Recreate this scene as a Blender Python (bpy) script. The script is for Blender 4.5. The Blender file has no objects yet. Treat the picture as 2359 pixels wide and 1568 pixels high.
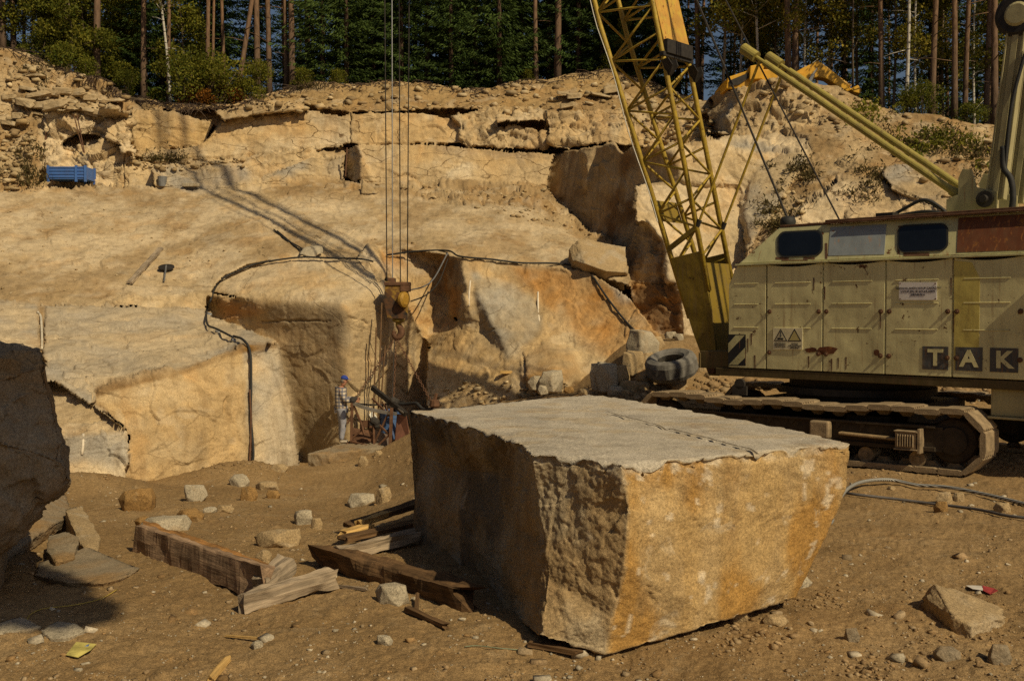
import bpy, bmesh, math, random
import numpy as np
from mathutils import Vector, Matrix
random.seed(7); rng = np.random.default_rng(11)
SC = bpy.context.scene; COL = SC.collection
# ---------------------------------------------------------------- camera model (photo measured on a 2358 x 1568 grid)
F = 2388.0; CX, CY = 1179.0, 784.0; CZ = 2.6; PITCH = math.atan(64/2388)
cp, sp = math.cos(PITCH), math.sin(PITCH)
def P(px, py, Y):
    "point at world depth Y seen at px, py"
    x = (px-CX)/F; u = -(py-CY)/F
    d = np.array([x, cp+u*sp, -sp+u*cp])
    t = Y/d[1]
    return np.array([d[0]*t, Y, CZ+d[2]*t])
def Pn(px, py, Y):
    x = (px-CX)/F; u = -(py-CY)/F
    dy = cp+u*sp; dz = -sp+u*cp
    t = Y/dy
    return np.stack([x*t, Y+0*t, CZ+dz*t], -1)
def proj(p):
    X, Y, Z = p[0], p[1], p[2]-CZ
    f = Y*cp-Z*sp; u = Y*sp+Z*cp
    return CX+F*X/f, CY-F*u/f
# ---------------------------------------------------------------- noise
_tab = rng.permutation(256).astype(np.int64); _tab = np.concatenate([_tab, _tab, _tab])
_g = rng.normal(size=(256, 3)); _g /= np.linalg.norm(_g, axis=1)[:, None]
def _h(ix, iy, iz, s=0):
    return _tab[_tab[_tab[(ix+s*37) & 255]+(iy & 255)]+(iz & 255)]
def perlin(p, s=0):
    i = np.floor(p).astype(np.int64); f = p-i
    w = f*f*f*(f*(f*6-15)+10)
    r = 0
    for dx in (0, 1):
        wx = w[..., 0] if dx else 1-w[..., 0]
        for dy in (0, 1):
            wy = w[..., 1] if dy else 1-w[..., 1]
            for dz in (0, 1):
                wz = w[..., 2] if dz else 1-w[..., 2]
                g = _g[_h(i[..., 0]+dx, i[..., 1]+dy, i[..., 2]+dz, s)]
                r = r+wx*wy*wz*(g[..., 0]*(f[..., 0]-dx)+g[..., 1]*(f[..., 1]-dy)+g[..., 2]*(f[..., 2]-dz))
    return r*1.4
def fbm(p, o=4, s=0, gain=.5):
    r = 0; a = 1.; q = np.asarray(p, float)
    for k in range(o):
        r = r+a*perlin(q, s+k); a *= gain; q = q*2.03+17.3
    return r
def ridged(p, o=4, s=0):
    r = 0; a = 1.; q = np.asarray(p, float)
    for k in range(o):
        r = r+a*(1-np.abs(perlin(q, s+k))*2); a *= .5; q = q*2.07+9.1
    return r
def voronoi(p, s=0):
    i = np.floor(p).astype(np.int64)
    f1 = np.full(p.shape[:-1], 9.); f2 = f1.copy(); cid = np.zeros(p.shape[:-1], np.int64)
    for dx in (-1, 0, 1):
        for dy in (-1, 0, 1):
            for dz in (-1, 0, 1):
                jx, jy, jz = i[..., 0]+dx, i[..., 1]+dy, i[..., 2]+dz
                h = _h(jx, jy, jz, s)
                ox = jx+_tab[h+3]/256.; oy = jy+_tab[h+91]/256.; oz = jz+_tab[h+177]/256.
                d = np.sqrt((p[..., 0]-ox)**2+(p[..., 1]-oy)**2+(p[..., 2]-oz)**2)
                m = d < f1
                f2 = np.where(m, f1, np.minimum(f2, d)); cid = np.where(m, h, cid); f1 = np.where(m, d, f1)
    return f1, f2, cid
def facets(p, s=0):
    "piecewise flat fracture planes: each cell a tilted plane"
    i = np.floor(p).astype(np.int64); f1 = np.full(p.shape[:-1], 9.); h1 = np.zeros(p.shape[:-1])
    for dx in (-1, 0, 1):
        for dy in (-1, 0, 1):
            for dz in (-1, 0, 1):
                h = _h(i[..., 0]+dx, i[..., 1]+dy, i[..., 2]+dz, s)
                ox = p[..., 0]-(i[..., 0]+dx+_tab[h+3]/256.); oy = p[..., 1]-(i[..., 1]+dy+_tab[h+91]/256.); oz = p[..., 2]-(i[..., 2]+dz+_tab[h+177]/256.)
                d = np.sqrt(ox*ox+oy*oy+oz*oz); m = d < f1; g = _g[h & 255]
                f1 = np.where(m, d, f1); h1 = np.where(m, ox*g[..., 0]+oy*g[..., 1]+oz*g[..., 2]+(_tab[h+33]/255.-.5)*.5, h1)
    return h1
def sstep(a, b, x):
    t = np.clip((x-a)/(b-a), 0, 1); return t*t*(3-2*t)
# ---------------------------------------------------------------- object helpers
def tag(o, label=None, cat=None, group=None, kind=None):
    if label: o['label'] = label
    if cat: o['category'] = cat
    if group: o['group'] = group
    if kind: o['kind'] = kind
    return o
def empty(name, loc, label=None, cat=None, group=None):
    o = bpy.data.objects.new(name, None); COL.objects.link(o); o.location = [float(v) for v in loc]
    o.empty_display_size = .2
    return tag(o, label, cat, group)
def root_loc(o):
    l = Vector((0, 0, 0))
    while o is not None:
        l += o.location; o = o.parent
    return np.array(l)
def link(name, me, m=None, parent=None, smooth=False):
    o = bpy.data.objects.new(name, me); COL.objects.link(o)
    if m is not None: me.materials.append(m)
    if parent is not None: o.parent = parent
    if smooth: me.polygons.foreach_set('use_smooth', np.ones(len(me.polygons), bool))
    return o
def np_mesh(name, V, Fc, m=None, parent=None, smooth=True, col=None, attrs=None):
    "big numpy mesh; V in world space, made local to the parent"
    V = np.asarray(V, np.float32); Fc = np.asarray(Fc, np.int32)
    if parent is not None: V = V-root_loc(parent).astype(np.float32)
    me = bpy.data.meshes.new(name); n = Fc.shape[1]
    me.vertices.add(len(V)); me.vertices.foreach_set('co', V.ravel())
    me.loops.add(Fc.size); me.loops.foreach_set('vertex_index', Fc.ravel())
    me.polygons.add(len(Fc)); me.polygons.foreach_set('loop_start', np.arange(0, Fc.size, n, dtype=np.int32))
    me.polygons.foreach_set('loop_total', np.full(len(Fc), n, np.int32))
    if col is not None:
        a = me.color_attributes.new('tint', 'FLOAT_COLOR', 'POINT')
        c = np.ones((len(V), 4), np.float32); c[:, :3] = col; a.data.foreach_set('color', c.ravel())
    for k, v in (attrs or {}).items():
        a = me.attributes.new(k, 'FLOAT', 'POINT'); a.data.foreach_set('value', np.asarray(v, np.float32))
    me.update(); me.validate()
    return link(name, me, m, parent, smooth)
class MB:
    "collects shapes (world space) for one mesh object"
    def __init__(s): s.v = []; s.f = []
    def add(s, v, f):
        b = len(s.v); s.v += [tuple(float(c) for c in q) for q in v]; s.f += [tuple(b+i for i in q) for q in f]; return s
    def box(s, c, ax, ay, az):
        "centre and three half-axis vectors"
        c, ax, ay, az = (np.asarray(q, float) for q in (c, ax, ay, az))
        v = [c+i*ax+j*ay+k*az for k in (-1, 1) for j in (-1, 1) for i in (-1, 1)]
        f = [(0, 2, 3, 1), (4, 5, 7, 6), (0, 1, 5, 4), (2, 6, 7, 3), (0, 4, 6, 2), (1, 3, 7, 5)]
        if np.dot(np.cross(ax, ay), az) < 0: f = [q[::-1] for q in f]
        return s.add(v, f)
    def bar(s, a, b, w, h=None, up=(0, 0, 1), ext=0):
        a, b = np.asarray(a, float), np.asarray(b, float); d = b-a; L = np.linalg.norm(d); d = d/L
        a = a-d*ext; b = b+d*ext
        up = np.asarray(up, float)
        if abs(np.dot(d, up)) > .98: up = np.array([1., 0, 0])
        x = np.cross(d, up); x /= np.linalg.norm(x); y = np.cross(x, d)
        h = w if h is None else h
        return s.box((a+b)/2, d*np.linalg.norm(b-a)/2, x*w/2, y*h/2)
    def tube(s, pts, r, n=8, cap=True, r2=None):
        pts = [np.asarray(p, float) for p in pts]; m = len(pts)
        rad = r if hasattr(r, '__len__') else [r+(((r2 if r2 is not None else r)-r)*i/(m-1)) for i in range(m)]
        v = []; pr = None
        for i in range(m):
            t = pts[min(i+1, m-1)]-pts[max(i-1, 0)]; t /= (np.linalg.norm(t)+1e-12)
            if pr is None:
                a = np.array([0, 0, 1.]) if abs(t[2]) < .9 else np.array([1., 0, 0])
                x = np.cross(t, a)
            else: x = pr-t*np.dot(pr, t)
            x /= np.linalg.norm(x); pr = x; y = np.cross(t, x)
            for k in range(n):
                an = 2*math.pi*k/n; v.append(pts[i]+rad[i]*(math.cos(an)*x+math.sin(an)*y))
        f = [(i*n+k, i*n+(k+1) % n, (i+1)*n+(k+1) % n, (i+1)*n+k) for i in range(m-1) for k in range(n)]
        if cap: f += [tuple(range(n))[::-1], tuple((m-1)*n+k for k in range(n))]
        return s.add(v, f)
    def prism(s, poly, d):
        "closed outline (3-D points) pushed along vector d"
        poly = [np.asarray(p, float) for p in poly]; n = len(poly); d = np.asarray(d, float)
        v = poly+[p+d for p in poly]
        nrm = sum((np.cross(poly[i]-poly[0], poly[(i+1) % n]-poly[0]) for i in range(n)), np.zeros(3))
        f = [tuple(range(n)), tuple(range(n, 2*n))[::-1]]+[(i, n+i, n+(i+1) % n, (i+1) % n) for i in range(n)]
        if np.dot(nrm, d) > 0: f = [q[::-1] for q in f]
        return s.add(v, f)
    def lathe(s, c, ax, prof, n=24):
        "profile (along axis, radius) turned about axis ax through c"
        c = np.asarray(c, float); ax = np.asarray(ax, float); ax /= np.linalg.norm(ax)
        a = np.array([0, 0, 1.]) if abs(ax[2]) < .9 else np.array([1., 0, 0])
        x = np.cross(ax, a); x /= np.linalg.norm(x); y = np.cross(ax, x)
        v = [c+ax*h+r*(math.cos(2*math.pi*k/n)*x+math.sin(2*math.pi*k/n)*y) for h, r in prof for k in range(n)]
        m = len(prof)
        f = [(i*n+k, i*n+(k+1) % n, (i+1)*n+(k+1) % n, (i+1)*n+k) for i in range(m-1) for k in range(n)]
        f += [tuple(range(n))[::-1], tuple((m-1)*n+k for k in range(n))]
        return s.add(v, f)
    def build(s, name, m=None, parent=None, bevel=0, smooth=False, seg=2, label=None):
        me = bpy.data.meshes.new(name)
        o0 = root_loc(parent) if parent is not None else np.zeros(3)
        me.from_pydata([tuple(np.array(q)-o0) for q in s.v], [], s.f); me.update()
        o = link(name, me, m, parent, smooth)
        if bevel:
            b = o.modifiers.new('bevel', 'BEVEL'); b.width = bevel; b.segments = seg; b.limit_method = 'ANGLE'; b.angle_limit = .6
        if label: o['label'] = label
        return o
def thing_mesh(mb, name, m, label, cat, group=None, bevel=0, smooth=False):
    "a thing that is a single mesh: origin moved to its base"
    v = np.array(mb.v); base = np.array([v[:, 0].mean(), v[:, 1].mean(), v[:, 2].min()])
    me = bpy.data.meshes.new(name); me.from_pydata([tuple(q-base) for q in v], [], mb.f); me.update()
    o = link(name, me, m, None, smooth); o.location = [float(c) for c in base]
    if bevel:
        b = o.modifiers.new('bevel', 'BEVEL'); b.width = bevel; b.segments = 2; b.limit_method = 'ANGLE'
    return tag(o, label, cat, group)
def spline(pts, n=8):
    "Catmull-Rom through points"
    p = [np.asarray(q, float) for q in pts]; p = [2*p[0]-p[1]]+p+[2*p[-1]-p[-2]]; out = []
    for i in range(1, len(p)-2):
        for k in range(n):
            t = k/n
            out.append(.5*((2*p[i])+(-p[i-1]+p[i+1])*t+(2*p[i-1]-5*p[i]+4*p[i+1]-p[i+2])*t*t+(-p[i-1]+3*p[i]-3*p[i+1]+p[i+2])*t**3))
    return out+[p[-2]]
# ---------------------------------------------------------------- materials
class NT:
    def __init__(s, name):
        s.m = bpy.data.materials.new(name); s.m.use_nodes = True; s.t = s.m.node_tree; s.b = s.t.nodes['Principled BSDF']
    def n(s, ty, **kw):
        x = s.t.nodes.new(ty)
        for k, v in kw.items():
            if k in x.inputs.keys(): x.inputs[k].default_value = v
            else: setattr(x, k, v)
        return x
    def l(s, a, b): s.t.links.new(a, b)
    def coord(s, scale=(1, 1, 1), kind='Object', rot=(0, 0, 0)):
        tc = s.n('ShaderNodeTexCoord'); mp = s.n('ShaderNodeMapping'); mp.inputs['Scale'].default_value = scale; mp.inputs['Rotation'].default_value = rot
        s.l(tc.outputs[kind], mp.inputs['Vector']); return mp.outputs[0]
    def noise(s, vec, scale, detail=4, rough=.55, dist=0):
        x = s.n('ShaderNodeTexNoise'); x.inputs['Scale'].default_value = scale; x.inputs['Detail'].default_value = detail
        x.inputs['Roughness'].default_value = rough; x.inputs['Distortion'].default_value = dist; s.l(vec, x.inputs['Vector']); return x.outputs['Fac']
    def ramp(s, fac, stops):
        x = s.n('ShaderNodeValToRGB'); e = x.color_ramp.elements
        while len(e) < len(stops): e.new(.5)
        for i, (p, c) in enumerate(stops):
            e[i].position = p; e[i].color = (c, c, c, 1) if not hasattr(c, '__len__') else (*c[:3], 1)
        s.l(fac, x.inputs[0]); return x.outputs[0]
    def mix(s, fac, a, b, mode='MIX'):
        x = s.n('ShaderNodeMix', data_type='RGBA', blend_type=mode)
        for v, i in ((fac, 0), (a, 6), (b, 7)):
            if hasattr(v, 'is_output') or hasattr(v, 'links'): s.l(v, x.inputs[i])
            elif i == 0: x.inputs[0].default_value = v
            else: x.inputs[i].default_value = (*v[:3], 1)
        return x.outputs[2]
    def bump(s, h, strength=.4, dist=.02, prev=None):
        x = s.n('ShaderNodeBump'); x.inputs['Strength'].default_value = strength; x.inputs['Distance'].default_value = dist
        s.l(h, x.inputs['Height'])
        if prev is not None: s.l(prev, x.inputs['Normal'])
        return x.outputs[0]
    def fin(s, col, rough=.9, nrm=None, spec=.2, metal=0):
        if hasattr(col, 'links'): s.l(col, s.b.inputs['Base Color'])
        else: s.b.inputs['Base Color'].default_value = (*col[:3], 1)
        if hasattr(rough, 'links'): s.l(rough, s.b.inputs['Roughness'])
        else: s.b.inputs['Roughness'].default_value = rough
        s.b.inputs['Specular IOR Level'].default_value = spec; s.b.inputs['Metallic'].default_value = metal
        if nrm is not None: s.l(nrm, s.b.inputs['Normal'])
        return s.m
def rock_mat(name, base=None, grain=1., bump=.5, streak=.35, stains=None, speck=1., rough=.92, scale=1., fiss=0., fz=.95, fxy=.42, fm=.50):
    "granite: tint attribute or a base colour, with mottling, vertical stain streaks, crystals and grain"
    t = NT(name); co = t.coord()
    if base is None:
        a = t.n('ShaderNodeVertexColor', layer_name='tint'); c = a.outputs[0]
    else:
        r = t.n('ShaderNodeRGB'); r.outputs[0].default_value = (*base, 1); c = r.outputs[0]
    big = t.noise(co, .55*scale, 5, .6, .6)
    c = t.mix(1., c, t.ramp(big, [(.28, .8), (.5, 1.0), (.74, 1.15)]), 'MULTIPLY')
    mid = t.noise(co, 4.2*scale, 6, .65, .3)
    c = t.mix(1., c, t.ramp(mid, [(.3, .84), (.52, 1.), (.72, 1.13)]), 'MULTIPLY')
    if streak:
        st = t.noise(t.coord((2.4*scale, 2.4*scale, .22*scale)), 1.6, 5, .6, .4)
        c = t.mix(streak, c, t.mix(1., c, t.ramp(st, [(.36, (.62, .56, .48)), (.5, 1.), (.66, (1.12, 1.08, 1.0))]), 'MULTIPLY'))
    if stains:
        for (col, sc, lo, hi, amt) in stains:
            f = t.ramp(t.noise(t.coord(kind='Object', rot=(.3, .7, .2)), sc, 6, .62, .8), [(lo, 0.), (hi, amt)])
            c = t.mix(f, c, col)
    sp_ = t.noise(co, 46*scale, 3, .7)
    c = t.mix(speck, c, t.mix(1., c, t.ramp(sp_, [(.34, .66), (.5, 1.), (.68, 1.34)]), 'MULTIPLY'))
    fine = t.noise(co, 130*scale, 2, .6)
    c = t.mix(speck*.7, c, t.mix(1., c, t.ramp(fine, [(.36, .7), (.5, 1.), (.64, 1.3)]), 'MULTIPLY'))
    if fiss:
        tc = t.n('ShaderNodeTexCoord'); wn = t.n('ShaderNodeTexNoise'); wn.inputs['Scale'].default_value = 1.6*scale; wn.inputs['Detail'].default_value = 5; t.l(tc.outputs['Object'], wn.inputs['Vector'])
        va = t.n('ShaderNodeVectorMath', operation='MULTIPLY_ADD'); t.l(wn.outputs['Color'], va.inputs[0]); va.inputs[1].default_value = (.55/scale,)*3; t.l(tc.outputs['Object'], va.inputs[2])
        mp = t.n('ShaderNodeMapping'); mp.inputs['Scale'].default_value = (fxy*scale, fxy*scale, fz*scale); t.l(va.outputs[0], mp.inputs['Vector'])
        vo = t.n('ShaderNodeTexVoronoi', feature='DISTANCE_TO_EDGE'); vo.inputs['Scale'].default_value = 1.; t.l(mp.outputs[0], vo.inputs['Vector'])
        msk = t.ramp(t.noise(t.coord(), .8*scale, 3, .6), [(fm, 0.), (fm+.12, fiss)])
        c = t.mix(msk, c, t.mix(1., c, t.ramp(vo.outputs['Distance'], [(.004, (.32, .26, .2)), (.013, 1.)]), 'MULTIPLY'))
    b = t.bump(t.noise(co, 9.*scale, 9, .72, .3), bump, .045/scale)
    if fiss: b = t.bump(t.ramp(vo.outputs['Distance'], [(.0, 0.), (.02, 1.)]), fiss*.5, .04/scale, b)
    b = t.bump(t.noise(co, 34*scale, 6, .75), bump*1.1*grain, .022/scale, b)
    return t.fin(c, rough, b, .25)
def plain(name, col, rough=.6, metal=0, var=.2, bump=.15, scale=8, spec=.4):
    t = NT(name); co = t.coord()
    c = t.mix(1., (*col,), t.ramp(t.noise(co, scale, 5, .6), [(.3, 1-var), (.5, 1.), (.7, 1+var)]), 'MULTIPLY')
    return t.fin(c, rough, t.bump(t.noise(co, scale*6, 4, .6), bump, .01), spec, metal)
def paint_mat(name, col, rust=.5, rustcol=(.11, .035, .012), dirt=.3, rough=.5, scale=1., fade=None, drip=1.):
    "old paint: faded, dusty, with rust spots that run down"
    t = NT(name); co = t.coord()
    c = t.mix(1., (*col,), t.ramp(t.noise(co, 1.3*scale, 6, .6, .4), [(.3, .8), (.5, 1.), (.7, 1.12)]), 'MULTIPLY')
    if fade: c = t.mix(t.ramp(t.noise(co, 2.6*scale, 5, .65), [(.45, 0.), (.65, .8)]), c, fade)
    c = t.mix(t.ramp(t.noise(t.coord((3*scale, 3*scale, .5*scale)), 3, 6, .62), [(.46, 0.), (.72, dirt)]), c, (.16, .11, .06))
    sp_ = t.ramp(t.noise(co, 7*scale, 8, .72, .3), [(.665-.09*rust, 0.), (.70-.09*rust, 1.)])
    dr = t.ramp(t.noise(t.coord((16*scale, 16*scale, 1.1*scale)), 1.0, 4, .6), [(.62-.06*rust, 0.), (.78, .85*drip)])
    c = t.mix(dr, c, tuple(min(1, q*2.2) for q in rustcol))
    c = t.mix(sp_, c, rustcol)
    r = t.ramp(sp_, [(0, rough), (1, .95)])
    return t.fin(c, r, t.bump(t.noise(co, 9*scale, 6, .6), .12, .02, t.bump(t.noise(co,1.5*scale,2,.5),.5,.06)), .35)
def wood_mat(name, col, dark=.35, axis=0, bump=.6):
    t = NT(name)
    sc = [18, 18, 18]; sc[axis] = 1.2
    g = t.noise(t.coord(tuple(sc)), 1.6, 7, .65, .6); w = t.noise(t.coord(), 3, 4, .6)
    c = t.mix(1., (*col,), t.ramp(g, [(.3, dark), (.5, .9), (.68, 1.35)]), 'MULTIPLY')
    c = t.mix(1., c, t.ramp(w, [(.3, .6), (.5, 1.), (.7, 1.25)]), 'MULTIPLY')
    return t.fin(c, .88, t.bump(g, bump, .02), .2)
# ================================================================= QUARRY WALL: rock facets measured in depth, meshed finely
CREAM=(.47,.355,.205); DUSTY=(.48,.38,.245); OCHRE=(.46,.325,.165); RUST=(.39,.215,.075); GREY=(.35,.31,.25); SOIL=(.30,.20,.095); BROWN=(.20,.12,.055); PALE=(.54,.43,.28); TAN=(.39,.29,.165)
CREST = [(-700,60),(-350,90),(0,112),(60,122),(130,148),(180,178),(230,190),(300,222),(380,240),(450,245),(540,240),(620,215),(720,190),(830,193),(900,188),(980,193),(1060,203),(1130,203),(1180,188),(1260,183),(1310,170),(1400,163),(1500,188),(1560,215),(1625,228),(1668,206),(1720,198),(1800,192),(1850,190),(1930,203),(1990,230),(2080,262),(2160,268),(2250,288),(2358,298),(2750,330),(3100,345)]
CRX=np.array([c[0] for c in CREST],float); CRY=np.array([c[1] for c in CREST],float)
CYX=np.array([-700,0,600,1300,1600,1680,1850,2050,2358,3100],float); CYD=np.array([43,44,47.5,48,46,40.5,39,38,36,33],float)
def crest(px): return np.interp(px,CRX,CRY)
def crestY(px): return np.interp(px,CYX,CYD)
FACETS=[]
def facet(obj,poly,ctrl,tint,t2=None,und=.10,blk=0.,fine=.03,blks=(1.2,1.2,.45),streak=0.,warp=1.):
    FACETS.append(dict(obj=obj,poly=poly,ctrl=ctrl,tint=tint,t2=t2 or tint,und=und,blk=blk,fine=fine,blks=blks,warp=warp))
BIG=[(-800,-100),(3200,-100),(3200,1400),(-800,1400)]
# the bank: everything not overridden
facet('hillside',BIG,[(0,112,44),(300,222,45.5),(620,215,47.5),(900,188,47.8),(1300,170,48),(1560,215,46),(0,400,39),(300,400,41.5),(800,330,44.2),(1270,330,44),(1600,310,40.5),(1680,206,40.5),(1850,190,39),(2050,262,37.5),(2358,298,36),(2000,330,35),(2358,400,32.5),(2358,520,28.5),(2000,480,30.5),(1850,560,31),(1700,640,31),(1500,800,30),(600,1000,34),(1200,1000,34),(2000,700,26.5),(2400,760,25.5),(-300,400,37),(2800,500,26),(0,800,30)],SOIL,TAN,und=.12,blk=.05,fine=.05)
facet('hillside',[(-800,60),(0,112),(130,148),(300,222),(330,262),(300,275),(232,300),(90,290),(60,440),(-800,470)],[(0,112,44),(300,222,45),(0,300,41),(100,280,41.6),(300,275,43),(0,440,38.6),(-400,200,42),(60,440,39)],TAN,SOIL,und=.22,blk=.32,fine=.04,blks=(1.0,1.0,.5))
facet('hillside',[(303,222),(620,215),(900,188),(1310,170),(1500,188),(1640,228),(1640,250),(1500,262),(1253,262),(1058,250),(806,262),(700,240),(566,244),(420,256),(328,256)],[(303,222,45.3),(620,215,47.5),(900,188,47.8),(1310,170,48),(1560,215,46),(400,258,44),(806,262,44.6),(1253,262,44.6),(1600,262,43)],(.34,.23,.105),SOIL,und=.10,blk=.07,fine=.05,blks=(1.2,1.2,.4))
# left pale broken blocks
facet('rock_face',[(96,262),(150,252),(228,250),(300,262),(304,300),(310,362),(300,400),(300,432),(96,432),(90,330)],[(96,262,41.4),(300,262,41.8),(96,430,40.2),(300,430,40.6)],PALE,CREAM,und=.34,blk=.55,fine=.03,blks=(1.5,1.5,.9))
facet('rock_face',[(144,330),(160,314),(185,307),(231,312),(231,336),(190,330)],[(144,330,42.2),(231,312,42.4),(200,336,41.6)],GREY,CREAM,und=.05,blk=.1)
facet('rock_face',[(76,228),(112,236),(118,226),(92,258),(74,256)],[(76,228,42.8),(118,226,43.2),(92,258,42.2)],TAN,SOIL,blk=.2)
facet('rock_face',[(124,250),(160,228),(185,235),(190,250),(140,256)],[(124,250,41.2),(185,230,42.5),(140,256,40.6)],TAN,CREAM,blk=.2)
facet('rock_face',[(190,238),(225,236),(258,242),(256,262),(226,248),(194,254)],[(190,238,41.8),(258,242,42.),(226,256,41.0)],CREAM,TAN,blk=.2)
facet('rock_face',[(228,249),(255,246),(295,256),(292,270),(262,272),(238,276),(231,262)],[(228,249,40.4),(295,256,40.8),(240,276,41.6)],GREY,TAN,blk=.15,und=.06)
facet('rock_face',[(238,276),(292,272),(296,300),(302,304),(304,350),(280,352),(272,330),(240,318)],[(238,276,40.9),(296,276,41.1),(304,350,40.6),(240,318,40.5)],PALE,CREAM,blk=.3,blks=(.8,.8,.8))
# upper tier
facet('rock_face',[(303,268),(328,258),(355,255),(409,261),(496,288),(470,325),(449,337),(385,342),(310,354)],[(303,268,42.6),(496,288,43.6),(310,354,42.2),(450,337,43.2)],OCHRE,CREAM,und=.08,blk=.10,fine=.03,blks=(3,3,.35))
facet('rock_face',[(509,280),(603,256),(703,251),(784,268),(806,262),(806,332),(784,336),(570,360),(400,392),(312,364),(312,350),(449,337),(470,325),(496,296)],[(509,278,42.9),(784,268,43.4),(784,334,43.),(312,362,41.9),(570,358,42.4)],CREAM,OCHRE,und=.08,blk=.05,fine=.03,blks=(3,3,.5))
facet('rock_face',[(492,256),(566,245),(697,241),(709,255),(600,263),(516,279),(504,268)],[(492,256,42.4),(700,242,42.8),(516,279,42.3)],TAN,CREAM,und=.05,fine=.03)
facet('rock_face',[(806,264),(900,262),(1000,266),(1058,280),(1060,330),(960,332),(824,336),(806,332)],[(806,264,43.4),(1058,280,44.),(806,332,43.),(1058,330,43.5)],CREAM,OCHRE,und=.10,blk=.06,fine=.03,blks=(3,3,.5))
facet('rock_face',[(1040,272),(1120,250),(1253,250),(1264,262),(1256,345),(1150,342),(1058,334),(1058,290)],[(1040,272,43.6),(1253,250,44),(1256,345,42.6),(1058,334,43.)],CREAM,TAN,und=.24,blk=.34,fine=.04,blks=(1.3,1.3,.5))
facet('rock_face',[(1149,284),(1165,279),(1220,278),(1252,276),(1250,292),(1232,299),(1190,294),(1150,292)],[(1149,284,44.6),(1252,276,44.8),(1200,297,44.)],TAN,SOIL,und=.05,blk=.1)
facet('rock_face',[(1140,268),(1180,262),(1250,262),(1252,277),(1220,279),(1165,280),(1146,286)],[(1140,268,43.2),(1252,262,43.4),(1165,280,42.7)],CREAM,PALE,und=.05,blk=.1)
facet('rock_face',[(1253,262),(1300,262),(1387,258),(1470,262),(1600,262),(1640,262),(1650,320),(1560,335),(1480,338),(1400,330),(1300,342),(1268,338)],[(1253,262,43),(1640,262,42.4),(1268,338,42),(1640,320,41)],CREAM,OCHRE,und=.30,blk=.36,fine=.04,blks=(1.9,1.9,.9))
# foot of the upper tier, lower tier
facet('rock_face',[(290,364),(400,390),(570,358),(703,340),(790,336),(797,420),(600,442),(300,436),(290,432)],[(290,364,41.2),(790,342,42.6),(300,430,40.4),(520,388,41.1),(600,436,40.9),(790,412,41.9)],TAN,CREAM,und=.12,blk=.2,fine=.04,blks=(1.4,1.4,.3))
facet('rock_face',[(352,390),(375,381),(410,380),(430,392),(560,380),(586,412),(640,392),(750,356),(792,358),(792,414),(700,412),(600,440),(470,442),(352,436)],[(352,390,40.1),(586,412,40.4),(792,358,41.4),(352,436,39.7),(600,440,40.0),(792,410,41.)],CREAM,GREY,und=.14,blk=.12,fine=.03,blks=(1.6,1.6,1.2))
facet('rock_face',[(723,345),(765,339),(796,340),(796,350),(770,353),(745,349)],[(723,345,43.),(796,340,43.6),(770,357,42.6)],SOIL,SOIL,und=.05)
facet('rock_face',[(824,336),(1000,332),(1150,345),(1278,356),(1258,432),(1203,418),(1018,417),(874,424),(828,404)],[(824,336,41.4),(1278,356,41.6),(828,404,40.9),(1256,429,41.)],CREAM,OCHRE,und=.08,blk=.0,fine=.03)
facet('rock_face',[(791,401),(801,345),(824,336),(829,402),(822,424),(807,414)],[(791,400,42.8),(801,345,42.9),(829,402,40.9),(824,337,41.2)],GREY,TAN,und=.05,blk=.08)
facet('rock_face',[(824,338),(834,348),(842,372),(856,404),(874,424),(824,424),(829,402)],[(824,338,41.1),(874,424,40.6),(824,420,40.7)],TAN,CREAM,und=.06,blk=.1)
# terrace
facet('quarry_terrace',[(-800,470),(0,440),(300,428),(470,438),(600,440),(700,410),(820,422),(1018,416),(1203,416),(1290,450),(1403,548),(1470,620),(1450,660),(1350,626),(1200,606),(1060,592),(1010,588),(880,640),(850,604),(700,594),(580,606),(520,632),(487,672),(482,716),(300,704),(105,702),(0,692),(-800,720)],
  [(-400,440,37),(0,440,38.4),(300,430,40.2),(500,437,39.8),(700,410,41.2),(820,422,41),(1200,416,40.9),(1300,470,40.),(0,690,29.),(270,690,29.4),(482,690,30.2),(487,672,30.5),(560,610,31.8),(700,594,32.4),(850,604,32.2),(1010,588,32.4),(1200,606,31.8),(1350,624,31.),(1450,650,30.4),(1420,570,35.),(600,510,35.6),(1000,500,36.2)],DUSTY,TAN,und=.06,blk=.0,fine=.04)
facet('quarry_terrace',[(820,424),(1018,417),(1203,417),(1258,434),(1290,470),(1403,548),(1440,600),(1350,560),(1250,492),(1180,470),(1050,476),(950,455),(830,452)],[(820,422,40.9),(1200,416,40.8),(830,452,39.2),(1180,470,38.3),(1290,470,40),(1403,548,36.4),(1250,495,37.)],SOIL,TAN,und=.2,blk=.18,fine=.06,blks=(.6,.6,.4))
facet('quarry_terrace',[(600,442),(700,408),(790,410),(822,424),(830,452),(700,450)],[(600,440,39.8),(700,408,40.9),(822,424,40.6),(830,452,39.0),(700,450,38.9)],SOIL,SOIL,und=.15,fine=.05)
# front lip of the terrace
facet('quarry_terrace',[(240,688),(300,674),(330,686),(400,680),(485,672),(482,724),(400,712),(300,704)],[(240,688,29.),(300,676,29.5),(485,672,30.1),(300,704,29.0),(482,718,29.8)],CREAM,TAN,und=.05,blk=.12,fine=.03,blks=(1,1,.6))
facet('granite_bench',[(474,684),(700,684),(730,900),(730,1120),(610,1120),(560,880),(474,770)],[(487,680,31.3),(700,697,29.8),(486,734,31.8),(600,742,30.8),(690,900,30.5),(540,860,31.6)],TAN,OCHRE,und=.05,fine=.03)
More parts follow.
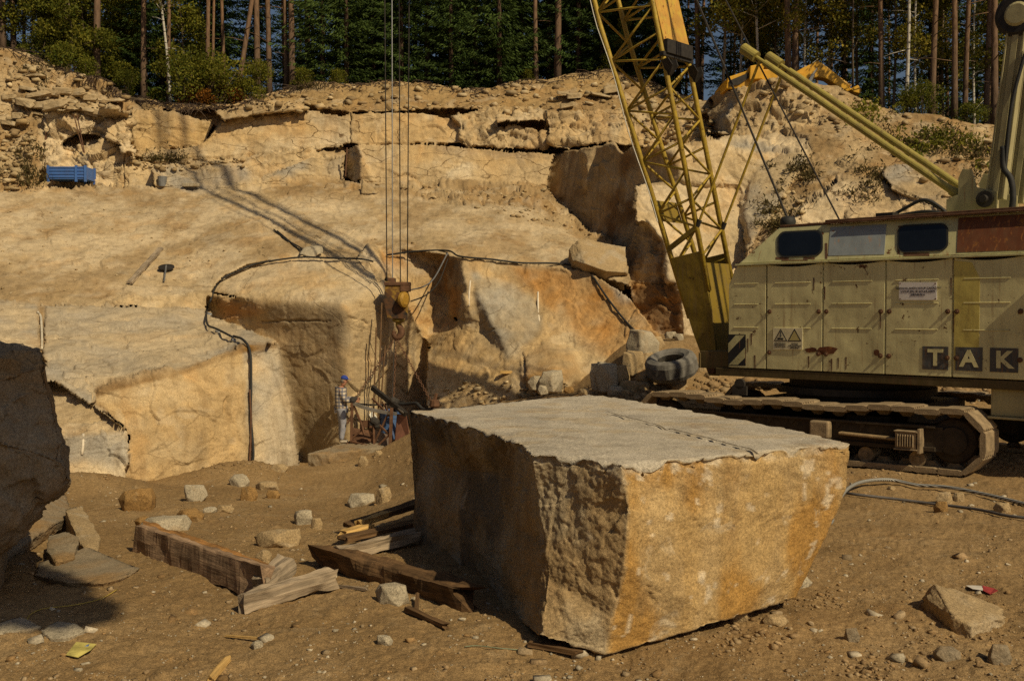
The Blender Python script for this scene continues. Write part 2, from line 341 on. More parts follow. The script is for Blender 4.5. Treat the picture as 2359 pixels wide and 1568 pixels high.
# block in place at the near left: top, neighbour, front
facet('granite_ledge',[(-800,720),(0,692),(105,701),(300,705),(482,716),(498,735),(570,762),(632,786),(641,796),(560,800),(400,852),(270,884),(222,905),(232,940),(295,992),(300,1120),(-800,1120)],
  [(-200,700,28.5),(0,694,28.8),(105,701,28.8),(300,704,29.),(482,716,29.7),(570,762,26.9),(640,790,24.6),(560,797,24.3),(400,850,22.9),(217,905,22.),(0,800,24.5),(-200,900,21.5),(120,880,22),(290,985,20.6)],DUSTY,GREY,und=.10,fine=.035)
facet('granite_ledge',[(84,704),(106,704),(104,760),(104,840),(94,840),(90,760)],[(84,704,28.9),(106,704,28.9),(94,840,24.)],SOIL,SOIL,und=.08,fine=.05)
facet('granite_ledge',[(130,880),(215,938),(296,992),(297,1120),(-800,1120),(-800,900)],[(130,1005,20.4),(215,938,21.6),(296,992,20.9),(-100,1000,19.8),(130,900,22.6)],DUSTY,TAN,und=.10,fine=.03)
facet('granite_ledge',[(132,1003),(200,998),(296,990),(299,1040),(297,1120),(-800,1120),(-800,1010)],[(132,1003,20.2),(297,992,20.8),(132,1090,20.),(297,1090,20.5)],PALE,GREY,und=.10,blk=.1,fine=.03)
facet('granite_block',[(218,907),(240,895),(270,884),(400,852),(500,815),(562,799),(640,792),(650,840),(668,930),(680,1010),(692,1090),(692,1130),(290,1130),(299,1040),(298,995),(262,960),(215,935)],
  [(217,907,21.9),(400,852,22.9),(562,799,24.1),(640,792,24.7),(692,1090,24.4),(300,1085,21.6),(562,1075,23.5),(460,1000,22.7)],CREAM,OCHRE,und=.07,fine=.035)
facet('granite_block',[(562,799),(640,791),(650,840),(668,930),(680,1010),(692,1090),(692,1130),(575,1130),(566,960)],[(562,799,24.05),(575,1085,23.5),(640,792,24.9),(692,1090,24.7),(668,930,24.8)],PALE,GREY,und=.07,fine=.03)
# middle block in place: top, shaded flank, lit corner
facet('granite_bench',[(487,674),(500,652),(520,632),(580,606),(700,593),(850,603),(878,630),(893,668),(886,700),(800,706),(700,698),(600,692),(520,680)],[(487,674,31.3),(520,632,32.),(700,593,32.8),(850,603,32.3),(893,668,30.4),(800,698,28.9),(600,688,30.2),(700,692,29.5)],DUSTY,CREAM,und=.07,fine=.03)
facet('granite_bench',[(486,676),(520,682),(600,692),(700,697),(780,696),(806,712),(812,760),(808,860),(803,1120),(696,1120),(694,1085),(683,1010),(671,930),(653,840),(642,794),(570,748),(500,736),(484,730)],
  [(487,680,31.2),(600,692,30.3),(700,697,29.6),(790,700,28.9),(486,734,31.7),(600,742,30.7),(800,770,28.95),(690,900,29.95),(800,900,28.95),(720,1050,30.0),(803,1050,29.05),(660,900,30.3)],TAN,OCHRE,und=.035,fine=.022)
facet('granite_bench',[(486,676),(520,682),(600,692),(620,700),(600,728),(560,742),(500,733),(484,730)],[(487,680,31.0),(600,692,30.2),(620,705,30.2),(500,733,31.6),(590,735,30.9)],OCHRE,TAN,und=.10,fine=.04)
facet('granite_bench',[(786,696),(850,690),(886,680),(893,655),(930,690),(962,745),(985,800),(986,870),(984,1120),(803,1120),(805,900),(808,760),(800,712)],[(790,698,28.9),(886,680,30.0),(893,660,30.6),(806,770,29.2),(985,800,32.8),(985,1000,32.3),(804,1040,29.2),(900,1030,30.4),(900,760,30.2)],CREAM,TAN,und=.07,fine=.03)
# orange slab and its neighbours
facet('stained_rock',[(822,600),(845,562),(880,566),(892,640),(870,652),(850,606)],[(822,600,32.),(845,562,33.2),(892,640,31.6)],TAN,OCHRE,und=.06)
facet('stained_rock',[(876,572),(960,580),(1010,586),(1014,600),(1036,690),(1052,740),(1014,792),(984,797),(964,750),(930,690),(893,655)],[(880,572,33.4),(1010,586,33.6),(893,655,32.4),(1036,690,33.2),(1052,740,32.5),(985,765,32.2)],OCHRE,RUST,und=.10,blk=.15,blks=(1.5,1.5,1.5))
facet('stained_rock',[(1010,588),(1030,588),(1058,604),(1062,650),(1056,738),(1044,725),(1036,690)],[(1010,588,33.5),(1058,604,31.6),(1036,690,32.9),(1056,738,31.2)],RUST,BROWN,und=.05)
facet('stained_rock',[(1030,588),(1062,590),(1130,598),(1200,606),(1350,625),(1400,650),(1450,690),(1500,755),(1525,785),(1500,830),(1440,860),(1430,1120),(984,1120),(985,800),(1000,770),(1056,738),(1062,650),(1058,604)],
  [(1058,604,31.5),(1200,606,31.6),(1350,625,30.9),(1460,690,29.6),(1522,780,27.9),(1056,738,31.1),(985,800,31.6),(985,930,29.0),(1090,720,30.5),(1130,760,30.6),(1110,830,29.4),(1200,700,31.1),(1210,830,28.4),(1200,900,27.7),(1300,800,29.1),(1350,880,27.5),(1440,860,27.2),(1400,760,29.2),(1000,1100,28),(1430,1100,27)],OCHRE,TAN,und=.055,fine=.04)
facet('stained_rock',[(1085,625),(1130,640),(1190,660),(1240,700),(1250,760),(1200,800),(1170,830),(1130,760),(1100,700)],[(1085,625,31.3),(1130,640,31.1),(1240,700,30.9),(1200,800,29.1),(1130,760,29.9),(1100,700,30.4)],TAN,GREY,und=.06,blk=.0,fine=.04)
facet('stained_rock',[(1058,610),(1082,640),(1088,690),(1066,720),(1060,680)],[(1058,610,31.3),(1082,640,30.9),(1066,720,30.6)],PALE,CREAM,und=.06)
facet('stained_rock',[(1204,825),(1260,790),(1320,810),(1340,870),(1300,915),(1240,910),(1204,870)],[(1204,825,28.3),(1260,790,28.7),(1340,870,27.2),(1240,910,26.9),(1270,850,27.4)],TAN,RUST,und=.06)
# right hand walls
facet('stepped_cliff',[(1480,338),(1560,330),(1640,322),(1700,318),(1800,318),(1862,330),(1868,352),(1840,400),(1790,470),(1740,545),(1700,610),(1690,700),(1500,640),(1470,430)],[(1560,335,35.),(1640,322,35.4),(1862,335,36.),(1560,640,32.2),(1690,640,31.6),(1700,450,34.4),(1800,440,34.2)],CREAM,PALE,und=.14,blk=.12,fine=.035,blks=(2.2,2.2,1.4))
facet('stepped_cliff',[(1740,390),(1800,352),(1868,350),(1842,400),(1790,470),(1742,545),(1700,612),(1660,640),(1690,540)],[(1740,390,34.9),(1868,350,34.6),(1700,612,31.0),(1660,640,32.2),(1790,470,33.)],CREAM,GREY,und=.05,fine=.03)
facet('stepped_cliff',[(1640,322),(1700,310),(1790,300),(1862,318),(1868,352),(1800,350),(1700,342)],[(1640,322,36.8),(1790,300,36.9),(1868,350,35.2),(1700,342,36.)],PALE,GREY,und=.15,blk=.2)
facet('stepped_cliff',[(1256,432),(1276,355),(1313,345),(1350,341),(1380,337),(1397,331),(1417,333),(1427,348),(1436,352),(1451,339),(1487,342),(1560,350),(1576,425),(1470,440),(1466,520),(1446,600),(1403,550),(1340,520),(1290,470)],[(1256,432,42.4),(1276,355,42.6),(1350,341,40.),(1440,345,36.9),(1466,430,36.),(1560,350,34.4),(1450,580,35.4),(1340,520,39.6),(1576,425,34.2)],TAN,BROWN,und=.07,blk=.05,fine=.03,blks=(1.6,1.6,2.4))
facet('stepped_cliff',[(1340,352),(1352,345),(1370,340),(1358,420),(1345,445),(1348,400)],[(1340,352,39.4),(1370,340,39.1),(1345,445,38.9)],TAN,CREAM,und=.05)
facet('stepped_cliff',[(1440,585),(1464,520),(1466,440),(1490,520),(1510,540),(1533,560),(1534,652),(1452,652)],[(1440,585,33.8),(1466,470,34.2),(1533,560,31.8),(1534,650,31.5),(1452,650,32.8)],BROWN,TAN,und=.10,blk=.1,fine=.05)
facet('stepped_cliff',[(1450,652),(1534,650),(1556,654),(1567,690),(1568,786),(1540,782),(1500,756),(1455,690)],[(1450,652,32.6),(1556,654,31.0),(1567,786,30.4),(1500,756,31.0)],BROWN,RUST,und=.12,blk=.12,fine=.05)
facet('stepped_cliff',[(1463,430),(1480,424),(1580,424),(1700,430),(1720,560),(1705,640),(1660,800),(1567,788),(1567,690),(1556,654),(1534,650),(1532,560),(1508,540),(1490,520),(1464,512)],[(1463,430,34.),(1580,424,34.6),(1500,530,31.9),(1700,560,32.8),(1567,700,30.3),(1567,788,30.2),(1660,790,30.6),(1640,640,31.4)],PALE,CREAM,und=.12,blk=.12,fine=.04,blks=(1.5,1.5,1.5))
# crag under the excavator
facet('rock_outcrop',[(1634,262),(1672,214),(1692,204),(1740,199),(1800,194),(1850,205),(1890,245),(1890,290),(1840,300),(1790,300),(1700,312),(1640,310)],[(1634,262,39.6),(1680,210,39.4),(1850,205,38.6),(1890,290,36.6),(1700,312,37.4),(1790,300,36.9)],TAN,CREAM,und=.32,blk=.32,fine=.05,blks=(1.8,1.8,1.1))
facet('rock_outcrop',[(1634,262),(1672,214),(1692,204),(1712,214),(1705,228),(1678,268),(1692,305),(1642,308)],[(1634,262,40.8),(1672,214,40.6),(1712,214,38.),(1678,268,38.2),(1692,305,37.4),(1642,308,40.2)],TAN,GREY,und=.08,blk=.1)
# lower right slabs
facet('hillside',[(1816,505),(1850,470),(1905,440),(1925,408),(2010,412),(2060,440),(2140,470),(2200,500),(2320,560),(2320,700),(1816,700)],[(1816,505,30.6),(1925,408,31.8),(2060,440,31.),(2200,500,29.2),(2200,680,27),(1830,680,28.6)],CREAM,PALE,und=.14,blk=.12,fine=.04,blks=(2.5,2.5,1.2))
facet('hillside',[(2040,386),(2090,380),(2150,420),(2210,470),(2200,500),(2140,470),(2060,440),(2035,410)],[(2040,386,32.2),(2210,470,29.4),(2035,410,31.2),(2150,420,30.6),(2140,470,29.9)],GREY,TAN,und=.08)
CRACKS=[]   # (polyline, half width px, depth m)
def crack(pts,w,d): CRACKS.append((pts,w,d))
crack([(303,288),(360,292),(420,300),(470,305),(496,312)],1.6,.25)
crack([(496,290),(478,318),(452,337),(380,342)],2.0,.5); crack([(516,280),(600,266),(660,262),(709,256)],2.6,.8)
crack([(312,364),(400,368),(520,362),(600,352),(700,342),(780,335)],2.5,.6)
crack([(806,264),(806,332)],1.8,.5); crack([(806,334),(900,332),(1000,332),(1060,332),(1150,344),(1270,354)],2.4,.5)
crack([(1253,258),(1256,290),(1262,320),(1270,345)],3,.8); crack([(1320,270),(1350,290)],2,.3); crack([(1318,254),(1350,251),(1400,254),(1450,250)],2,.5)
crack([(600,415),(640,395),(700,370)],2,.3); crack([(760,358),(752,380),(760,400)],2,.35)
crack([(97,262),(97,430)],3,.5); crack([(300,268),(304,300),(312,350)],3,1.0); crack([(284,352),(286,400),(284,430)],3,.6)
crack([(144,310),(120,340),(100,362)],2.5,.5)
crack([(0,700),(60,704),(105,702),(200,704)],2.6,.25)
crack([(105,704),(150,690),(262,712),(300,704)],1.4,.15); crack([(104,840),(150,850),(180,870),(215,896)],2.4,.25)
crack([(130,875),(170,890),(222,908)],2.,.3); crack([(212,912),(216,936)],3.5,.8); 
crack([(600,742),(680,738),(760,740)],2.2,.25)
crack([(1450,652),(1500,655),(1556,654)],2.4,.5); crack([(1568,640),(1620,644),(1680,640)],2,.3)
crack([(1130,760),(1160,752),(1172,760)],2,.25); crack([(1204,820),(1206,870),(1210,905)],3,.4)
crack([(1690,340),(1700,360),(1720,375),(1750,380)],2,.5); crack([(1575,400),(1640,412),(1700,420)],1.6,.3); crack([(1700,350),(1860,345)],1.8,.25)
crack([(1820,504),(1905,440),(1925,408)],2,.4); crack([(2010,412),(2100,450),(2210,502)],2,.4); crack([(1910,440),(1950,460),(1990,445),(2060,442)],1.4,.2)
crack([(700,694),(780,690),(806,705)],1.2,.1)
def in_poly(poly,x,y):
    c=np.zeros(x.shape,bool); n=len(poly)
    for i in range(n):
        x1,y1=poly[i]; x2,y2=poly[(i+1)%n]
        if y1==y2: continue
        m=((y1>y)!=(y2>y))&(x<(x2-x1)*(y-y1)/(y2-y1)+x1); c^=m
    return c
def rbf(ctrl):
    A=np.array(ctrl,float); q=A[:,:2]/400; v=1/A[:,2]; n=len(A)
    if n==3: M=np.c_[np.ones(3),q]; w=np.linalg.solve(M,v); return lambda x,y:w[0]+w[1]*x/400+w[2]*y/400
    K=np.linalg.norm(q[:,None]-q[None],axis=2); M=np.zeros((n+3,n+3)); M[:n,:n]=K; M[:n,n]=1; M[:n,n+1:]=q; M[n,:n]=1; M[n+1:,:n]=q.T
    w=np.linalg.solve(M,np.r_[v,0,0,0])
    def f(x,y):
        r=w[n]+w[n+1]*x/400+w[n+2]*y/400
        for i in range(n): r=r+w[i]*np.hypot(x/400-q[i,0],y/400-q[i,1])
        return r
    return f
for fc in FACETS: fc['f']=rbf(fc['ctrl'])
STEP=2.6
cols=np.concatenate([np.arange(-700,-40,18),np.arange(-40,2400,STEP),np.arange(2400,3050,18)]); NR=int(930/STEP)
tt=np.linspace(0,1,NR)
PX=np.repeat(cols[None],NR,0); PY=crest(cols)[None]+(1115-crest(cols)[None])*tt[:,None]
_q=np.stack([PX/46,PY/46,0*PX],-1); _q2=np.stack([PX/11,PY/11,0*PX+5],-1)
_q3=np.stack([PX/4.5,PY/4.5,0*PX+9],-1)
WX=PX+3.6*fbm(_q,2,3)+1.8*perlin(_q2,5)+1.2*perlin(_q3,15); WY=PY+2.6*fbm(_q+31,2,6)+1.5*perlin(_q2+13,8)+1.2*perlin(_q3+40,18)
WY=np.maximum(WY,crest(WX)+.1)
ID=np.zeros(PX.shape,int); INV=np.zeros(PX.shape)
for i,fc in enumerate(FACETS):
    m=in_poly(fc['poly'],WX,WY); ID[m]=i; INV[m]=fc['f'](PX[m],PY[m])
INV=np.clip(INV,1/55.,1/14.)
for _ in range(2):      # ease small steps, keep large breaks
    for ax in (0,1):
        a=np.roll(INV,1,ax); b=np.roll(INV,-1,ax)
        wa=np.exp(-((a-INV)/INV/.008)**2); wb=np.exp(-((b-INV)/INV/.008)**2)
        INV=(INV*1.2+a*wa+b*wb)/(1.2+wa+wb)
_onm=[fc['obj'] for fc in FACETS]; _oi=np.array([_onm.index(o) for o in _onm])[ID]
for oname,its in (('granite_bench',45),('stained_rock',10),('granite_block',4),('stepped_cliff',3),('quarry_terrace',8)):
    mo=_oi==_onm.index(oname); rr0=np.where(mo.any(1))[0]; cc0=np.where(mo.any(0))[0]; sl_=np.s_[rr0[0]:rr0[-1]+1,cc0[0]:cc0[-1]+1]
    I_=INV[sl_].copy(); M_=mo[sl_]
    for _ in range(its):
        for ax in (0,1):
            acc=I_*1.; wt=np.ones_like(I_)
            for sh_ in (1,-1):
                nb_=np.roll(I_,sh_,ax); w_=np.roll(M_,sh_,ax)*(np.abs(nb_-I_)<.035*I_); acc+=nb_*w_; wt+=w_
            I_=np.where(M_,acc/wt,I_)
    INV[sl_]=I_
YD=1/INV
def attr(k): return np.array([fc[k] for fc in FACETS])[ID]
def blur(a,n=2):
    for _ in range(n):
        for ax in (0,1): a=(a+np.roll(a,1,ax)+np.roll(a,-1,ax))/3
    return a
P0=Pn(PX,PY,YD)
_wp=P0+.5*np.stack([fbm(P0*.7,2,21),fbm(P0*.7+40,2,22),fbm(P0*.7+80,2,23)],-1)
def normals(Pa):
    du=np.gradient(Pa,axis=1); dv=np.gradient(Pa,axis=0); n=np.cross(dv,du); n/=np.linalg.norm(n,axis=-1)[...,None]+1e-12
    v=np.array([0,0,CZ])-Pa; n*=np.sign((n*v).sum(-1))[...,None]; return n
N0=normals(P0)
for c in range(3): N0[...,c]=blur(N0[...,c],3)
N0/=np.linalg.norm(N0,axis=-1)[...,None]+1e-9
und,blk,fin=(blur(attr(k).astype(float)) for k in ('und','blk','fine'))
H=und*.8*(fbm(P0*.5,3,31)*1.0)+und*.9*(facets(_wp*np.array([.62,.62,.8]),35)+.45*facets(_wp*np.array([1.7,1.7,2.2]),37))
bs=np.array([fc['blks'] for fc in FACETS])[ID]
f1,f2,cid=voronoi(_wp/bs*.9,3); g1,g2,cid2=voronoi(_wp/bs*2.3+7,9)
hb=(_tab[cid+5]/255.-.5)*1.0+(_tab[cid2+60]/255.-.5)*.5-.45*np.exp(-((f2-f1)/.035)**2)-.15*np.exp(-((g2-g1)/.04)**2)
H+=blk*hb*.75
H+=fin*.42*(fbm(P0*4.5,4,41,.6)*1.3+.4*ridged(P0*np.array([5,5,9]),2,44))
for pts,w,d in CRACKS:
    dm=np.full(PX.shape,1e9)
    for (x1,y1),(x2,y2) in zip(pts[:-1],pts[1:]):
        L2=(x2-x1)**2+(y2-y1)**2; t=np.clip(((WX-x1)*(x2-x1)+(WY-y1)*(y2-y1))/L2,0,1)
        dm=np.minimum(dm,np.hypot(WX-x1-t*(x2-x1),WY-y1-t*(y2-y1)))
    vary=.6+.6*np.clip(perlin(np.stack([PX/30,PY/30,0*PX+w],-1),4)+.5,0,1)
    H-=d*.38*np.exp(-(dm/(w*.66*vary))**4)
CW=P0+N0*H[...,None]
# region colours: kind of stone, weathering and dust
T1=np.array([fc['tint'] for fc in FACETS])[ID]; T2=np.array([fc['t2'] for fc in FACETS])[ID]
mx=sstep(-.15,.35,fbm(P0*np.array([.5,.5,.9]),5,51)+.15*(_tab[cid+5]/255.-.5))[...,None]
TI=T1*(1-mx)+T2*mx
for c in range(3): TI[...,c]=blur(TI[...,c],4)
# brown soil washed over the terrace and ledges
ter=np.isin(ID,[i for i,fc in enumerate(FACETS) if fc['obj'] in('quarry_terrace',)])*1.
sw=sstep(-.05,.45,fbm(P0*np.array([.45,.22,.5])+21,5,71)+.25*perlin(P0*np.array([3.,1.2,2]),73))[...,None]*ter[...,None]*.75
TI=TI*(1-sw)+np.array((.31,.215,.11))*sw
# loose soil that lies on flatter places of the bank
N1=normals(CW); flat=sstep(.45,.8,blur(N1[...,2],2))*(blk>.25)
TI=TI*(1-.75*flat[...,None])+np.array(SOIL)*.75*flat[...,None]
# rust seep and whitish quarry dust with their own patches
rs=sstep(.15,.5,fbm(P0*np.array([.9,.9,.45])+9,5,57))[...,None]*.28
TI=TI*(1-rs)+TI*np.array([1.0,.78,.5])*rs
du_=sstep(.2,.55,fbm(P0*1.3+50,5,59))[...,None]*.35
TI=TI*(1-du_)+np.array([.50,.42,.30])*du_
# stains and bleached places of the stone, brown flank deepened for its shade: outline, colour, strength, softness
for poly,colr,amt,sf in (([(1170,612),(1350,630),(1455,690),(1525,785),(1440,850),(1340,800),(1300,740),(1240,690)],(.40,.20,.055),.8,9),([(1085,622),(1130,640),(1190,660),(1240,700),(1250,760),(1200,800),(1165,830),(1125,760)],(.33,.29,.22),.7,6),
  ([(1290,690),(1330,760),(1380,800),(1420,850),(1330,840),(1270,760)],(.50,.40,.25),.5,8),([(1000,760),(1090,760),(1150,850),(1180,900),(1000,935)],(.44,.30,.14),.6,10),([(1204,825),(1260,795),(1320,815),(1340,870),(1240,910)],(.36,.24,.11),.6,8),
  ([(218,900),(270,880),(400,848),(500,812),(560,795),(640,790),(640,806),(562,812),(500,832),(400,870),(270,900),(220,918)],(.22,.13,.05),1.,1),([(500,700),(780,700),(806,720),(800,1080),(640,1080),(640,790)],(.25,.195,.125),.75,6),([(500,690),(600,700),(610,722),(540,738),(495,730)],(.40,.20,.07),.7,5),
  ([(420,392),(560,384),(588,414),(520,432),(420,436)],(.24,.22,.20),.6,7),([(750,362),(790,360),(790,405),(750,400)],(.26,.24,.21),.5,7),([(1000,334),(1150,346),(1278,357),(1276,368),(1150,360),(1000,350)],(.27,.20,.13),.7,4),([(1030,400),(1075,372),(1090,380),(1085,410),(1030,418)],(.60,.54,.42),.55,5),
  ([(700,262),(784,272),(806,268),(806,330),(760,330)],(.38,.33,.25),.45,9),([(620,320),(790,310),(780,336),(600,352)],(.56,.47,.33),.6,8),([(150,1000),(210,1000),(280,1030),(240,1065),(150,1060)],(.24,.22,.19),.55,9),([(590,830),(640,800),(668,930),(690,1080),(610,1080)],(.50,.43,.32),.6,10),
  ([(1400,650),(1450,660),(1465,690),(1430,700)],(.44,.41,.36),.7,4),([(800,565),(845,560),(870,600),(960,600),(990,630),(900,640),(830,590)],(.44,.40,.33),.5,6),([(300,270),(500,285),(480,330),(320,350)],(.50,.34,.145),.6,8),([(105,702),(480,718),(570,765),(430,840),(215,905),(110,830)],(.45,.36,.235),.7,14),
  ([(1700,420),(1860,345),(1790,470),(1700,610),(1660,640)],(.40,.33,.22),.5,8),([(1930,440),(2200,500),(2200,640),(1930,600)],(.40,.29,.17),.6,12)):
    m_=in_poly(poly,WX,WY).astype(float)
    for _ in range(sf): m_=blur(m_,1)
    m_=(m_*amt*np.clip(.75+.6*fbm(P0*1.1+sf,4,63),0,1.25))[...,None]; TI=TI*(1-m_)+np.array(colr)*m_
def place(px,py,off=.0):
    "point on the quarry wall at px, py (displaced surface)"
    x=np.interp(px,cols,np.arange(len(cols))); j=int(round(x)); r=(py-crest(px))/(1115-crest(px))*(NR-1); i=int(np.clip(round(float(r)),0,NR-1))
    return CW[i,j]+N0[i,j]*off
def place_n(px,py):
    x=np.interp(px,cols,np.arange(len(cols))); j=int(round(x)); i=int(np.clip(round(float((py-crest(px))/(1115-crest(px))*(NR-1))),0,NR-1))
    return N0[i,j]
M_ROCK=rock_mat('quarry_granite',None,1.,.42,.5,None,.75,fiss=.5)
nc=len(cols); gi=np.arange(NR*nc).reshape(NR,nc)
M_ROCK2=rock_mat('bedded_granite',None,1.,.5,.5,None,.8,fiss=1.,fz=1.9,fxy=.5,fm=.40)
Q=np.stack([gi[:-1,:-1],gi[1:,:-1],gi[1:,1:],gi[:-1,1:]],-1).reshape(-1,4)
yv=CW[...,1].ravel()[Q]; near=Q[np.arange(len(Q)),yv.argmin(1)]
onames=[fc['obj'] for fc in FACETS]; uniq=[]
for o in onames:
    if o not in uniq: uniq.append(o)
oid=np.array([uniq.index(o) for o in onames])[ID.ravel()]; qo=oid[near]
CLV=CW.reshape(-1,3); CLC=TI.reshape(-1,3)
OBJ={}
LAB={'granite_block':('high pale granite face split off square below the terrace, two black pipes running down it','rock'),
 'granite_ledge':('low dusty granite ledge beside the pale split face, sloping up to the terrace','rock ledge'),
 'granite_bench':('rounded granite bench behind the worker, brown undercut flank and pale corner','rock'),
 'stained_rock':('leaning rust-orange rock slab behind the hanging hook and rubble heap','rock slab'),
 'stepped_cliff':('tall dark-sided rock wall with stepped pillars behind the lattice boom','rock wall'),
 'rock_outcrop':('jutting crag under the yellow excavator with a smooth shaded flank','rock')}
for k,nm in enumerate(uniq):
    fq=Q[qo==k]; us,inv=np.unique(fq,return_inverse=True)
    V=CLV[us]; base=np.zeros(3)
    if nm in LAB: base=np.array([V[:,0].mean(),V[:,1].mean(),V[:,2].min()])
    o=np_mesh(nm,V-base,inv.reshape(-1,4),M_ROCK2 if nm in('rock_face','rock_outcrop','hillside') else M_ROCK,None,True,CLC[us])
    o.location=base.tolist()
    if nm in LAB: tag(o,*LAB[nm])
    else: tag(o,kind='structure')
    OBJ[nm]=o
# ================================================================= forest floor behind the crest
FR=30; ca=CW[0]; rows=[]
for k in range(FR):
    d=(k/(FR-1))**1.6*46
    r=ca.copy(); r[:,0]+=r[:,0]/r[:,1]*d; r[:,1]+=d; r[:,2]+=.05*d+.25*fbm(np.stack([r[:,0]*.4,r[:,1]*.4,0*d+r[:,1]*0],-1),3,5)*min(1,k/3)
    r[:,2]-=.12*(k==1)
    rows.append(r)
FW=np.array(rows); gi=np.arange(FR*nc).reshape(FR,nc)
Qf=np.stack([gi[:-1,:-1],gi[:-1,1:],gi[1:,1:],gi[1:,:-1]],-1).reshape(-1,4)
t=NT('forest_soil'); co=t.coord(); cc=t.ramp(t.noise(co,1.4,7,.65),[(.3,(.045,.026,.012)),(.5,(.085,.055,.025)),(.65,(.06,.075,.02)),(.8,(.10,.075,.03))])
M_FSOIL=t.fin(cc,.95,t.bump(t.noise(co,9,6,.7),.8,.1))
tag(np_mesh('forest_floor',FW.reshape(-1,3),Qf,M_FSOIL),kind='structure')
def forest(px,d):
    "point on the forest floor d metres behind the crest, seen at px"
    Yc=float(np.interp(px,cols,ca[:,1])); zc=float(np.interp(px,cols,ca[:,2])); Y=Yc+d
    return np.array([(px-CX)/F*Y,Y,zc+.05*d])
# ================================================================= quarry floor
def gz0(X,Y):
    X=np.asarray(X,float); Y=np.asarray(Y,float)
    z=-.98*sstep(9,22,Y)*(1-sstep(-3.4,-.6,X+.10*(Y-22)))
    z=z+.62*sstep(20.5,27.5,Y)*sstep(-1.6,2.,X)+1.25*sstep(22.3,27.3,Y)*sstep(1.3,3.6,X)*(1-sstep(4.6,7,X)*.4)
    z=z+.9*sstep(22,30,Y)*sstep(3,12,X)-.75*sstep(25.2,27.2,Y)*(1-sstep(-3.7,-2.7,X))
    b=lambda x,y,r,h,e=1.:h*np.exp(-(((X-x)/r)**2+((Y-y)/(r*e))**2))
    z=z+b(-5.9,22.4,1.1,.34,.8)+b(-3.7,25.2,1.3,.16,.8)+b(-8.4,19.6,1.5,.45,.7)+b(-6.2,19.2,1.6,.12)+b(-1.5,24.5,1.6,.25)
    z=z+b(1.6,4.9,.9,.03)+b(3.9,6.8,1.2,.05)+b(2.3,23.4,1.2,.25)+b(-4.75,25.7,1.0,-.62)+b(.7,7.6,.7,-.07)
    return z
def gz(X,Y):
    X=np.asarray(X,float); Y=np.asarray(Y,float); q=np.stack([X,Y,0*X],-1)
    z=gz0(X,Y)+.05*fbm(q*.55,3,61)+.030*fbm(q*1.9,3,64)
    h=np.clip(fbm(q*4.2+3,3,67)-.05,0,1); z=z+.045*h*np.clip(.6+1.2*perlin(q*.6+9,68),.1,1.4)
    return z+.011*fbm(q*12,4,70,.6)
_GY=np.linspace(3,42,160)
def gp(px,py,off=0.):
    "where the ray at px, py meets the quarry floor"
    pts=Pn(np.full(160,float(px)),np.full(160,float(py)),_GY); dz=pts[:,2]-gz0(pts[:,0],pts[:,1]); k=max(1,int(np.argmax(dz<.12)))
    for _ in range(2):
        a,b=_GY[max(k-2,0)] if _==0 else a+(b-a)*max(k-1,0)/39,_GY[min(k+2,159)] if _==0 else a+(b-a)*min(k+1,39)/39
        Ys=np.linspace(a,b,40); p_=Pn(np.full(40,float(px)),np.full(40,float(py)),Ys); d_=p_[:,2]-gz(p_[:,0],p_[:,1]); k=int(np.argmax(d_<0)) if (d_<0).any() else 39
    p=p_[k].copy(); p[2]=float(gz(p[0],p[1]))+off; return p
uu=np.concatenate([np.linspace(-14,-1.3,20)[:-1],np.linspace(-1.3,-.54,26)[:-1],np.arange(-.54,.54,2.7/F),np.linspace(.54,1.3,26)[1:],np.linspace(1.3,14,20)[1:]])
ys=[.6,1.5,2.6,3.6,4.4,5.0]
while ys[-1]<36: ys.append(ys[-1]+max(.012,2.7*ys[-1]**2/(F*2.6)))
ys=np.array(ys); GX=uu[None]*ys[:,None]; GY=np.repeat(ys[:,None],len(uu),1)
GV=np.stack([GX,GY,gz(GX,GY)],-1); ny,nx=GX.shape; gi=np.arange(ny*nx).reshape(ny,nx)
Qg=np.stack([gi[:-1,:-1],gi[:-1,1:],gi[1:,1:],gi[1:,:-1]],-1).reshape(-1,4)
bx=np.linspace(-60,60,61); by=np.linspace(-70,.6,41); BX,BY=np.meshgrid(bx,by); BV=np.stack([BX,BY,gz(BX,BY)-.01],-1)
bi=np.arange(BX.size).reshape(BX.shape)+GV.shape[0]*GV.shape[1]
Qb=np.stack([bi[:-1,:-1],bi[:-1,1:],bi[1:,1:],bi[1:,:-1]],-1).reshape(-1,4)
t=NT('quarry_dirt'); co=t.coord()
c=t.ramp(t.noise(co,.42,6,.62,.5),[(.3,(.195,.123,.054)),(.5,(.25,.162,.074)),(.7,(.305,.206,.102))])
c=t.mix(t.ramp(t.noise(co,.9,5,.6,.6),[(.56,0.),(.74,.55)]),c,(.215,.118,.042))
c=t.mix(t.ramp(t.noise(co,2.7,6,.7),[(.55,0.),(.72,.5)]),c,(.33,.25,.15))
c=t.mix(1.,c,t.ramp(t.noise(co,17,6,.7),[(.3,.66),(.5,1.),(.7,1.3)]),'MULTIPLY')
c=t.mix(1.,c,t.ramp(t.noise(co,85,3,.65),[(.33,.6),(.5,1.),(.68,1.45)]),'MULTIPLY')
vo=t.n('ShaderNodeTexVoronoi'); vo.inputs['Scale'].default_value=42; t.l(co,vo.inputs['Vector'])
c=t.mix(t.ramp(vo.outputs['Distance'],[(.06,.5),(.14,0.)]),c,(.42,.36,.27))
b=t.bump(t.noise(co,9,8,.72,.3),.65,.05); b=t.bump(t.noise(co,55,5,.7),.6,.012,b)
M_DIRT=t.fin(c,.96,b,.15)
tag(np_mesh('ground',np.concatenate([GV.reshape(-1,3),BV.reshape(-1,3)]),np.concatenate([Qg,Qb]),M_DIRT),kind='structure')
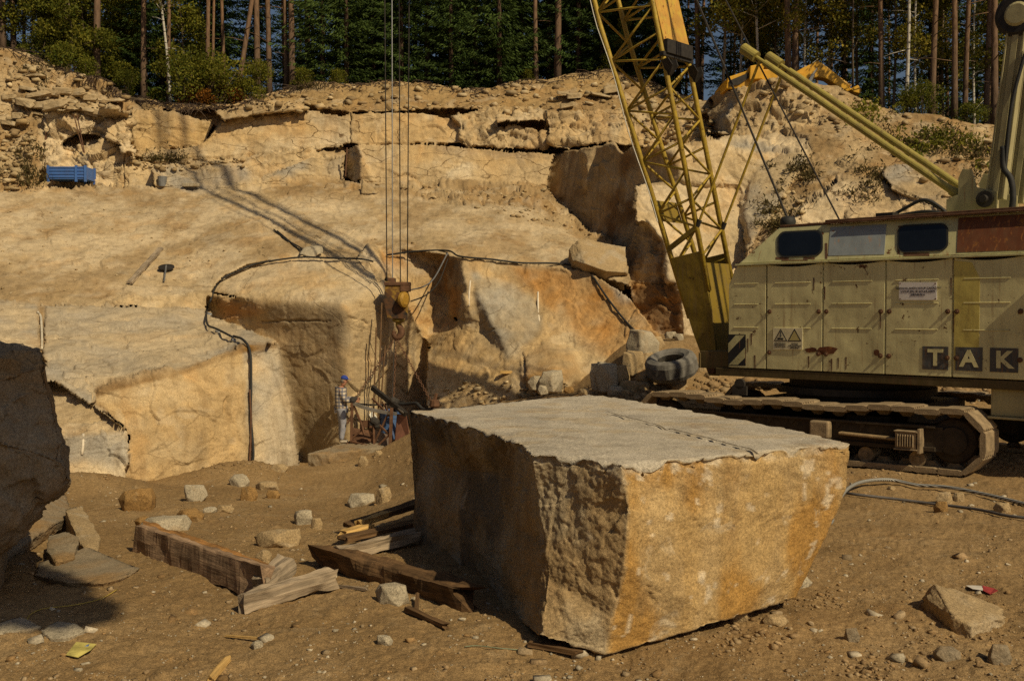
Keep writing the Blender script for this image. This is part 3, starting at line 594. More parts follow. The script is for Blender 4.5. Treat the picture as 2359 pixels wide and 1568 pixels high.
# unseen wooded bank beside and behind the camera, added to block sky light
def bank(path,h,seed):
    p=np.array(spline(path,14)); n=len(p); t_=np.gradient(p[:,:2],axis=0); t_/=np.linalg.norm(t_,axis=1)[:,None]; nn=np.stack([t_[:,1],-t_[:,0]],1); pr=[(0,-1.),(1.5,.15),(3.,.5),(5.,.8),(8.,1.),(14.,1.05),(22.,.9)]
    V=[]
    for d,z in pr:
        q=np.c_[p[:,:2]+nn*d,np.full(n,0.)]; q[:,2]=h*max(z,0)-1.5*(z<0)+.9*fbm(q*.25+seed,3,5)*(z>0); V.append(q)
    V=np.concatenate(V); gi=np.arange(len(V)).reshape(len(pr),n); return V,np.stack([gi[:-1,:-1],gi[:-1,1:],gi[1:,1:],gi[1:,:-1]],-1).reshape(-1,4)
t=NT('sky_blocking_bank'); co=t.coord(); nz_=t.noise(co,1.1,8,.7)
M_SKYBANK=t.fin(t.ramp(nz_,[(.35,(.018,.020,.008)),(.55,(.040,.045,.015)),(.75,(.075,.06,.03))]),.95,t.bump(nz_,1.,.5))
V_,Q_=bank([(-27,44,0),(-26,30,0),(-23,16,0),(-21,4,0),(-22,-10,0),(-18,-24,0),(-4,-32,0)],15.,3)
if np.cross(V_[Q_[40][1]]-V_[Q_[40][0]],V_[Q_[40][2]]-V_[Q_[40][0]])[2]<0: Q_=Q_[:,::-1]
dx_=V_[len(V_)//2:][:,0].mean(); tag(np_mesh('hillside',V_,Q_,M_SKYBANK),kind='structure')  # this hillside is the added bank out of view that deepens the shadows
# ================================================================= camera, light, air
cam=bpy.data.cameras.new('camera'); cam.sensor_width=23.7; cam.lens=F*23.7/2358; cam.clip_end=2000; cam.clip_start=.05
co_=bpy.data.objects.new('camera',cam); COL.objects.link(co_); co_.location=(0,0,CZ); co_.rotation_euler=(math.pi/2-PITCH,0,0); SC.camera=co_
_az,_el=math.radians(39.5),math.radians(43); SUN=np.array([math.sin(_az)*math.cos(_el),-math.cos(_az)*math.cos(_el),math.sin(_el)]); SUN/=np.linalg.norm(SUN)
sl=bpy.data.lights.new('sun','SUN'); sl.energy=5.0; sl.angle=math.radians(.65); sl.color=(1.,.83,.53)
so=bpy.data.objects.new('sun',sl); COL.objects.link(so); so.location=(20,-30,30)
so.rotation_euler=Vector(SUN).to_track_quat('Z','Y').to_euler()
w=bpy.data.worlds.new('World'); SC.world=w; w.use_nodes=True; nt=w.node_tree
sky=nt.nodes.new('ShaderNodeTexSky'); sky.sky_type='NISHITA'; sky.sun_disc=False
sky.sun_elevation=math.asin(SUN[2]); sky.sun_rotation=math.atan2(SUN[0],SUN[1]); sky.altitude=400; sky.dust_density=3.; sky.ozone_density=.6
nt.links.new(sky.outputs[0],nt.nodes['Background'].inputs[0]); nt.nodes['Background'].inputs[1].default_value=.05
SC.view_settings.view_transform='Standard'; SC.view_settings.look='None'; SC.view_settings.exposure=-.36; SC.view_settings.gamma=1; SC.cycles.use_denoising=False
# ================================================================= loose rocks
def tri_subdiv(V,T,n,maxlen=None):
    for _ in range(n):
        E=np.sort(np.concatenate([T[:,[0,1]],T[:,[1,2]],T[:,[2,0]]]),1)
        u,inv=np.unique(E,axis=0,return_inverse=True); inv=inv.ravel()
        m=len(T); mid=(V[u[:,0]]+V[u[:,1]])/2; b=len(V); V=np.concatenate([V,mid])
        a,bb,c=b+inv[:m],b+inv[m:2*m],b+inv[2*m:]
        T=np.concatenate([np.stack([T[:,0],a,c],1),np.stack([T[:,1],bb,a],1),np.stack([T[:,2],c,bb],1),np.stack([a,bb,c],1)])
    return V,T
def tri_normals(V,T):
    fn=np.cross(V[T[:,1]]-V[T[:,0]],V[T[:,2]]-V[T[:,0]]); n=np.zeros_like(V)
    for k in range(3): np.add.at(n,T[:,k],fn)
    return n/(np.linalg.norm(n,axis=1)[:,None]+1e-12)
def fan(faces):
    return np.array([(f[0],f[i],f[i+1]) for f in faces for i in range(1,len(f)-1)],int)
def orient(V,T):
    c=V.mean(0); n=np.cross(V[T[:,1]]-V[T[:,0]],V[T[:,2]]-V[T[:,0]]); m=((V[T].mean(1)-c)*n).sum(1)<0
    T=T.copy(); T[m]=T[m][:,[0,2,1]]; return T
def hull(pts):
    bm=bmesh.new()
    for p in pts: bm.verts.new([float(c) for c in p])
    r=bmesh.ops.convex_hull(bm,input=bm.verts)
    bmesh.ops.delete(bm,geom=list({g for g in r['geom_interior']+r['geom_unused'] if isinstance(g,bmesh.types.BMVert)}),context='VERTS')
    bmesh.ops.triangulate(bm,faces=bm.faces); bm.verts.index_update()
    V=np.array([v.co for v in bm.verts]); T=np.array([[v.index for v in f.verts] for f in bm.faces]); bm.free(); return V,orient(V,T)
def rough(V,T,sub,amp,seed=0,fs=1.,und=None):
    V,T=tri_subdiv(np.asarray(V,float),T,sub); n=tri_normals(V,T); q=V+seed*3.7
    und=amp*1.4 if und is None else und
    h=und*.6*fbm(q*1.1*fs,3,seed%50)+und*.9*facets(q*1.6*fs,seed%17)+amp*.9*facets(q*5*fs,seed%13)+amp*.7*fbm(q*6*fs,4,seed%40+3,.6)-amp*.4
    return V+n*h[:,None],T
def rock_thing(name,V,T,m,label,cat='rock',group=None,smooth=True,col=None):
    base=np.array([V[:,0].mean(),V[:,1].mean(),V[:,2].min()])
    o=np_mesh(name,V-base,T,m,None,smooth,col); o.location=base.tolist(); return tag(o,label,cat,group)
M_BLOCK=rock_mat('block_granite',None,1.,.42,.30,[((.50,.43,.32),3.1,.60,.70,.55),((.22,.12,.045),1.6,.60,.74,.5)],.9,.9)
M_GRAN=rock_mat('grey_granite',(.38,.325,.235),1.,.5,0,[((.30,.19,.08),1.1,.5,.68,.6)],1.)
M_TANR=rock_mat('tan_granite',(.36,.26,.14),1.,.5,0,[((.40,.34,.25),1.3,.5,.66,.6)],1.)
M_RUSTR=rock_mat('rusty_granite',(.28,.165,.06),1.,.5,0,[((.42,.33,.2),1.4,.52,.68,.6)],1.)
M_DKR=rock_mat('dark_granite',(.25,.20,.135),1.,.5,0,[((.26,.155,.06),.6,.46,.62,.8)],.8)
ZV_=np.array([0,0,1.]); M_TANR2=rock_mat('bank_granite',(.40,.305,.18),1.,.3,0,[((.46,.39,.28),1.3,.5,.66,.6)],.6)
# ---- the great sawn block in the foreground
zt=-1.14
def onz(px,py,z):
    "point at height z (relative to the lens) seen at px,py"
    x=(px-CX)/F; u=-(py-CY)/F; d=np.array([x,cp+u*sp,-sp+u*cp]); return np.array([0,0,CZ])+d*(z/d[2])
top=[onz(*q,zt) for q in [(1432,1070),(1700,1046),(1957,1019),(1842,990),(1600,945),(1400,911),(1352,908),(1240,917),(1050,937),(942,946),(1010,962),(1060,977),(1140,1000),(1199,1020),(1224,1048),(1320,1053)]]
def at(px,py,Y): return P(px,py,Y)
g1,g2=onz(1400,952,zt),onz(1745,1042,zt)
# outline points below the top, on each flank
A=dict(f0=at(1447,1180,7.74),f1=at(1440,1300,7.76),f2=at(1410,1420,7.82),f3=at(1394,1507,7.84),
  n0=at(1320,1150,8.10),n1=at(1335,1290,7.98),n2=at(1260,1330,8.12),n3=at(1245,1465,7.92),
  e0=at(1236,1130,8.36),e1=at(1256,1250,8.20),e2=at(1238,1380,8.20),
  m0=at(1150,1090,10.2),m1=at(1160,1200,9.75),m2=at(1120,1290,10.0),m3=at(1135,1378,9.80),
  k0=at(1045,1080,11.35),k1=at(1050,1180,10.95),k2=at(1055,1330,10.85),
  l0=at(958,1040,12.1),l1=at(955,1150,11.95),l2=at(950,1290,11.9),
  r0=at(1950,1120,9.05),r1=at(1905,1230,9.0),r2=at(1832,1376,8.95),
  q0=at(1700,1200,8.42),q1=at(1660,1432,8.35))
back=[top[5]-np.array([0,0,1.45]),at(1790,1330,9.7)]
names=list(A); L=top+[A[k] for k in names]+back
ix={k:len(top)+i for i,k in enumerate(names)}; b0=len(L)-2; b1=b0+1
i=ix
FB=[(0,1,i['q0'],i['f0']),(1,2,i['r0'],i['q0']),(i['f0'],i['q0'],i['f1']),(i['f1'],i['q0'],i['q1']),(i['f1'],i['q1'],i['f2']),(i['f2'],i['q1'],i['f3']),(i['q0'],i['r0'],i['r1']),(i['q0'],i['r1'],i['q1']),(i['q1'],i['r1'],i['r2']),
 (0,i['f0'],i['n0'],15),(i['f0'],i['f1'],i['n1'],i['n0']),(i['f1'],i['f2'],i['n1']),(i['f2'],i['n2'],i['n1']),(i['f2'],i['f3'],i['n3'],i['n2']),
 (15,i['n0'],i['e0'],14),(i['n0'],i['n1'],i['e1'],i['e0']),(i['n1'],i['n2'],i['e1']),(i['n2'],i['e2'],i['e1']),(i['n2'],i['n3'],i['e2']),
 (14,i['e0'],13),(13,i['e0'],i['m0'],12),(i['e0'],i['e1'],i['m1'],i['m0']),(i['e1'],i['e2'],i['m2'],i['m1']),(i['e2'],i['n3'],i['m3'],i['m2']),
 (12,i['m0'],i['k0'],11),(i['m0'],i['m1'],i['k1'],i['k0']),(i['m1'],i['m2'],i['k1']),(i['m2'],i['k2'],i['k1']),(i['m2'],i['m3'],i['k2']),
 (11,i['k0'],10),(10,i['k0'],i['l0'],9),(i['k0'],i['k1'],i['l1'],i['l0']),(i['k1'],i['k2'],i['l2'],i['l1']),
 (9,i['l0'],i['l1'],8),(i['l1'],i['l2'],b0),(8,i['l1'],b0),(8,b0,7),(7,b0,6),(6,b0,5),(5,b0,4),(4,b0,3),(3,b0,b1),(3,b1,2),(2,b1,i['r0']),(i['r0'],b1,i['r1']),(i['r1'],b1,i['r2']),
 (b0,i['l2'],i['k2']),(b0,i['k2'],i['m3']),(b0,i['m3'],i['n3']),(b0,i['n3'],i['f3']),(b0,i['f3'],i['q1']),(b0,i['q1'],i['r2']),(b0,i['r2'],b1)]
L=np.array(L); FBT=fan(FB)
cen=L[:16].mean(0); L=np.vstack([L,cen]); TT=np.array([(k,(k+1)%16,len(L)-1) for k in range(16)])
TF=orient(L,np.concatenate([FBT,TT]))
# flanks may be hollow: fix any that the centroid test got wrong by neighbour consistency
def consistent(T):
    T=T.copy(); from collections import defaultdict,deque
    em=defaultdict(list)
    for k,t in enumerate(T):
        for a,b in ((0,1),(1,2),(2,0)): em[tuple(sorted((t[a],t[b])))].append(k)
    seen={len(T)-1}; dq=deque([len(T)-1])
    while dq:
        k=dq.popleft(); ed=[(T[k][0],T[k][1]),(T[k][1],T[k][2]),(T[k][2],T[k][0])]
        for e in ed:
            for j in em[tuple(sorted(e))]:
                if j in seen: continue
                ej=[(T[j][0],T[j][1]),(T[j][1],T[j][2]),(T[j][2],T[j][0])]
                if e in ej: T[j]=T[j][[0,2,1]]
                seen.add(j); dq.append(j)
    return T
if np.cross(L[TF[-1][1]]-L[TF[-1][0]],L[TF[-1][2]]-L[TF[-1][0]])[2]<0: TF[-1]=TF[-1][[0,2,1]]
TF=consistent(TF)
V,T=tri_subdiv(L,TF,5); n=tri_normals(V,T)
up=sstep(.6,.9,n[:,2]); zz=V[:,2]
rightf=sstep(.1,.5,n[:,0])*(1-up)      # the rust-stained flank is a natural joint: flatter
am=.005*up+.008*rightf+.010*(1-up)*(1-rightf)
q=V.copy()
h=am*(fbm(q*6,4,71,.62)*1.5+ridged(q*13,2,75)*.5-.6)+(.014*(1-up)*(1-rightf)+.010*rightf)*facets(q*2.6,78)+(.008*(1-up)*(1-rightf))*facets(q*9.,79)
edge=np.clip(1-(CZ+zt-zz)/.10,0,1)*(1-up)
h-=edge*(.010+.060*np.clip(fbm(q*5.5,4,82)+.15,0,1))
dg=np.abs((V[:,0]-g1[0])*(g2[1]-g1[1])-(V[:,1]-g1[1])*(g2[0]-g1[0]))/np.hypot(*(g2-g1)[:2])
tg=((V[:,:2]-g1[:2])@(g2-g1)[:2])/((g2-g1)[:2]@(g2-g1)[:2])
h-=up*.03*np.exp(-(dg/.012)**2)*(tg>0)*(tg<1.05)*(zz>CZ+zt-.02)
Vb=V+n*h[:,None]
# chipped rim all round the top
out2=top+[top[0]]; dmin=np.full(len(V),9.)
for a_,b_ in zip(out2[:-1],out2[1:]):
    d_=(b_-a_)[:2]; t_=np.clip(((V[:,:2]-a_[:2])@d_)/(d_@d_),0,1); dmin=np.minimum(dmin,np.linalg.norm(V[:,:2]-a_[:2]-t_[:,None]*d_,axis=1))
rim=np.clip(1-dmin/.09,0,1)*(zz>CZ+zt-.06); cn=np.clip(fbm(q*np.array([4.5,4.5,0])+2,4,83)+.18,0,1)
Vb[:,2]-=rim*.075*cn
tg_=lambda c:np.array(c)
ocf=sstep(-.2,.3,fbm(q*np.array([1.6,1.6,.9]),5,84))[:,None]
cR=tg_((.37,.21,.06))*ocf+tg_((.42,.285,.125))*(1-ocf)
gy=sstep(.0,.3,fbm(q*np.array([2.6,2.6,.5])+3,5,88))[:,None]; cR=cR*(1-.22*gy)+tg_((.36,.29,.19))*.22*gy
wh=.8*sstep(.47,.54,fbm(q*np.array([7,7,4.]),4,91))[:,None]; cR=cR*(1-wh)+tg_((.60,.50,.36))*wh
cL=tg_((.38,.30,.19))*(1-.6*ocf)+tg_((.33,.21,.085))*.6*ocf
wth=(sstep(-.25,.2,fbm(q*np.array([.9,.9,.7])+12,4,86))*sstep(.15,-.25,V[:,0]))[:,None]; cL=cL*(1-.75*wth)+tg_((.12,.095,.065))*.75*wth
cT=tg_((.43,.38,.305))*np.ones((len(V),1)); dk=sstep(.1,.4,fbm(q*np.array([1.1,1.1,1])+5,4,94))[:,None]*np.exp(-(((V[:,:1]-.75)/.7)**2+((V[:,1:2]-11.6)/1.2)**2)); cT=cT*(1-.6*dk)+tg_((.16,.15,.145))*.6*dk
sd=sstep(.12,.4,fbm(q*2.4+8,4,97))[:,None]; cT=cT*(1-.5*sd)+tg_((.40,.31,.19))*.5*sd
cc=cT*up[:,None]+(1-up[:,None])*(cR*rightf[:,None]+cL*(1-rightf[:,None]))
chip=(edge*sstep(-.1,.2,fbm(q*6,3,82)))[:,None]; cc=cc*(1-.7*chip)+tg_((.52,.47,.38))*.7*chip
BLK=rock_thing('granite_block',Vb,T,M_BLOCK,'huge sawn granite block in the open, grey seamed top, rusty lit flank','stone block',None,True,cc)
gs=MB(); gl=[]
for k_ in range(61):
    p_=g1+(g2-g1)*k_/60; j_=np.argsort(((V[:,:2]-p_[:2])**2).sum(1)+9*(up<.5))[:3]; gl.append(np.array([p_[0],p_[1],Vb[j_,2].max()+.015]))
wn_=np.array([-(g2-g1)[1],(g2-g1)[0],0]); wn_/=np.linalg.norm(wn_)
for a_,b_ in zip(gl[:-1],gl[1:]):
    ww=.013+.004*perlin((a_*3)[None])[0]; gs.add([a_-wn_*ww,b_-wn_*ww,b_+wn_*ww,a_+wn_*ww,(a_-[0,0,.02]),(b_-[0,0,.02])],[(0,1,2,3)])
gs.build('saw_seam',plain('seam_shade',(.11,.085,.055),.95),BLK)  # dark strip on the surface stands in for the shadow inside the saw cut
# ---- the dark boulder at the near left, resting on slabs
Yb=9.6
bp=[at(-420,800,11.4),at(-120,775,10.6),at(30,800,9.5),at(92,804,9.7),at(112,832,9.55),at(122,905,9.45),at(130,1000,9.35),at(143,1062,9.3),at(166,1102,9.4),at(150,1130,9.6),at(95,1170,9.6),at(40,1238,9.3),at(0,1268,9.2),at(-60,1255,8.9),at(-50,1000,8.7),at(-40,880,8.9),at(-420,1250,9.3),at(-420,900,9.0),
    at(80,810,11.0),at(110,1000,11.4),at(150,1110,10.9),at(-300,850,12.4),at(-300,1250,12),at(20,1240,10.8)]
V,T=hull(bp); V,T=rough(V,T,5,.030,3,1.,.09)
rock_thing('boulder',V,T,M_DKR,'big dark boulder cut by the near frame edge, tilted on broken slabs')
def slab(pts_top,thick,m,label,seed,sub=4,amp=.012,name='flat_rock',group=None,drop=None):
    "thin broken slab: top outline (3-D points) pushed down"
    b=[p-np.array([0,0,thick])+((p-np.mean(pts_top,0))*-.08) for p in pts_top]
    V,T=hull(list(pts_top)+b); V,T=rough(V,T,sub,amp,seed,1.6); return rock_thing(name,V,T,m,label,'rock',group)
def gpt(px,py,h): return gp(px,py)+np.array([0,0,h])
slab([gpt(-10,1225,.55)+[0,.3,0],gpt(60,1200,.5),gpt(150,1180,.38),gpt(168,1212,.22),gpt(120,1236,.16),gpt(10,1300,.08),gpt(-80,1310,.15)],.14,M_DKR,'tilted grey slab wedged under the dark boulder',11)
slab([P(-360,1225,9.4),P(-360,1215,11.2),P(-60,1205,11.0),P(20,1212,10.4),P(10,1248,9.5),P(-120,1262,9.2)],.75,M_DKR,'dark earthy stone bearing the big dark boulder at the frame edge',17)
slab([gpt(112,1262,.2),gpt(150,1250,.2),gpt(182,1270,.17),gpt(172,1296,.1),gpt(128,1306,.06),gpt(108,1290,.1)],.2,M_DKR,'small blunt stone beside the tilted slab under the boulder',12)
slab([gpt(90,1300,.05),gpt(200,1268,.07),gpt(322,1312,.035),gpt(300,1330,.02),gpt(240,1352,.035),gpt(150,1350,.04),gpt(80,1330,.03)],.08,M_DKR,'broad flat flake of granite lying near the dark boulder',13,4,.008)
slab([gpt(150,1218,.32),gpt(190,1205,.3),gpt(232,1250,.1),gpt(220,1290,.03),gpt(180,1265,.1)],.25,M_TANR,'brown earthy stone leaning behind the flat flake',14)
slab([gpt(0,1440,.03),gpt(45,1430,.05),gpt(95,1450,.03),gpt(60,1458,.02),gpt(-20,1462,.02)],.07,M_GRAN,'flat pale flake at the lower frame edge beside the long pale splinter',15,3,.006)
slab([gpt(98,1462,.03),gpt(130,1444,.06),gpt(170,1446,.05),gpt(196,1460,.03),gpt(160,1476,.03),gpt(115,1476,.02)],.08,M_GRAN,'rounded speckled grey stone above the yellow wrapper',16,3,.006)
# stones that can be told apart: px, py (foot), width, height in photo units, material, label
ST=[(548,1112,52,26,M_GRAN,'grey squarish stone farthest out on the dirt before the split granite face'),
 (312,1168,88,48,M_RUSTR,'rusty brown brick-shaped stone with squared ends near the dark boulder'),
 (443,1150,60,34,M_GRAN,'grey speckled block of stone beyond the rusty brick-shaped one'),
 (368,1214,128,30,M_GRAN,'long low grey slab beside the rusty brick-shaped stone'),
 (430,1190,70,24,M_RUSTR,'dark rusty wedge between the long grey slab and the grey speckled block'),
 (326,1200,36,20,M_RUSTR,'little rusty chunk lying against the foot of the long grey slab'),
 (570,1148,40,32,M_RUSTR,'brown sharp-edged stone standing up between grey squarish stones'),
 (612,1120,60,16,M_TANR,'thin tan slab lying behind the brown sharp-edged stone'),
 (628,1140,34,18,M_RUSTR,'dull reddish chunk to one side of the brown sharp-edged stone'),
 (830,1153,80,26,M_GRAN,'pale wedge of stone leaning on a small upright cube'),
 (882,1147,40,34,M_TANR,'upright pale cube of stone near the shadow of the great block'),
 (694,1198,54,36,M_GRAN,'pale cubic stone alone in the middle of the dirt'),
 (728,1210,30,26,M_TANR,'brown stone touching the pale cubic stone'),
 (640,1252,110,34,M_TANR,'dirt-covered hump of stone half buried above the broken timbers'),
 (606,1296,44,28,M_TANR,'small pyramid-shaped stone above the long plank'),
 (480,1172,36,12,M_GRAN,'flat grey chip by the grey speckled block'),
 (515,1175,40,14,M_TANR,'flat tan chip beside the flat grey chip'),
 (455,1184,30,14,M_TANR,'small tan chip behind the long grey slab'),
 (590,1494,34,16,M_GRAN,'small white chip near the thin wood sliver in front'),
 (884,1484,40,20,M_GRAN,'grey splinter of stone with a stick beside it'),
 (1790,1440,66,20,M_TANR,'flat pinkish stone lying in front of the rusty flank of the great block'),
 (1705,1432,50,30,M_TANR,'pale broken chunk tucked under the front edge of the great block'),
 (1842,1352,60,22,M_GRAN,'heap of white chips at the bottom corner of the great block'),
 (2178,1160,40,32,M_TANR,'tan stone lying across the wire cable'),
 (2212,1155,28,22,M_TANR,'smaller tan stone behind the wire cable'),
 (2172,1172,36,24,M_RUSTR,'stone under the dark cable below the tan one'),
 (2312,1176,38,22,M_TANR,'lone stone by the dark cable near the frame edge'),
 (2055,1128,20,8,M_TANR,'flat pebble before the crawler track'),
 (1965,1478,40,30,M_DKR,'dark lump half sunk in the near dirt'),
 (2308,1532,60,44,M_DKR,'dark rounded lump at the near corner of the dirt'),
 (2190,1520,70,22,M_DKR,'low dark stone half buried in the near dirt'),
 (1230,1386,70,44,M_DKR,'dark stone in the shade under the great block'),
 (900,1390,90,40,M_GRAN,'pale stone half buried under the rotten log'),
 (690,1040,34,46,M_GRAN,'pale wedge leaning on the foot of the split granite face'),
 (640,1086,44,16,M_TANR,'tan stones at the foot of the split granite face'),
 (835,1072,26,24,M_TANR,'small brown stone on the dirt ramp in front of the worker'),
 (870,1050,22,12,M_TANR,'tiny stone on the dirt ramp beside a small brown one')]
def stone(px,py,wd,ht,m,label,seed,group=None,name='stone',sub=3,base=None,dep=.8):
    r=np.random.default_rng(seed); c=gp(px,py) if base is None else base
    k=c[1]/F; w=wd*k; h=ht*k*1.0
    pts=[]
    for z,s in ((-.25,.9),(.45,1.),(.95,.72)):
        n_=r.integers(4,6); a0=r.uniform(0,6.28)
        for j in range(n_):
            a=a0+6.283*j/n_+r.uniform(-.3,.3); rr=.5*s*r.uniform(.82,1.12)
            pts.append(c+np.array([w*rr*math.cos(a)*1.05,w*dep*rr*math.sin(a)+w*dep*.35,h*(z+r.uniform(-.12,.1))]))
    V,T=hull(pts); V,T=rough(V,T,sub,.02*w,seed,1.2/max(w,.15)*.35,.03*w); return rock_thing(name,V,T,m,label,'stone',group)
for k,s in enumerate(ST): stone(*s,seed=100+k)
# the pale pointed stone at the lower right
c=gp(2150,1400)
pp=[at(2150,1340,9.05),at(2178,1352,9.0),at(2310,1400,8.9),at(2318,1420,8.6),at(2235,1440,8.2),at(2195,1420,8.3),at(2130,1378,8.9),at(2120,1375,9.1),at(2160,1352,9.3),at(2300,1395,9.2)]
V,T=hull([np.array(p) for p in pp]+[np.array(p)*[1,1,0]+[0,0,float(gz(p[0],p[1]))-.1] for p in pp]); V,T=rough(V,T,4,.012,61,1.5,.02)
rock_thing('stone',V,T,M_TANR,'large sharp-peaked stone alone on the near dirt, red and white scrap behind it')
# granite slab under the worker
wp=[at(708,1044,26.2),at(770,1028,28),at(810,1014,29.2),at(900,1010,29.4),at(905,1030,27.6),at(830,1034,26.6),at(760,1044,26.0)]
V,T=hull([np.array(p) for p in wp]+[np.array(p)-[0,0,.75] for p in wp]); V,T=rough(V,T,4,.025,63,1.2)
rock_thing('flat_rock',V,T,M_DKR,'dark-edged granite slab on which the worker stands','rock')
# ---- rubble heap by the tyre
RUB=[(1480,838,84,62,M_GRAN),(1500,822,70,40,M_TANR),(1462,858,60,40,M_TANR),(1400,902,62,52,M_GRAN),(1376,898,36,50,M_GRAN),(1428,890,56,38,M_TANR),(1450,868,40,46,M_TANR),(1455,905,60,24,M_TANR),(1420,912,40,18,M_GRAN),(1480,905,44,20,M_TANR),(1500,888,60,26,M_TANR),(1530,892,60,24,M_TANR),(1270,906,64,44,M_GRAN),(1232,898,32,26,M_GRAN),(1250,908,30,16,M_GRAN),(1440,915,24,14,M_TANR),(1545,780,28,14,M_GRAN),(1565,786,22,14,M_GRAN),(1400,880,30,36,M_RUSTR),(1345,910,34,12,M_TANR),(1310,905,26,12,M_RUSTR),(1490,850,40,30,M_TANR),(1580,860,44,26,M_TANR),(1615,870,40,30,M_TANR),(1640,885,36,22,M_TANR),(1560,905,50,20,M_TANR)]
RL=['large grey pointed boulder at the top of the rubble heap by the orange slab','pale ledge-like boulder behind the tyre','pale stone between the pointed boulder and the tyre','upright grey block standing in the middle of the rubble heap','narrow upright grey shard in the rubble heap','tilted pale block leaning on the upright grey block']
for k,s in enumerate(RUB):
    Yk=24.1+(912-s[1])/140*3.0; b=P(s[0],s[1]-s[3]*.25,Yk);
    stone(*s,label=RL[k] if k<len(RL) else 'broken granite stone in the rubble heap between the tyre and the orange slab',seed=200+k,group=None if k<len(RL) else 'stones of the rubble heap',base=b)
# boulder in front of the dark wall, on the terrace
b=[at(1312,575,31.6),at(1330,550,31.9),at(1362,552,32.1),at(1440,570,32),at(1445,628,30.8),at(1395,624,30.5),at(1345,606,30.5),at(1318,600,31.0)]
V,T=hull([np.array(p) for p in b]+[np.array(p)+[0,.9,-.5] for p in b]); V,T=rough(V,T,4,.02,66,1.,.04); rock_thing('boulder',V,T,M_TANR,'squat boulder on the terrace, half in the shade of the dark wall')
# small pointed stone on the terrace slope
b=place(848,452); V,T=hull([b+np.array(q)*.55 for q in ((-.5,-.3,-.2),(.6,-.3,-.2),(-.45,.1,.9),(.5,.2,.1),(0,.5,-.1),(.7,0,-.05))]); V,T=rough(V,T,3,.02,67); rock_thing('stone',V,T,M_TANR,'pointed stone on the slope under the lower rock tier')
b=place(716,592,.05); V,T=hull([b+np.array(q) for q in ((-.35,-.2,0),(.1,-.25,-.12),(.4,-.1,.08),(.38,0,.28),(-.3,.1,.22),(.1,.2,.3),(0,.3,0))]); V,T=rough(V,T,3,.015,68); rock_thing('stone',V,T,M_GRAN,'grey stone holding down the black pipe on top of the rounded bench')
# ---- countless small stones
IV=np.array([(x*.85,y*.75,z*.7) for x in (-1,1) for y in (-1,1) for z in (-1,1)]+[(1.15,.2,.1)],float); IV,IT=hull(IV)
def scatter(name,pts,sizes,m,seed,flat=.6,colr=None):
    r=np.random.default_rng(seed); n=len(pts); pts=np.asarray(pts); sizes=np.asarray(sizes)
    J=1+r.uniform(-.3,.3,(n,len(IV),3)); A=r.normal(size=(n,3)); A/=np.linalg.norm(A,axis=1)[:,None]; an=r.uniform(0,6.28,n)
    K=np.zeros((n,3,3)); K[:,0,1]=-A[:,2];K[:,0,2]=A[:,1];K[:,1,0]=A[:,2];K[:,1,2]=-A[:,0];K[:,2,0]=-A[:,1];K[:,2,1]=A[:,0]
    R=np.eye(3)+np.sin(an)[:,None,None]*K+(1-np.cos(an))[:,None,None]*(K@K)
    S=r.uniform(.55,1.2,(n,1,3)); v=(IV[None]*J*S)@R.transpose(0,2,1); v[...,2]*=flat; v=v*sizes[:,None,None]+pts[:,None]
    T=(IT[None]+len(IV)*np.arange(n)[:,None,None]).reshape(-1,3)
    c=None
    if colr is not None:
        pal=np.array(colr); c=np.repeat(pal[r.integers(0,len(pal),n)]*r.uniform(.75,1.2,(n,1)),len(IV),0)
    o=np_mesh(name,v.reshape(-1,3),T,m,None,False,c); return tag(o,None,None,None,'stuff')
M_PEB=rock_mat('pebbles',None,1.,.08,0,None,.9)
pal=[(.34,.29,.21),(.30,.22,.13),(.26,.16,.07),(.40,.34,.25),(.28,.19,.10)]
pp,ss=[],[]; r=np.random.default_rng(5)
while len(pp)<4200:
    px,py=r.uniform(-60,2420),1568-(1568-900)*r.uniform(0,1)**1.15
    c_=(fbm(np.array([[px/140,py/70,1.]]),3,12)[0]+.35)
    if r.uniform()>np.clip(c_*1.3,.06,1): continue
    p=gp(px,py)
    if p[1]>30: continue
    s=.004+.014*r.pareto(2.8)*.55; s=min(s,.05)*(1+.03*p[1])
    p[2]+=s*.1; pp.append(p); ss.append(s)
scatter('gravel',pp,ss,M_PEB,6,.65,pal)
# clods churned up by the tracks: near dirt, front of the block, ramp by the rubble
pp,ss=[],[]
for (cx,cy,rx,ry,n,lo,hi) in ((1720,1470,110,40,160,.012,.05),(2120,1450,200,110,160,.01,.03),(1900,1385,90,25,110,.012,.04),(2200,1500,160,60,120,.012,.045),(1980,1540,80,22,80,.015,.05),(1330,1490,120,30,60,.01,.035),(2300,1440,60,70,80,.01,.03),(1150,930,160,18,220,.03,.10),(1500,900,110,30,260,.04,.16),(1640,880,60,40,160,.05,.18),(2100,1080,140,16,160,.015,.05),(2060,890,240,20,240,.05,.2),(2200,900,60,20,60,.06,.25),(380,1180,160,60,160,.012,.045),(600,1180,220,60,140,.012,.04),(560,1072,110,14,140,.02,.07),(860,1060,90,20,90,.02,.06),(230,1080,90,25,80,.02,.06),(400,1430,160,30,90,.008,.025),(980,1310,80,40,90,.01,.04)):
    for _ in range(n):
        px,py=r.normal(cx,rx*.6),r.normal(cy,ry*.6)
        if py<872: continue
        p=gp(px,py); s=r.uniform(lo,hi)*r.uniform(.25,1)**1.5*.75; p[2]+=s*.15; pp.append(p); ss.append(s)
scatter('clods',pp,ss,M_PEB,8,.75,[(.27,.18,.09),(.24,.155,.075),(.31,.22,.12)])
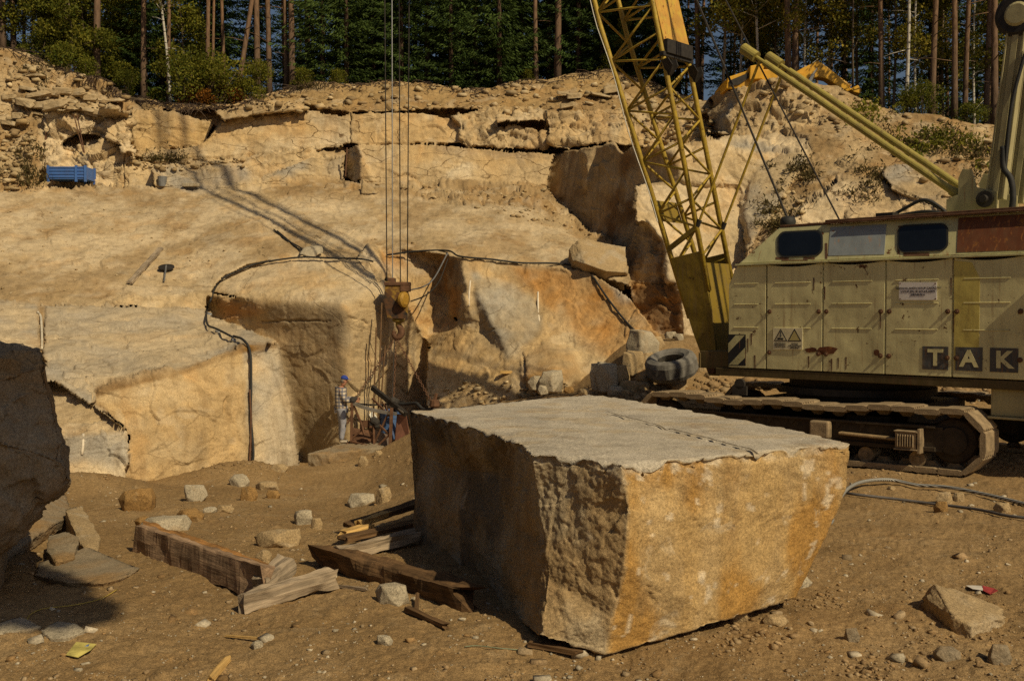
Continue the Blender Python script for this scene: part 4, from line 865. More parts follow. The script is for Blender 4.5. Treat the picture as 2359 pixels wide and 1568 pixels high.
# rubble strewn over the bank and terraces
pp,ss=[],[]
for (poly,n,lo,hi) in (([(0,118),(130,150),(300,225),(300,262),(90,290),(40,440),(0,440)],260,.03,.22),([(300,225),(620,218),(900,192),(1310,174),(1500,192),(1640,230),(1640,258),(1250,258),(806,258),(420,250)],420,.03,.22),
    ([(1860,330),(2000,240),(2358,305),(2358,520),(2200,490),(2000,330)],150,.03,.2),([(1700,610),(1780,480),(1860,360),(1920,400),(1830,520),(1800,640)],70,.03,.16),([(820,430),(1250,430),(1400,548),(1330,545),(1050,470)],260,.02,.11),([(0,450),(600,445),(1000,560),(480,650),(0,680)],300,.015,.05),
    ([(300,365),(560,365),(560,385),(300,395)],140,.04,.15),([(1700,200),(1960,210),(2040,250),(1900,300)],90,.04,.2),([(0,280),(90,290),(60,440),(0,440)],160,.05,.2),([(985,880),(1420,880),(1420,915),(985,935)],150,.03,.12),([(1480,262),(1640,262),(1640,318),(1480,330)],120,.05,.2)):
    xs=[q[0] for q in poly]; ysx=[q[1] for q in poly]; k=0
    while k<n:
        px,py=r.uniform(min(xs),max(xs)),r.uniform(min(ysx),max(ysx))
        if not in_poly(poly,np.array([px]),np.array([py]))[0] or py<crest(px)+2: continue
        k+=1; s=lo+(hi-lo)*r.uniform()**3.2; p=place(px,py,s*.25); pp.append(p); ss.append(s)
scatter('rubble',pp,ss,M_PEB,9,.6,[(.42,.32,.18),(.46,.36,.22),(.34,.24,.12),(.40,.30,.17),(.30,.21,.11)])

r=np.random.default_rng(91)
for k in range(46):
    px,py=(r.uniform(60,330),r.uniform(215,268)) if k<30 else (r.uniform(0,120),r.uniform(180,300)) if k<38 else (r.uniform(1300,1620),r.uniform(215,258))
    if py<crest(px)+6: continue
    c=place(px,py,.10); w=r.uniform(.35,.95); a=r.uniform(-.5,.5); th=r.uniform(.10,.28)
    X=np.array([math.cos(a),math.sin(a)*.4,r.uniform(-.25,.25)]); Y=np.array([-.3*math.sin(a),1,r.uniform(-.1,.35)]); 
    V,T=hull([c+X*x*w*r.uniform(.8,1.1)+Y*y*w*.6*r.uniform(.8,1.1)+ZV_*z*th for x in (-.5,.5) for y in (-.5,.5) for z in (0,1)]+[c+X*.62*w+ZV_*th*.5]); V,T=rough(V,T,3,.012,300+k,1.3,.03)
    rock_thing('flat_rock',V,T,M_TANR2,'broken tan slab lying loose on the upper bank','rock','broken slabs on the upper bank')
# ================================================================= CRAWLER CRANE
RV=np.array([.70711,-.70711,0]); IV_=np.array([.70711,.70711,0]); ZV=np.array([0,0,1.]); O0=np.array([4.196,20.,0])
def C(s,i,z): return O0+s*RV+i*IV_+z*ZV
def on_side(px,py,i0=0.,tilt=0.,z0=3.52):
    "s, i, z where the ray meets the house flank (tilt: how far it leans in per metre above z0)"
    x=(px-CX)/F; u=-(py-CY)/F; d=np.array([x,cp+u*sp,-sp+u*cp]); o=np.array([0,0,CZ])
    nrm=IV_-tilt*ZV; p0=C(0,i0,z0); t=np.dot(p0-o,nrm)/np.dot(d,nrm); p=o+d*t-O0
    return np.dot(p,RV),np.dot(p,IV_),p[2]
M_CREAM=paint_mat('cream_paint',(.68,.62,.33),.55,(.10,.035,.012),.20,.6,.9,None,.7)
M_CREAM2=paint_mat('cream_paint_upper',(.52,.49,.26),.6,(.13,.045,.013),.22,.5,.9)
M_BEIGE=paint_mat('beige_paint',(.36,.32,.17),.2,(.10,.035,.012),.3,.6)
M_YEL=paint_mat('yellow_paint',(.40,.275,.026),.75,(.07,.035,.014),.45,.6,2.2,(.33,.22,.035),.8)
M_YEL_SHADE=paint_mat('yellow_shade_tone',(.22,.15,.015),.6,(.06,.03,.012),.55,.6,1.4)  # yellow paint darkened to stand in for the house's shade on the boom foot
M_OLIVE=paint_mat('olive_patch',(.58,.48,.13),.2,(.10,.04,.012),.3,.6)
M_RUSTP=paint_mat('rust_panel',(.13,.042,.015),.8,(.24,.095,.022),.3,.7,1.2)
M_RUST=plain('rusty_iron',(.13,.065,.035),.85,.2,.35,.4,9)
M_DKM=plain('dark_iron',(.035,.03,.026),.7,.4,.35,.3,9)
M_DECK=paint_mat('deck_brown',(.085,.06,.02),.35,(.05,.02,.008),.4,.7)
M_TRACK=plain('track_steel',(.27,.20,.12),.75,.25,.4,.5,7)
M_TFRAME=plain('track_frame',(.05,.035,.02),.85,.1,.4,.5,6)
M_MUD=plain('dried_mud',(.25,.17,.085),.95,0,.3,.7,9)
M_BLK=plain('black_rubber',(.018,.018,.018),.7,0,.3,.2,9)
M_GLASS=plain('dark_glass',(.006,.008,.011),.25,0,.3,.05,3,.5)
M_GALV=paint_mat('galvanised_sheet',(.25,.28,.30),.45,(.22,.10,.03),.1,.5,1.,None,.9)
M_WHITE=plain('white_plate',(.78,.74,.70),.55,0,.1,.05,6)
M_SIGNY=plain('cream_plate',(.74,.67,.43),.55,0,.15,.05,6)
M_INK=plain('black_ink',(.012,.013,.018),.6,0,.1,.02,6)
M_FADEDBLK=paint_mat('faded_black_paint',(.075,.075,.075),.75,(.13,.06,.025),.5,.7,2.)
M_FADE=plain('faded_yellow_ink',(.50,.42,.17),.6,0,.1,.02,6)
M_STEEL=plain('steel',(.32,.32,.32),.45,.7,.2,.2,9)
CR=empty('crawler_crane',C(1.9,1.45,0),'weathered cream crawler crane with yellow lattice boom beside the rubble heap','crane')
# ---- machinery house
def sp_prism(prof,i0,i1,name,m,parent=CR,**k):
    return MB().prism([C(s,i0,z) for s,z in prof],IV_*(i1-i0)).build(name,m,parent,**k)
body=sp_prism([(.02,1.53),(6.0,1.53),(6.0,3.5),(.19,3.5),(.02,3.15)],.03,2.87,'machine_house',M_DKM)
TILT=.32
ub=[C(.17,0,3.52),C(6.0,0,3.52),C(6.0,.22,4.2),C(.93,.22,4.2)]; uf=[C(.17,2.9,3.52),C(6.0,2.9,3.52),C(6.0,2.68,4.2),C(.93,2.68,4.2)]
MB().add(ub+uf,[(0,1,2,3),(7,6,5,4),(0,4,5,1),(2,6,7,3),(0,3,7,4),(1,5,6,2)]).build('upper_house',M_CREAM2,CR,bevel=.03)
MB().box(C(3.1,-.015,3.508),RV*2.95,IV_*.05,ZV*.017).build('drip_rail',M_CREAM2,CR,bevel=.006)
rr=MB()
rr.bar(C(1.9,.2,4.235),C(6.0,.2,4.235),.10,.07); rr.bar(C(.95,.24,4.215),C(1.95,.24,4.215),.06,.04); rr.bar(C(2.3,.13,4.215),C(6.0,.13,4.21),.05,.03)
rr.build('roof_rail',M_RUST,CR,bevel=.008)
# front chamfered panel and the doors
ED=[(0,.805,True),(.835,1.955,False),(1.985,3.12,False),(3.15,4.265,False),(4.295,5.40,False),(5.43,6.0,False)]
def door(s0,s1,front):
    b=MB()
    if front: prof=[(s0,1.55),(s1,1.55),(s1,3.485),(.185,3.485),(s0,3.14)]
    else:
        prof=[(s0,1.55),(s1,1.55)]+[(s1+(s0-s1)*t,3.49-.05*math.sin(math.pi*t)) for t in np.linspace(0,1,13)]
    b.prism([C(s,-.028,z) for s,z in prof],IV_*.045)
    for z in (3.15,2.76,2.32):
        w=s1-s0; b.box(C(s0+w*.47,-.030,z),RV*w*.33,IV_*.006,ZV*.007)
    o=b.build('front_panel' if front else 'house_door',M_CREAM,CR,bevel=.006)
    if not front:
        for s in (s0+.055,s1-.065):
            for z in (2.62,1.86):
                MB().lathe(C(s,-.028,z),-IV_,[(0,.042),(.012,.042),(.014,.022),(.03,.02)],12).build('latch',M_RUST,o,smooth=False)
        MB().bar(C(s1+.012,-.012,1.56),C(s1+.012,-.012,3.47),.012,.02).build('door_edge',M_CREAM2,o)
    return o
doors=[door(*e) for e in ED]
# rust runs and an olive repaint on the doors
def plate(px0,py0,px1,py1,name,m,parent=CR,proud=.034,th=.006,tilt=0.,i0=0.,poly=None,bevel=0):
    q=poly or [(px0,py0),(px1,py0),(px1,py1),(px0,py1)]
    pts=[C(*on_side(x,y,i0-proud,tilt)) for x,y in q]
    return MB().prism(pts,IV_*th).build(name,m,parent,bevel=bevel)
plate(0,0,0,0,'olive_patch',M_OLIVE,doors[4],.032,.003,poly=[(2197,600),(2238,604),(2256,640),(2254,800),(2258,856),(2197,852)])
for (x,y,w,h) in ((1868,806,34,14),(1905,806,52,18),(2019,812,16,16),(1892,812,20,12)):
    r_=np.random.default_rng(int(x)); q=[(x+w*math.cos(a)*.5*r_.uniform(.7,1.1),y+h*math.sin(a)*.5*r_.uniform(.6,1.1)) for a in np.linspace(0,6.28,14)[:-1]]
    plate(0,0,0,0,'rust_blotch',M_RUSTP,doors[1] if x<1890 else doors[2],.0315,.003,poly=q)
for (x,y,h) in ((1703,768,34),(1722,780,30),(1716,805,32),(1730,768,26),(1738,818,30),(1874,640,28),(1899,660,30),(2027,716,40),(2196,716,50),(2190,640,40),(1862,820,26),(1915,826,28),(1930,824,24),(1948,822,28)):
    k=2 if x>1900 else 1
    plate(0,0,0,0,'rust_run',M_RUST,doors[0] if x<1765 else doors[k] if x<2040 else doors[3],.0312,.0028,poly=[(x-1.6,y),(x+1.6,y),(x+1.0,y+h),(x-.6,y+h)])
# upper flank: windows, tin patch, rust panel
def rrect(x0,y0,x1,y1,r,sk=0):
    out=[]
    for cx,cy,a0 in ((x1-r,y0+r,-90),(x1-r,y1-r,0),(x0+r,y1-r,90),(x0+r,y0+r,180)):
        for a in np.linspace(a0,a0+90,6):
            x,y=cx+r*math.cos(math.radians(a)),cy+r*math.sin(math.radians(a)); out.append((x,y+sk*(x-(x0+x1)/2)))
    return out
for k,(x0,y0,x1,y1) in enumerate(((1790,531,1894,591),(2066,516,2183,580))):
    fr=plate(0,0,0,0,'window_frame',M_BLK,CR,.018,.03,TILT,poly=rrect(x0,y0,x1,y1,18,-.05))
    plate(0,0,0,0,'window_pane',M_GLASS,fr,.022,.006,TILT,poly=rrect(x0+4,y0+4,x1-4,y1-4,15,-.05))
plate(0,0,0,0,'tin_patch',M_GALV,CR,.006,.008,TILT,poly=[(1912,524),(2041,517),(2036,586),(1907,589)])
plate(0,0,0,0,'rust_panel',M_RUSTP,CR,.008,.01,TILT,poly=[(2207,502),(2420,490),(2420,574),(2203,581)])
for (x,y,w,h) in ((1786,592,30,6),(1850,592,26,5),(2066,545,5,40),(2080,582,60,8),(2190,588,60,6),(2000,598,50,4),(1800,598,60,3),(1900,560,5,36),(2068,520,26,4)):
    plate(x,y,x+w,y+h,'rust_blotch',M_RUST,CR,.004,.006,TILT)
# ---- plates and lettering
def text_on(txt,px,py,hpx,m,parent,proud=.045,bold=0.,align='CENTER'):
    cu=bpy.data.curves.new('lettering','FONT'); cu.body=txt; cu.align_x=align; cu.align_y='CENTER'; cu.extrude=.0015; cu.offset=bold; cu.resolution_u=3
    s,i,z=on_side(px,py,-proud); s2,_,z2=on_side(px,py+hpx,-proud); cu.size=(z-z2)*1.38
    o=bpy.data.objects.new('lettering',cu); COL.objects.link(o)
    bpy.context.view_layer.update(); me=bpy.data.meshes.new_from_object(o); bpy.data.objects.remove(o)
    o=link('lettering',me,m,parent)
    loc=C(s,i,z)-root_loc(parent); M=Matrix(((RV[0],0,-IV_[0],loc[0]),(RV[1],0,-IV_[1],loc[1]),(0,1,0,loc[2]),(0,0,0,1))); o.matrix_local=M; return o
ns=plate(2070,650,2157,691,'notice_sign',M_WHITE,CR,.042,.008)
for t_,y in (('NEPOVOLANÝM VSTUP ZAKÁZÁN',664),('VSTUP JEN SE SOUHLASEM',671.5),('JEŘÁBNÍKA',679)): text_on(t_,2113.5,y,4.9,M_INK,ns,.0435,.0)
for (x,y) in ((2073,653),(2154,653),(2073,688),(2154,688)): MB().lathe(C(*on_side(x,y,-.042)),-IV_,[(0,.012),(.006,.008)],8).build('screw',M_RUST,ns)
ws=plate(1780,755,1848,805,'warning_sign',M_SIGNY,CR,.040,.008)
def tri_frame(cx,top,bot,hw,m,inner):
    def q(k): c=(cx,top+(bot-top)*.64); return [(c[0]+(x-c[0])*k,c[1]+(y-c[1])*k) for x,y in ((cx,top),(cx+hw,bot),(cx-hw,bot))]
    o,i_=q(1),q(.80)
    for a in range(3):
        b=(a+1)%3; plate(0,0,0,0,'warning_triangle',m,ws,.0425,.003,poly=[o[a],o[b],i_[b],i_[a]])
    plate(0,0,0,0,'warning_triangle',inner,ws,.0415,.002,poly=q(.82))
tri_frame(1797.5,757,785.5,15.5,M_INK,M_SIGNY); tri_frame(1829.5,757,786,16,M_INK,M_FADE)
plate(0,0,0,0,'load_symbol',M_INK,ws,.0435,.003,poly=[(1790,778),(1804,778),(1804,782),(1790,782)])
hk=[(1797.5,763),(1797.5,770),(1799,773),(1797.5,776),(1795.5,774)]
MB().tube([C(*on_side(x,y,-.0435)) for x,y in hk],.008,6).build('hook_symbol',M_INK,ws)
for t_,y in (('POZOR',792),('NA ZAVĚŠENÉ',796.5),('BŘEMENO',801)): text_on(t_,1830,y,3.6,M_INK,ws,.0425,.0)
for y in (790.5,794.5,798.5): text_on('NEBEZPEČÍ ÚRAZU',1796.5,y,2.5,M_INK,ws,.0425)
hz=plate(1677,770,1717,842,'hazard_panel',M_INK,doors[0],.031,.003)
for q in ([(1694,772),(1715,772),(1677,812),(1677,791)],[(1715,801),(1715,824),(1699,840),(1678,840)]): plate(0,0,0,0,'hazard_stripe',M_CREAM2,hz,.0335,.003,poly=q)
x0=2124.; s0,_,_z=on_side(x0,823,-.035); zt_=on_side(x0,797,-.035)[2]; zb_=on_side(x0,850,-.035)[2]
for k,ch in enumerate('TAKRAF'):
    sa=s0+k*.545; sb=sa+.43
    lp=MB().box(C((sa+sb)/2,-.031,(zt_+zb_)/2),RV*(sb-sa)/2,IV_*.003,ZV*(zt_-zb_)/2).build('logo_square',M_FADEDBLK,CR)
    cu=bpy.data.curves.new('logo_letter','FONT'); cu.body=ch; cu.align_x='CENTER'; cu.align_y='CENTER'; cu.size=.37; cu.extrude=.002; cu.offset=.012; cu.resolution_u=3
    o=bpy.data.objects.new('logo_letter',cu); COL.objects.link(o); bpy.context.view_layer.update(); me=bpy.data.meshes.new_from_object(o); bpy.data.objects.remove(o)
    o=link('logo_letter',me,M_CREAM,lp); loc=C((sa+sb)/2,-.036,(zt_+zb_)/2-.005)-root_loc(lp)
    o.matrix_local=Matrix(((RV[0]*1.1,0,-IV_[0],loc[0]),(RV[1]*1.1,0,-IV_[1],loc[1]),(0,1.0,0,loc[2]),(0,0,0,1)))
sp_prism([(5.95,1.3),(7.0,1.4),(7.0,3.3),(5.95,3.45)],-.16,3.06,'counterweight',M_CREAM,bevel=.04)
# ---- deck, slewing ring, chassis
dk=MB(); dk.box(C(2.85,1.45,1.455),RV*3.15,IV_*1.47,ZV*.073); dk.build('deck',M_DECK,CR,bevel=.01)
fb=MB(); fb.box(C(-.36,.35,1.68),RV*.34,IV_*.33,ZV*.17); fb.box(C(-.69,.05,1.66),RV*.02,IV_*.06,ZV*.15); fb.build('front_bracket',M_DECK,CR,bevel=.01)
hb_=MB(); hb_.box(C(5.2,.35,1.17),RV*.33,IV_*.3,ZV*.215); hb_.box(C(5.2,.03,.93),RV*.36,IV_*.05,ZV*.02); hb_.build('hanging_box',M_BEIGE,CR,bevel=.01)
sr=MB(); sr.lathe(C(1.9,1.45,0),ZV,[(1.0,1.3),(1.1,1.3),(1.1,1.42),(1.22,1.42),(1.22,1.25),(1.39,1.25)],40); sr.build('slewing_ring',M_DKM,CR)
TD=np.array([.77,-.638,0]); TD/=np.linalg.norm(TD); TN=np.array([.638,.77,0]); TN/=np.linalg.norm(TN)
TA=np.array([2.83,19.81,0]); TB=np.array([6.95,16.40,0]); TRc=(TA+TB)/2
ch=MB(); cc_=C(1.9,1.45,0); ch.box(cc_*[1,1,0]+ZV*.8,TD*1.5,TN*1.6,ZV*.2); ch.box(TRc+TN*1.9+TD*1.2+ZV*.7,TD*.35,TN*1.6,ZV*.16); ch.box(TRc+TN*1.9-TD*1.2+ZV*.7,TD*.35,TN*1.6,ZV*.16)
ch.build('chassis',M_DKM,CR,bevel=.02)
lug=MB(); p=P(1704,884,18.9); lug.lathe(p,TN,[(-.03,.10),(.03,.10)],16); lug.box(p-ZV*.12,TD*.14,TN*.03,ZV*.08); lug.build('lifting_lug',M_DKM,CR)
def track(off,parent):
    A_,B_=TA+TN*off,TB+TN*off; w=.74; Rr=.49; zc=.55; Ls=np.linalg.norm(B_-A_)
    fm=MB(); mid=(A_+B_)/2+TN*w/2
    fm.box(mid+ZV*.56,TD*(Ls/2-.15),TN*(w/2-.10),ZV*.20); fm.box(mid-TN*(w/2-.07)+ZV*.40,TD*(Ls/2-.25),TN*.02,ZV*.035); fm.box(mid-TN*(w/2-.07)+ZV*.76,TD*(Ls/2-.25),TN*.025,ZV*.02)
    for k in range(9):
        c=A_+TD*(.5+k*.42)+TN*.07; fm.prism([c+ZV*.76,c+ZV*.60+TD*.0,c+TD*.13+ZV*.76],TN*.012+TD*.004)
    tr=fm.build('crawler_track',M_TFRAME,parent,bevel=.01)
    for k,t_ in enumerate((.62,.80)):
        pass
    gb=MB(); c=A_+TD*(Ls*.60)+TN*.0; gb.box(c+ZV*.60,TD*.17,TN*.09,ZV*.15); gb.build('bracket_box',M_TRACK,tr,bevel=.03)
    gb=MB(); gb.bar(A_+TD*(Ls*.66)+TN*.02+ZV*.56,A_+TD*(Ls*.86)+TN*.02+ZV*.53,.14,.05); gb.build('mud_ledge',M_MUD,tr,bevel=.02)
    gb=MB(); c=A_+TD*(Ls*.875)-TN*.0+ZV*.53
    gb.box(c,TD*.17,TN*.09,ZV*.13)
    for k in range(7): gb.box(c+TD*(-.12+.04*k)-TN*.10,TD*.008,TN*.025,ZV*.10)
    gb.box(c+TD*.21,TD*.025,TN*.10,ZV*.20); gb.box(c+ZV*.145,TD*.19,TN*.11,ZV*.012); gb.box(c-ZV*.145,TD*.19,TN*.11,ZV*.012)
    gb.build('tension_spring_box',M_TRACK,tr,bevel=.008)
    for c,nm in ((B_,'sprocket'),(A_,'idler_wheel')):
        MB().lathe(c+TN*.10+ZV*zc,TN,[(0,.10),(.01,.22),(.06,.24),(.08,.34),(.12,.37),(.30,.37),(.38,.34),(.40,.20)],28).build(nm,M_TFRAME,tr)
    for k in range(6):
        MB().lathe(A_+TD*(.55+k*(Ls-1.1)/5)+TN*.12+ZV*.22,TN,[(-.02,.05),(0,.05),(0,.13),(.34,.13),(.34,.05)],18).build('track_roller',M_TRACK,tr)
    # shoes round the loop
    per=2*Ls+2*math.pi*Rr; n_=36; proto=None
    for k in range(n_):
        d_=k*per/n_
        if d_<Ls: c=A_+TD*d_+ZV*(zc+Rr+.03*math.sin(d_*3.3)-.05*math.sin(math.pi*d_/Ls)); tx=TD; nz=ZV
        elif d_<Ls+math.pi*Rr:
            a=(d_-Ls)/Rr; c=B_+ZV*zc+Rr*(math.sin(a)*TD+math.cos(a)*ZV); tx=math.cos(a)*TD-math.sin(a)*ZV; nz=math.sin(a)*TD+math.cos(a)*ZV
        elif d_<2*Ls+math.pi*Rr: c=B_-TD*(d_-Ls-math.pi*Rr)+ZV*(zc-Rr); tx=-TD; nz=-ZV
        else:
            a=(d_-2*Ls-math.pi*Rr)/Rr; c=A_+ZV*zc-Rr*(math.sin(a)*TD+math.cos(a)*ZV); tx=-math.cos(a)*TD+math.sin(a)*ZV; nz=-math.sin(a)*TD-math.cos(a)*ZV
        if proto is None:
            b=MB(); X_=np.array([1.,0,0]); Y_=np.array([0,1.,0])
            b.prism([(-.20,0,.0),(-.17,0,.035),(.12,0,.045),(.19,0,.03),(.215,0,-.02),(.17,0,-.045),(-.12,0,-.05),(-.20,0,-.03)],(0,w,0))
            for y in (.05,.15,.25,.35,.45): b.box((.19,y,-.01),(.02,0,0),(0,.018,0),(0,0,.045))
            b.prism([(-.16,.22,-.05),(-.06,.22,-.14),(.06,.22,-.14),(.12,.22,-.05)],(0,.12,0))
            me=bpy.data.meshes.new('track_shoe'); me.from_pydata(b.v,[],b.f); me.update(); me.materials.append(M_TRACK); proto=me
        o=bpy.data.objects.new('track_shoe',proto); COL.objects.link(o); o.parent=tr
        loc=c-root_loc(tr); o.matrix_local=Matrix(((tx[0],TN[0],nz[0],loc[0]),(tx[1],TN[1],nz[1],loc[1]),(tx[2],TN[2],nz[2],loc[2]),(0,0,0,1)))
    return tr
track(0.,CR); track(3.5,CR)
# ---- lattice boom
BA=np.array([-2.5,8.2]); BA/=np.linalg.norm(BA)          # (along s, up)
BDv=np.array([BA[1],-BA[0]])                             # backwards, towards the house
PIV=np.array([-1.0,1.43]); WB=.93
def bdep(t): return .45+.1262*t if t<8.2 else 1.48
def bp_(t,back,far,extra=0):
    h=(bdep(t)/2)*(1 if back else -1)
    if back: h=bdep(t)/2
    q=PIV+BA*t+BDv*(h+extra); return C(q[0],1.0+(WB if far else 0),q[1])
TIP=38.5
boom=empty('lattice_boom',(0,0,0)); boom.parent=CR; boom.location=(0,0,0)
for far in (0,1):
    for back in (0,1):
        MB().tube([bp_(t,back,far) for t in ((1.2,8.2) if not back else (1.6,8.2))]+[bp_(t,back,far) for t in (TIP-3,)]+[C(*(lambda q:(q[0],1+(WB*.75 if far else WB*.25),q[1]))(PIV+BA*TIP+BDv*(.2 if back else -.2)))],[.056,.056,.042,.04],8).build('boom_chord',M_YEL,boom,smooth=True)
ts=[2.35]
while ts[-1]<TIP-4: ts.append(ts[-1]+(.62 if ts[-1]<8 else .75 if ts[-1]<11 else 1.25))
def brace(a,b,r=.026): MB().tube([a,b],r,6).build('boom_brace',M_YEL,boom,smooth=True)
nb=0
for k in range(len(ts)-1):
    t0,t1=ts[k],ts[k+1]; vis=t1<10.5
    segs=[]
    for far in (0,1): segs.append((bp_(t0,k%2,far),bp_(t1,(k+1)%2,far)))
    for back in (0,1): segs.append((bp_(t0,back,k%2),bp_(t1,back,(k+1)%2)))
    if k%2==0: segs+=[(bp_(t0,0,0),bp_(t0,1,0)),(bp_(t0,0,1),bp_(t0,1,1))]
    if vis:
        for a,b in segs:
            if nb<90: brace(a,b); nb+=1
    else:
        if 'UP' not in globals(): UP=MB()
        for a,b in segs: UP.tube([a,b],.019,5)
o=UP.build('upper_lacing',M_YEL,boom)
for far in (0,1):
    i_=1+(WB if far else 0)
    pl=[bp_(2.55,0,far),bp_(2.45,1,far),bp_(1.2,1,far)]+[C(-.88,i_,1.3),C(-1.12,i_,1.3)]+[bp_(.9,0,far)]
    MB().prism(pl,IV_*(.05 if far else -.05)).build('foot_plate',M_YEL_SHADE,boom,bevel=.008)
MB().prism([bp_(2.5,0,0),bp_(2.5,0,1),C(-1.1,1+WB,1.5),C(-1.1,1,1.5)],-BDv[0]*RV*.03).build('foot_web',M_YEL_SHADE,boom)
MB().prism([bp_(2.2,1,0),bp_(2.2,1,1),C(-.9,1+WB,1.5),C(-.9,1,1.5)],BDv[0]*RV*.03).build('foot_web',M_YEL_SHADE,boom)
MB().tube([C(-1.,.85,1.43),C(-1.,1.1+WB,1.43)],.09,14).build('pivot_pin',M_RUST,boom)
MB().prism([bp_(3.45,0,0,-.07),bp_(3.95,0,0,-.07),bp_(3.95,0,1,-.07),bp_(3.45,0,1,-.07)],-BDv[0]*RV*.015).build('front_plate',M_YEL_SHADE,boom)
MB().prism([bp_(2.75,0,0,.0)-ZV*.06,bp_(2.75,0,0)+ZV*.06,bp_(2.95,1,0)+ZV*.06,bp_(2.95,1,0)-ZV*.06],-IV_*.06).build('tie_plate',M_YEL_SHADE,boom)
M_SHEET=paint_mat('peeling_sheet',(.50,.27,.05),.75,(.22,.08,.02),.3,.6,1.6,(.50,.36,.05),.6)
MB().prism([bp_(7.05,1,0,.07),bp_(7.05,1,1,.07),bp_(9.6,1,1,.07),bp_(9.6,1,0,.07)],BDv[0]*RV*.03).build('back_sheet',M_SHEET,boom)
fl=MB(); fl.bar(bp_(6.95,1,0,.1),bp_(6.95,1,1,.1),.30,.12,up=RV); fl.bar(bp_(6.8,1,0,.02)-IV_*.08,bp_(6.8,1,1,.02)+IV_*.08,.12,.1); fl.build('joint_flange',M_DKM,boom,bevel=.01)
for far in (0,1):
    g_=MB(); p=bp_(6.5,1,far); a_=BA[0]*RV+BA[1]*ZV; d_=BDv[0]*RV+BDv[1]*ZV
    g_.prism([p+a_*.16-IV_*.1,p+a_*.12+d_*.20-IV_*.14,p+d_*.24-a_*.06-IV_*.1,p-a_*.2+d_*.05-IV_*.02,p-a_*.2-IV_*.02],IV_*.03)
    g_.prism([p+a_*.16+IV_*.1,p+a_*.12+d_*.20+IV_*.14,p+d_*.24-a_*.06+IV_*.1,p-a_*.2+d_*.05+IV_*.04,p-a_*.2+IV_*.04],IV_*.03)
    g_.build('joint_gusset',M_DKM,boom)
MB().tube([bp_(t,0,0,-.02)-IV_*.09+RV*.03*math.sin(t*2) for t in np.linspace(3.4,14,30)],.012,5).build('control_cable',plain('pale_cable',(.5,.48,.42),.6),boom)
M_BSTOP=paint_mat('olive_yellow_paint',(.31,.255,.06),.5,(.08,.045,.016),.5,.6,1.5)
# ---- backstops, mast, ropes
for far in (0,1):
    i_=1.0+far*.93; a=C(4.02,i_,4.56); b=C(.0,i_,7.62); u_=(b-a)/np.linalg.norm(b-a)
    bs_=MB(); L_=np.linalg.norm(b-a)
    bs_.tube([a,a+u_*.25],.085,12); bs_.tube([a+u_*.2,a+u_*(L_-.15)],.064,14); bs_.tube([a+u_*(L_-.2),a+u_*(L_+.12)],.04,10); bs_.tube([a+u_*(L_+.08),a+u_*(L_+.46)],.11,16)
    o=bs_.build('backstop',M_BSTOP,CR,smooth=False)
    e=bp_(2.95,1,far); st=a+u_*(L_-.02)
    MB().tube([st,e],.028,8).build('backstop_rod',M_YEL,o); MB().tube([e+(st-e)*.0,e+(st-e)*.05],.05,8).build('rod_end',M_DKM,o)
mt_=C(4.57,1.0,4.25); mtop=C(4.90,1.0,7.38)
for far in (0,1):
    d_=IV_*far*.93; m_=MB(); m_.bar(mt_+d_+ZV*.25,mtop+d_,.14,.29,up=RV); m_.bar(mt_+d_-IV_*.09+ZV*.25,mtop+d_-IV_*.09,.02,.10,up=RV); m_.bar(mt_+d_-IV_*.09+ZV*.25+RV*.135,mtop+d_-IV_*.09+RV*.135,.03,.03,up=RV); m_.bar(mt_+d_-IV_*.09+ZV*.25-RV*.135,mtop+d_-IV_*.09-RV*.135,.03,.03,up=RV)
    o=m_.build('mast',M_BEIGE,CR,bevel=.006)
    MB().lathe(mtop+d_+ZV*.12-IV_*.12,IV_,[(0,.30),(.03,.36),(.07,.36),(.12,.26),(.17,.36),(.21,.36),(.24,.30)],28).build('sheave',M_DKM,o)
    MB().lathe(mtop+d_+ZV*.12-IV_*.15,IV_,[(0,.16),(.03,.2)],20).build('sheave_cap',M_BEIGE,o)
    bk=MB(); bk.prism([C(3.78,1.0+far*.93-.12,4.2),C(4.62,1.0+far*.93-.12,4.2),C(4.62,1.0+far*.93-.12,4.62),C(4.28,1.0+far*.93-.12,4.72),C(4.2,1.0+far*.93-.12,5.02),C(4.05,1.0+far*.93-.12,5.05),C(3.98,1.0+far*.93-.12,4.9),C(3.98,1.0+far*.93-.12,4.62),C(3.78,1.0+far*.93-.12,4.55)],IV_*.05); bk.box(C(4.2,1.0+far*.93+.05,4.36),RV*.36,IV_*.10,ZV*.14); bk.build('mast_bracket',M_BEIGE,CR,bevel=.006)
MB().lathe(C(4.45,.84,4.5),-IV_,[(0,.14),(.05,.14),(.05,.07),(.12,.06)],16).build('bracket_pin',M_DKM,CR)
MB().tube(spline([C(4.72,.86,5.35),C(4.74,.84,5.0),C(4.86,.82,4.8),C(4.9,.82,4.5),C(4.86,.84,4.2)]),.05,10).build('hydraulic_hose',M_BLK,CR,smooth=True)
MB().tube(spline([C(4.75,.85,4.9),C(4.85,.85,6.0),C(5.05,.9,6.9)]),.03,8).build('hydraulic_hose',M_BLK,CR,smooth=True)
for dz in (0,.10): MB().tube(spline([C(2.9,.5,4.25),C(3.2,.5,4.30+dz),C(3.55,.5,4.33+dz*2),C(3.8,.55,4.3+dz),C(3.95,.6,4.22)]),.03,8).build('roof_hose',M_BLK,CR,smooth=True)
pb=MB(); pb.box(C(2.95,.4,4.29),RV*.16,IV_*.12,ZV*.05); pb.build('roof_junction',M_DKM,CR,bevel=.01)
MB().lathe(C(.98,.45,4.18),ZV,[(0,.08),(.02,.13),(.14,.15),(.22,.12),(.24,.03)],14).build('rope_guide',M_BLK,CR,smooth=True)
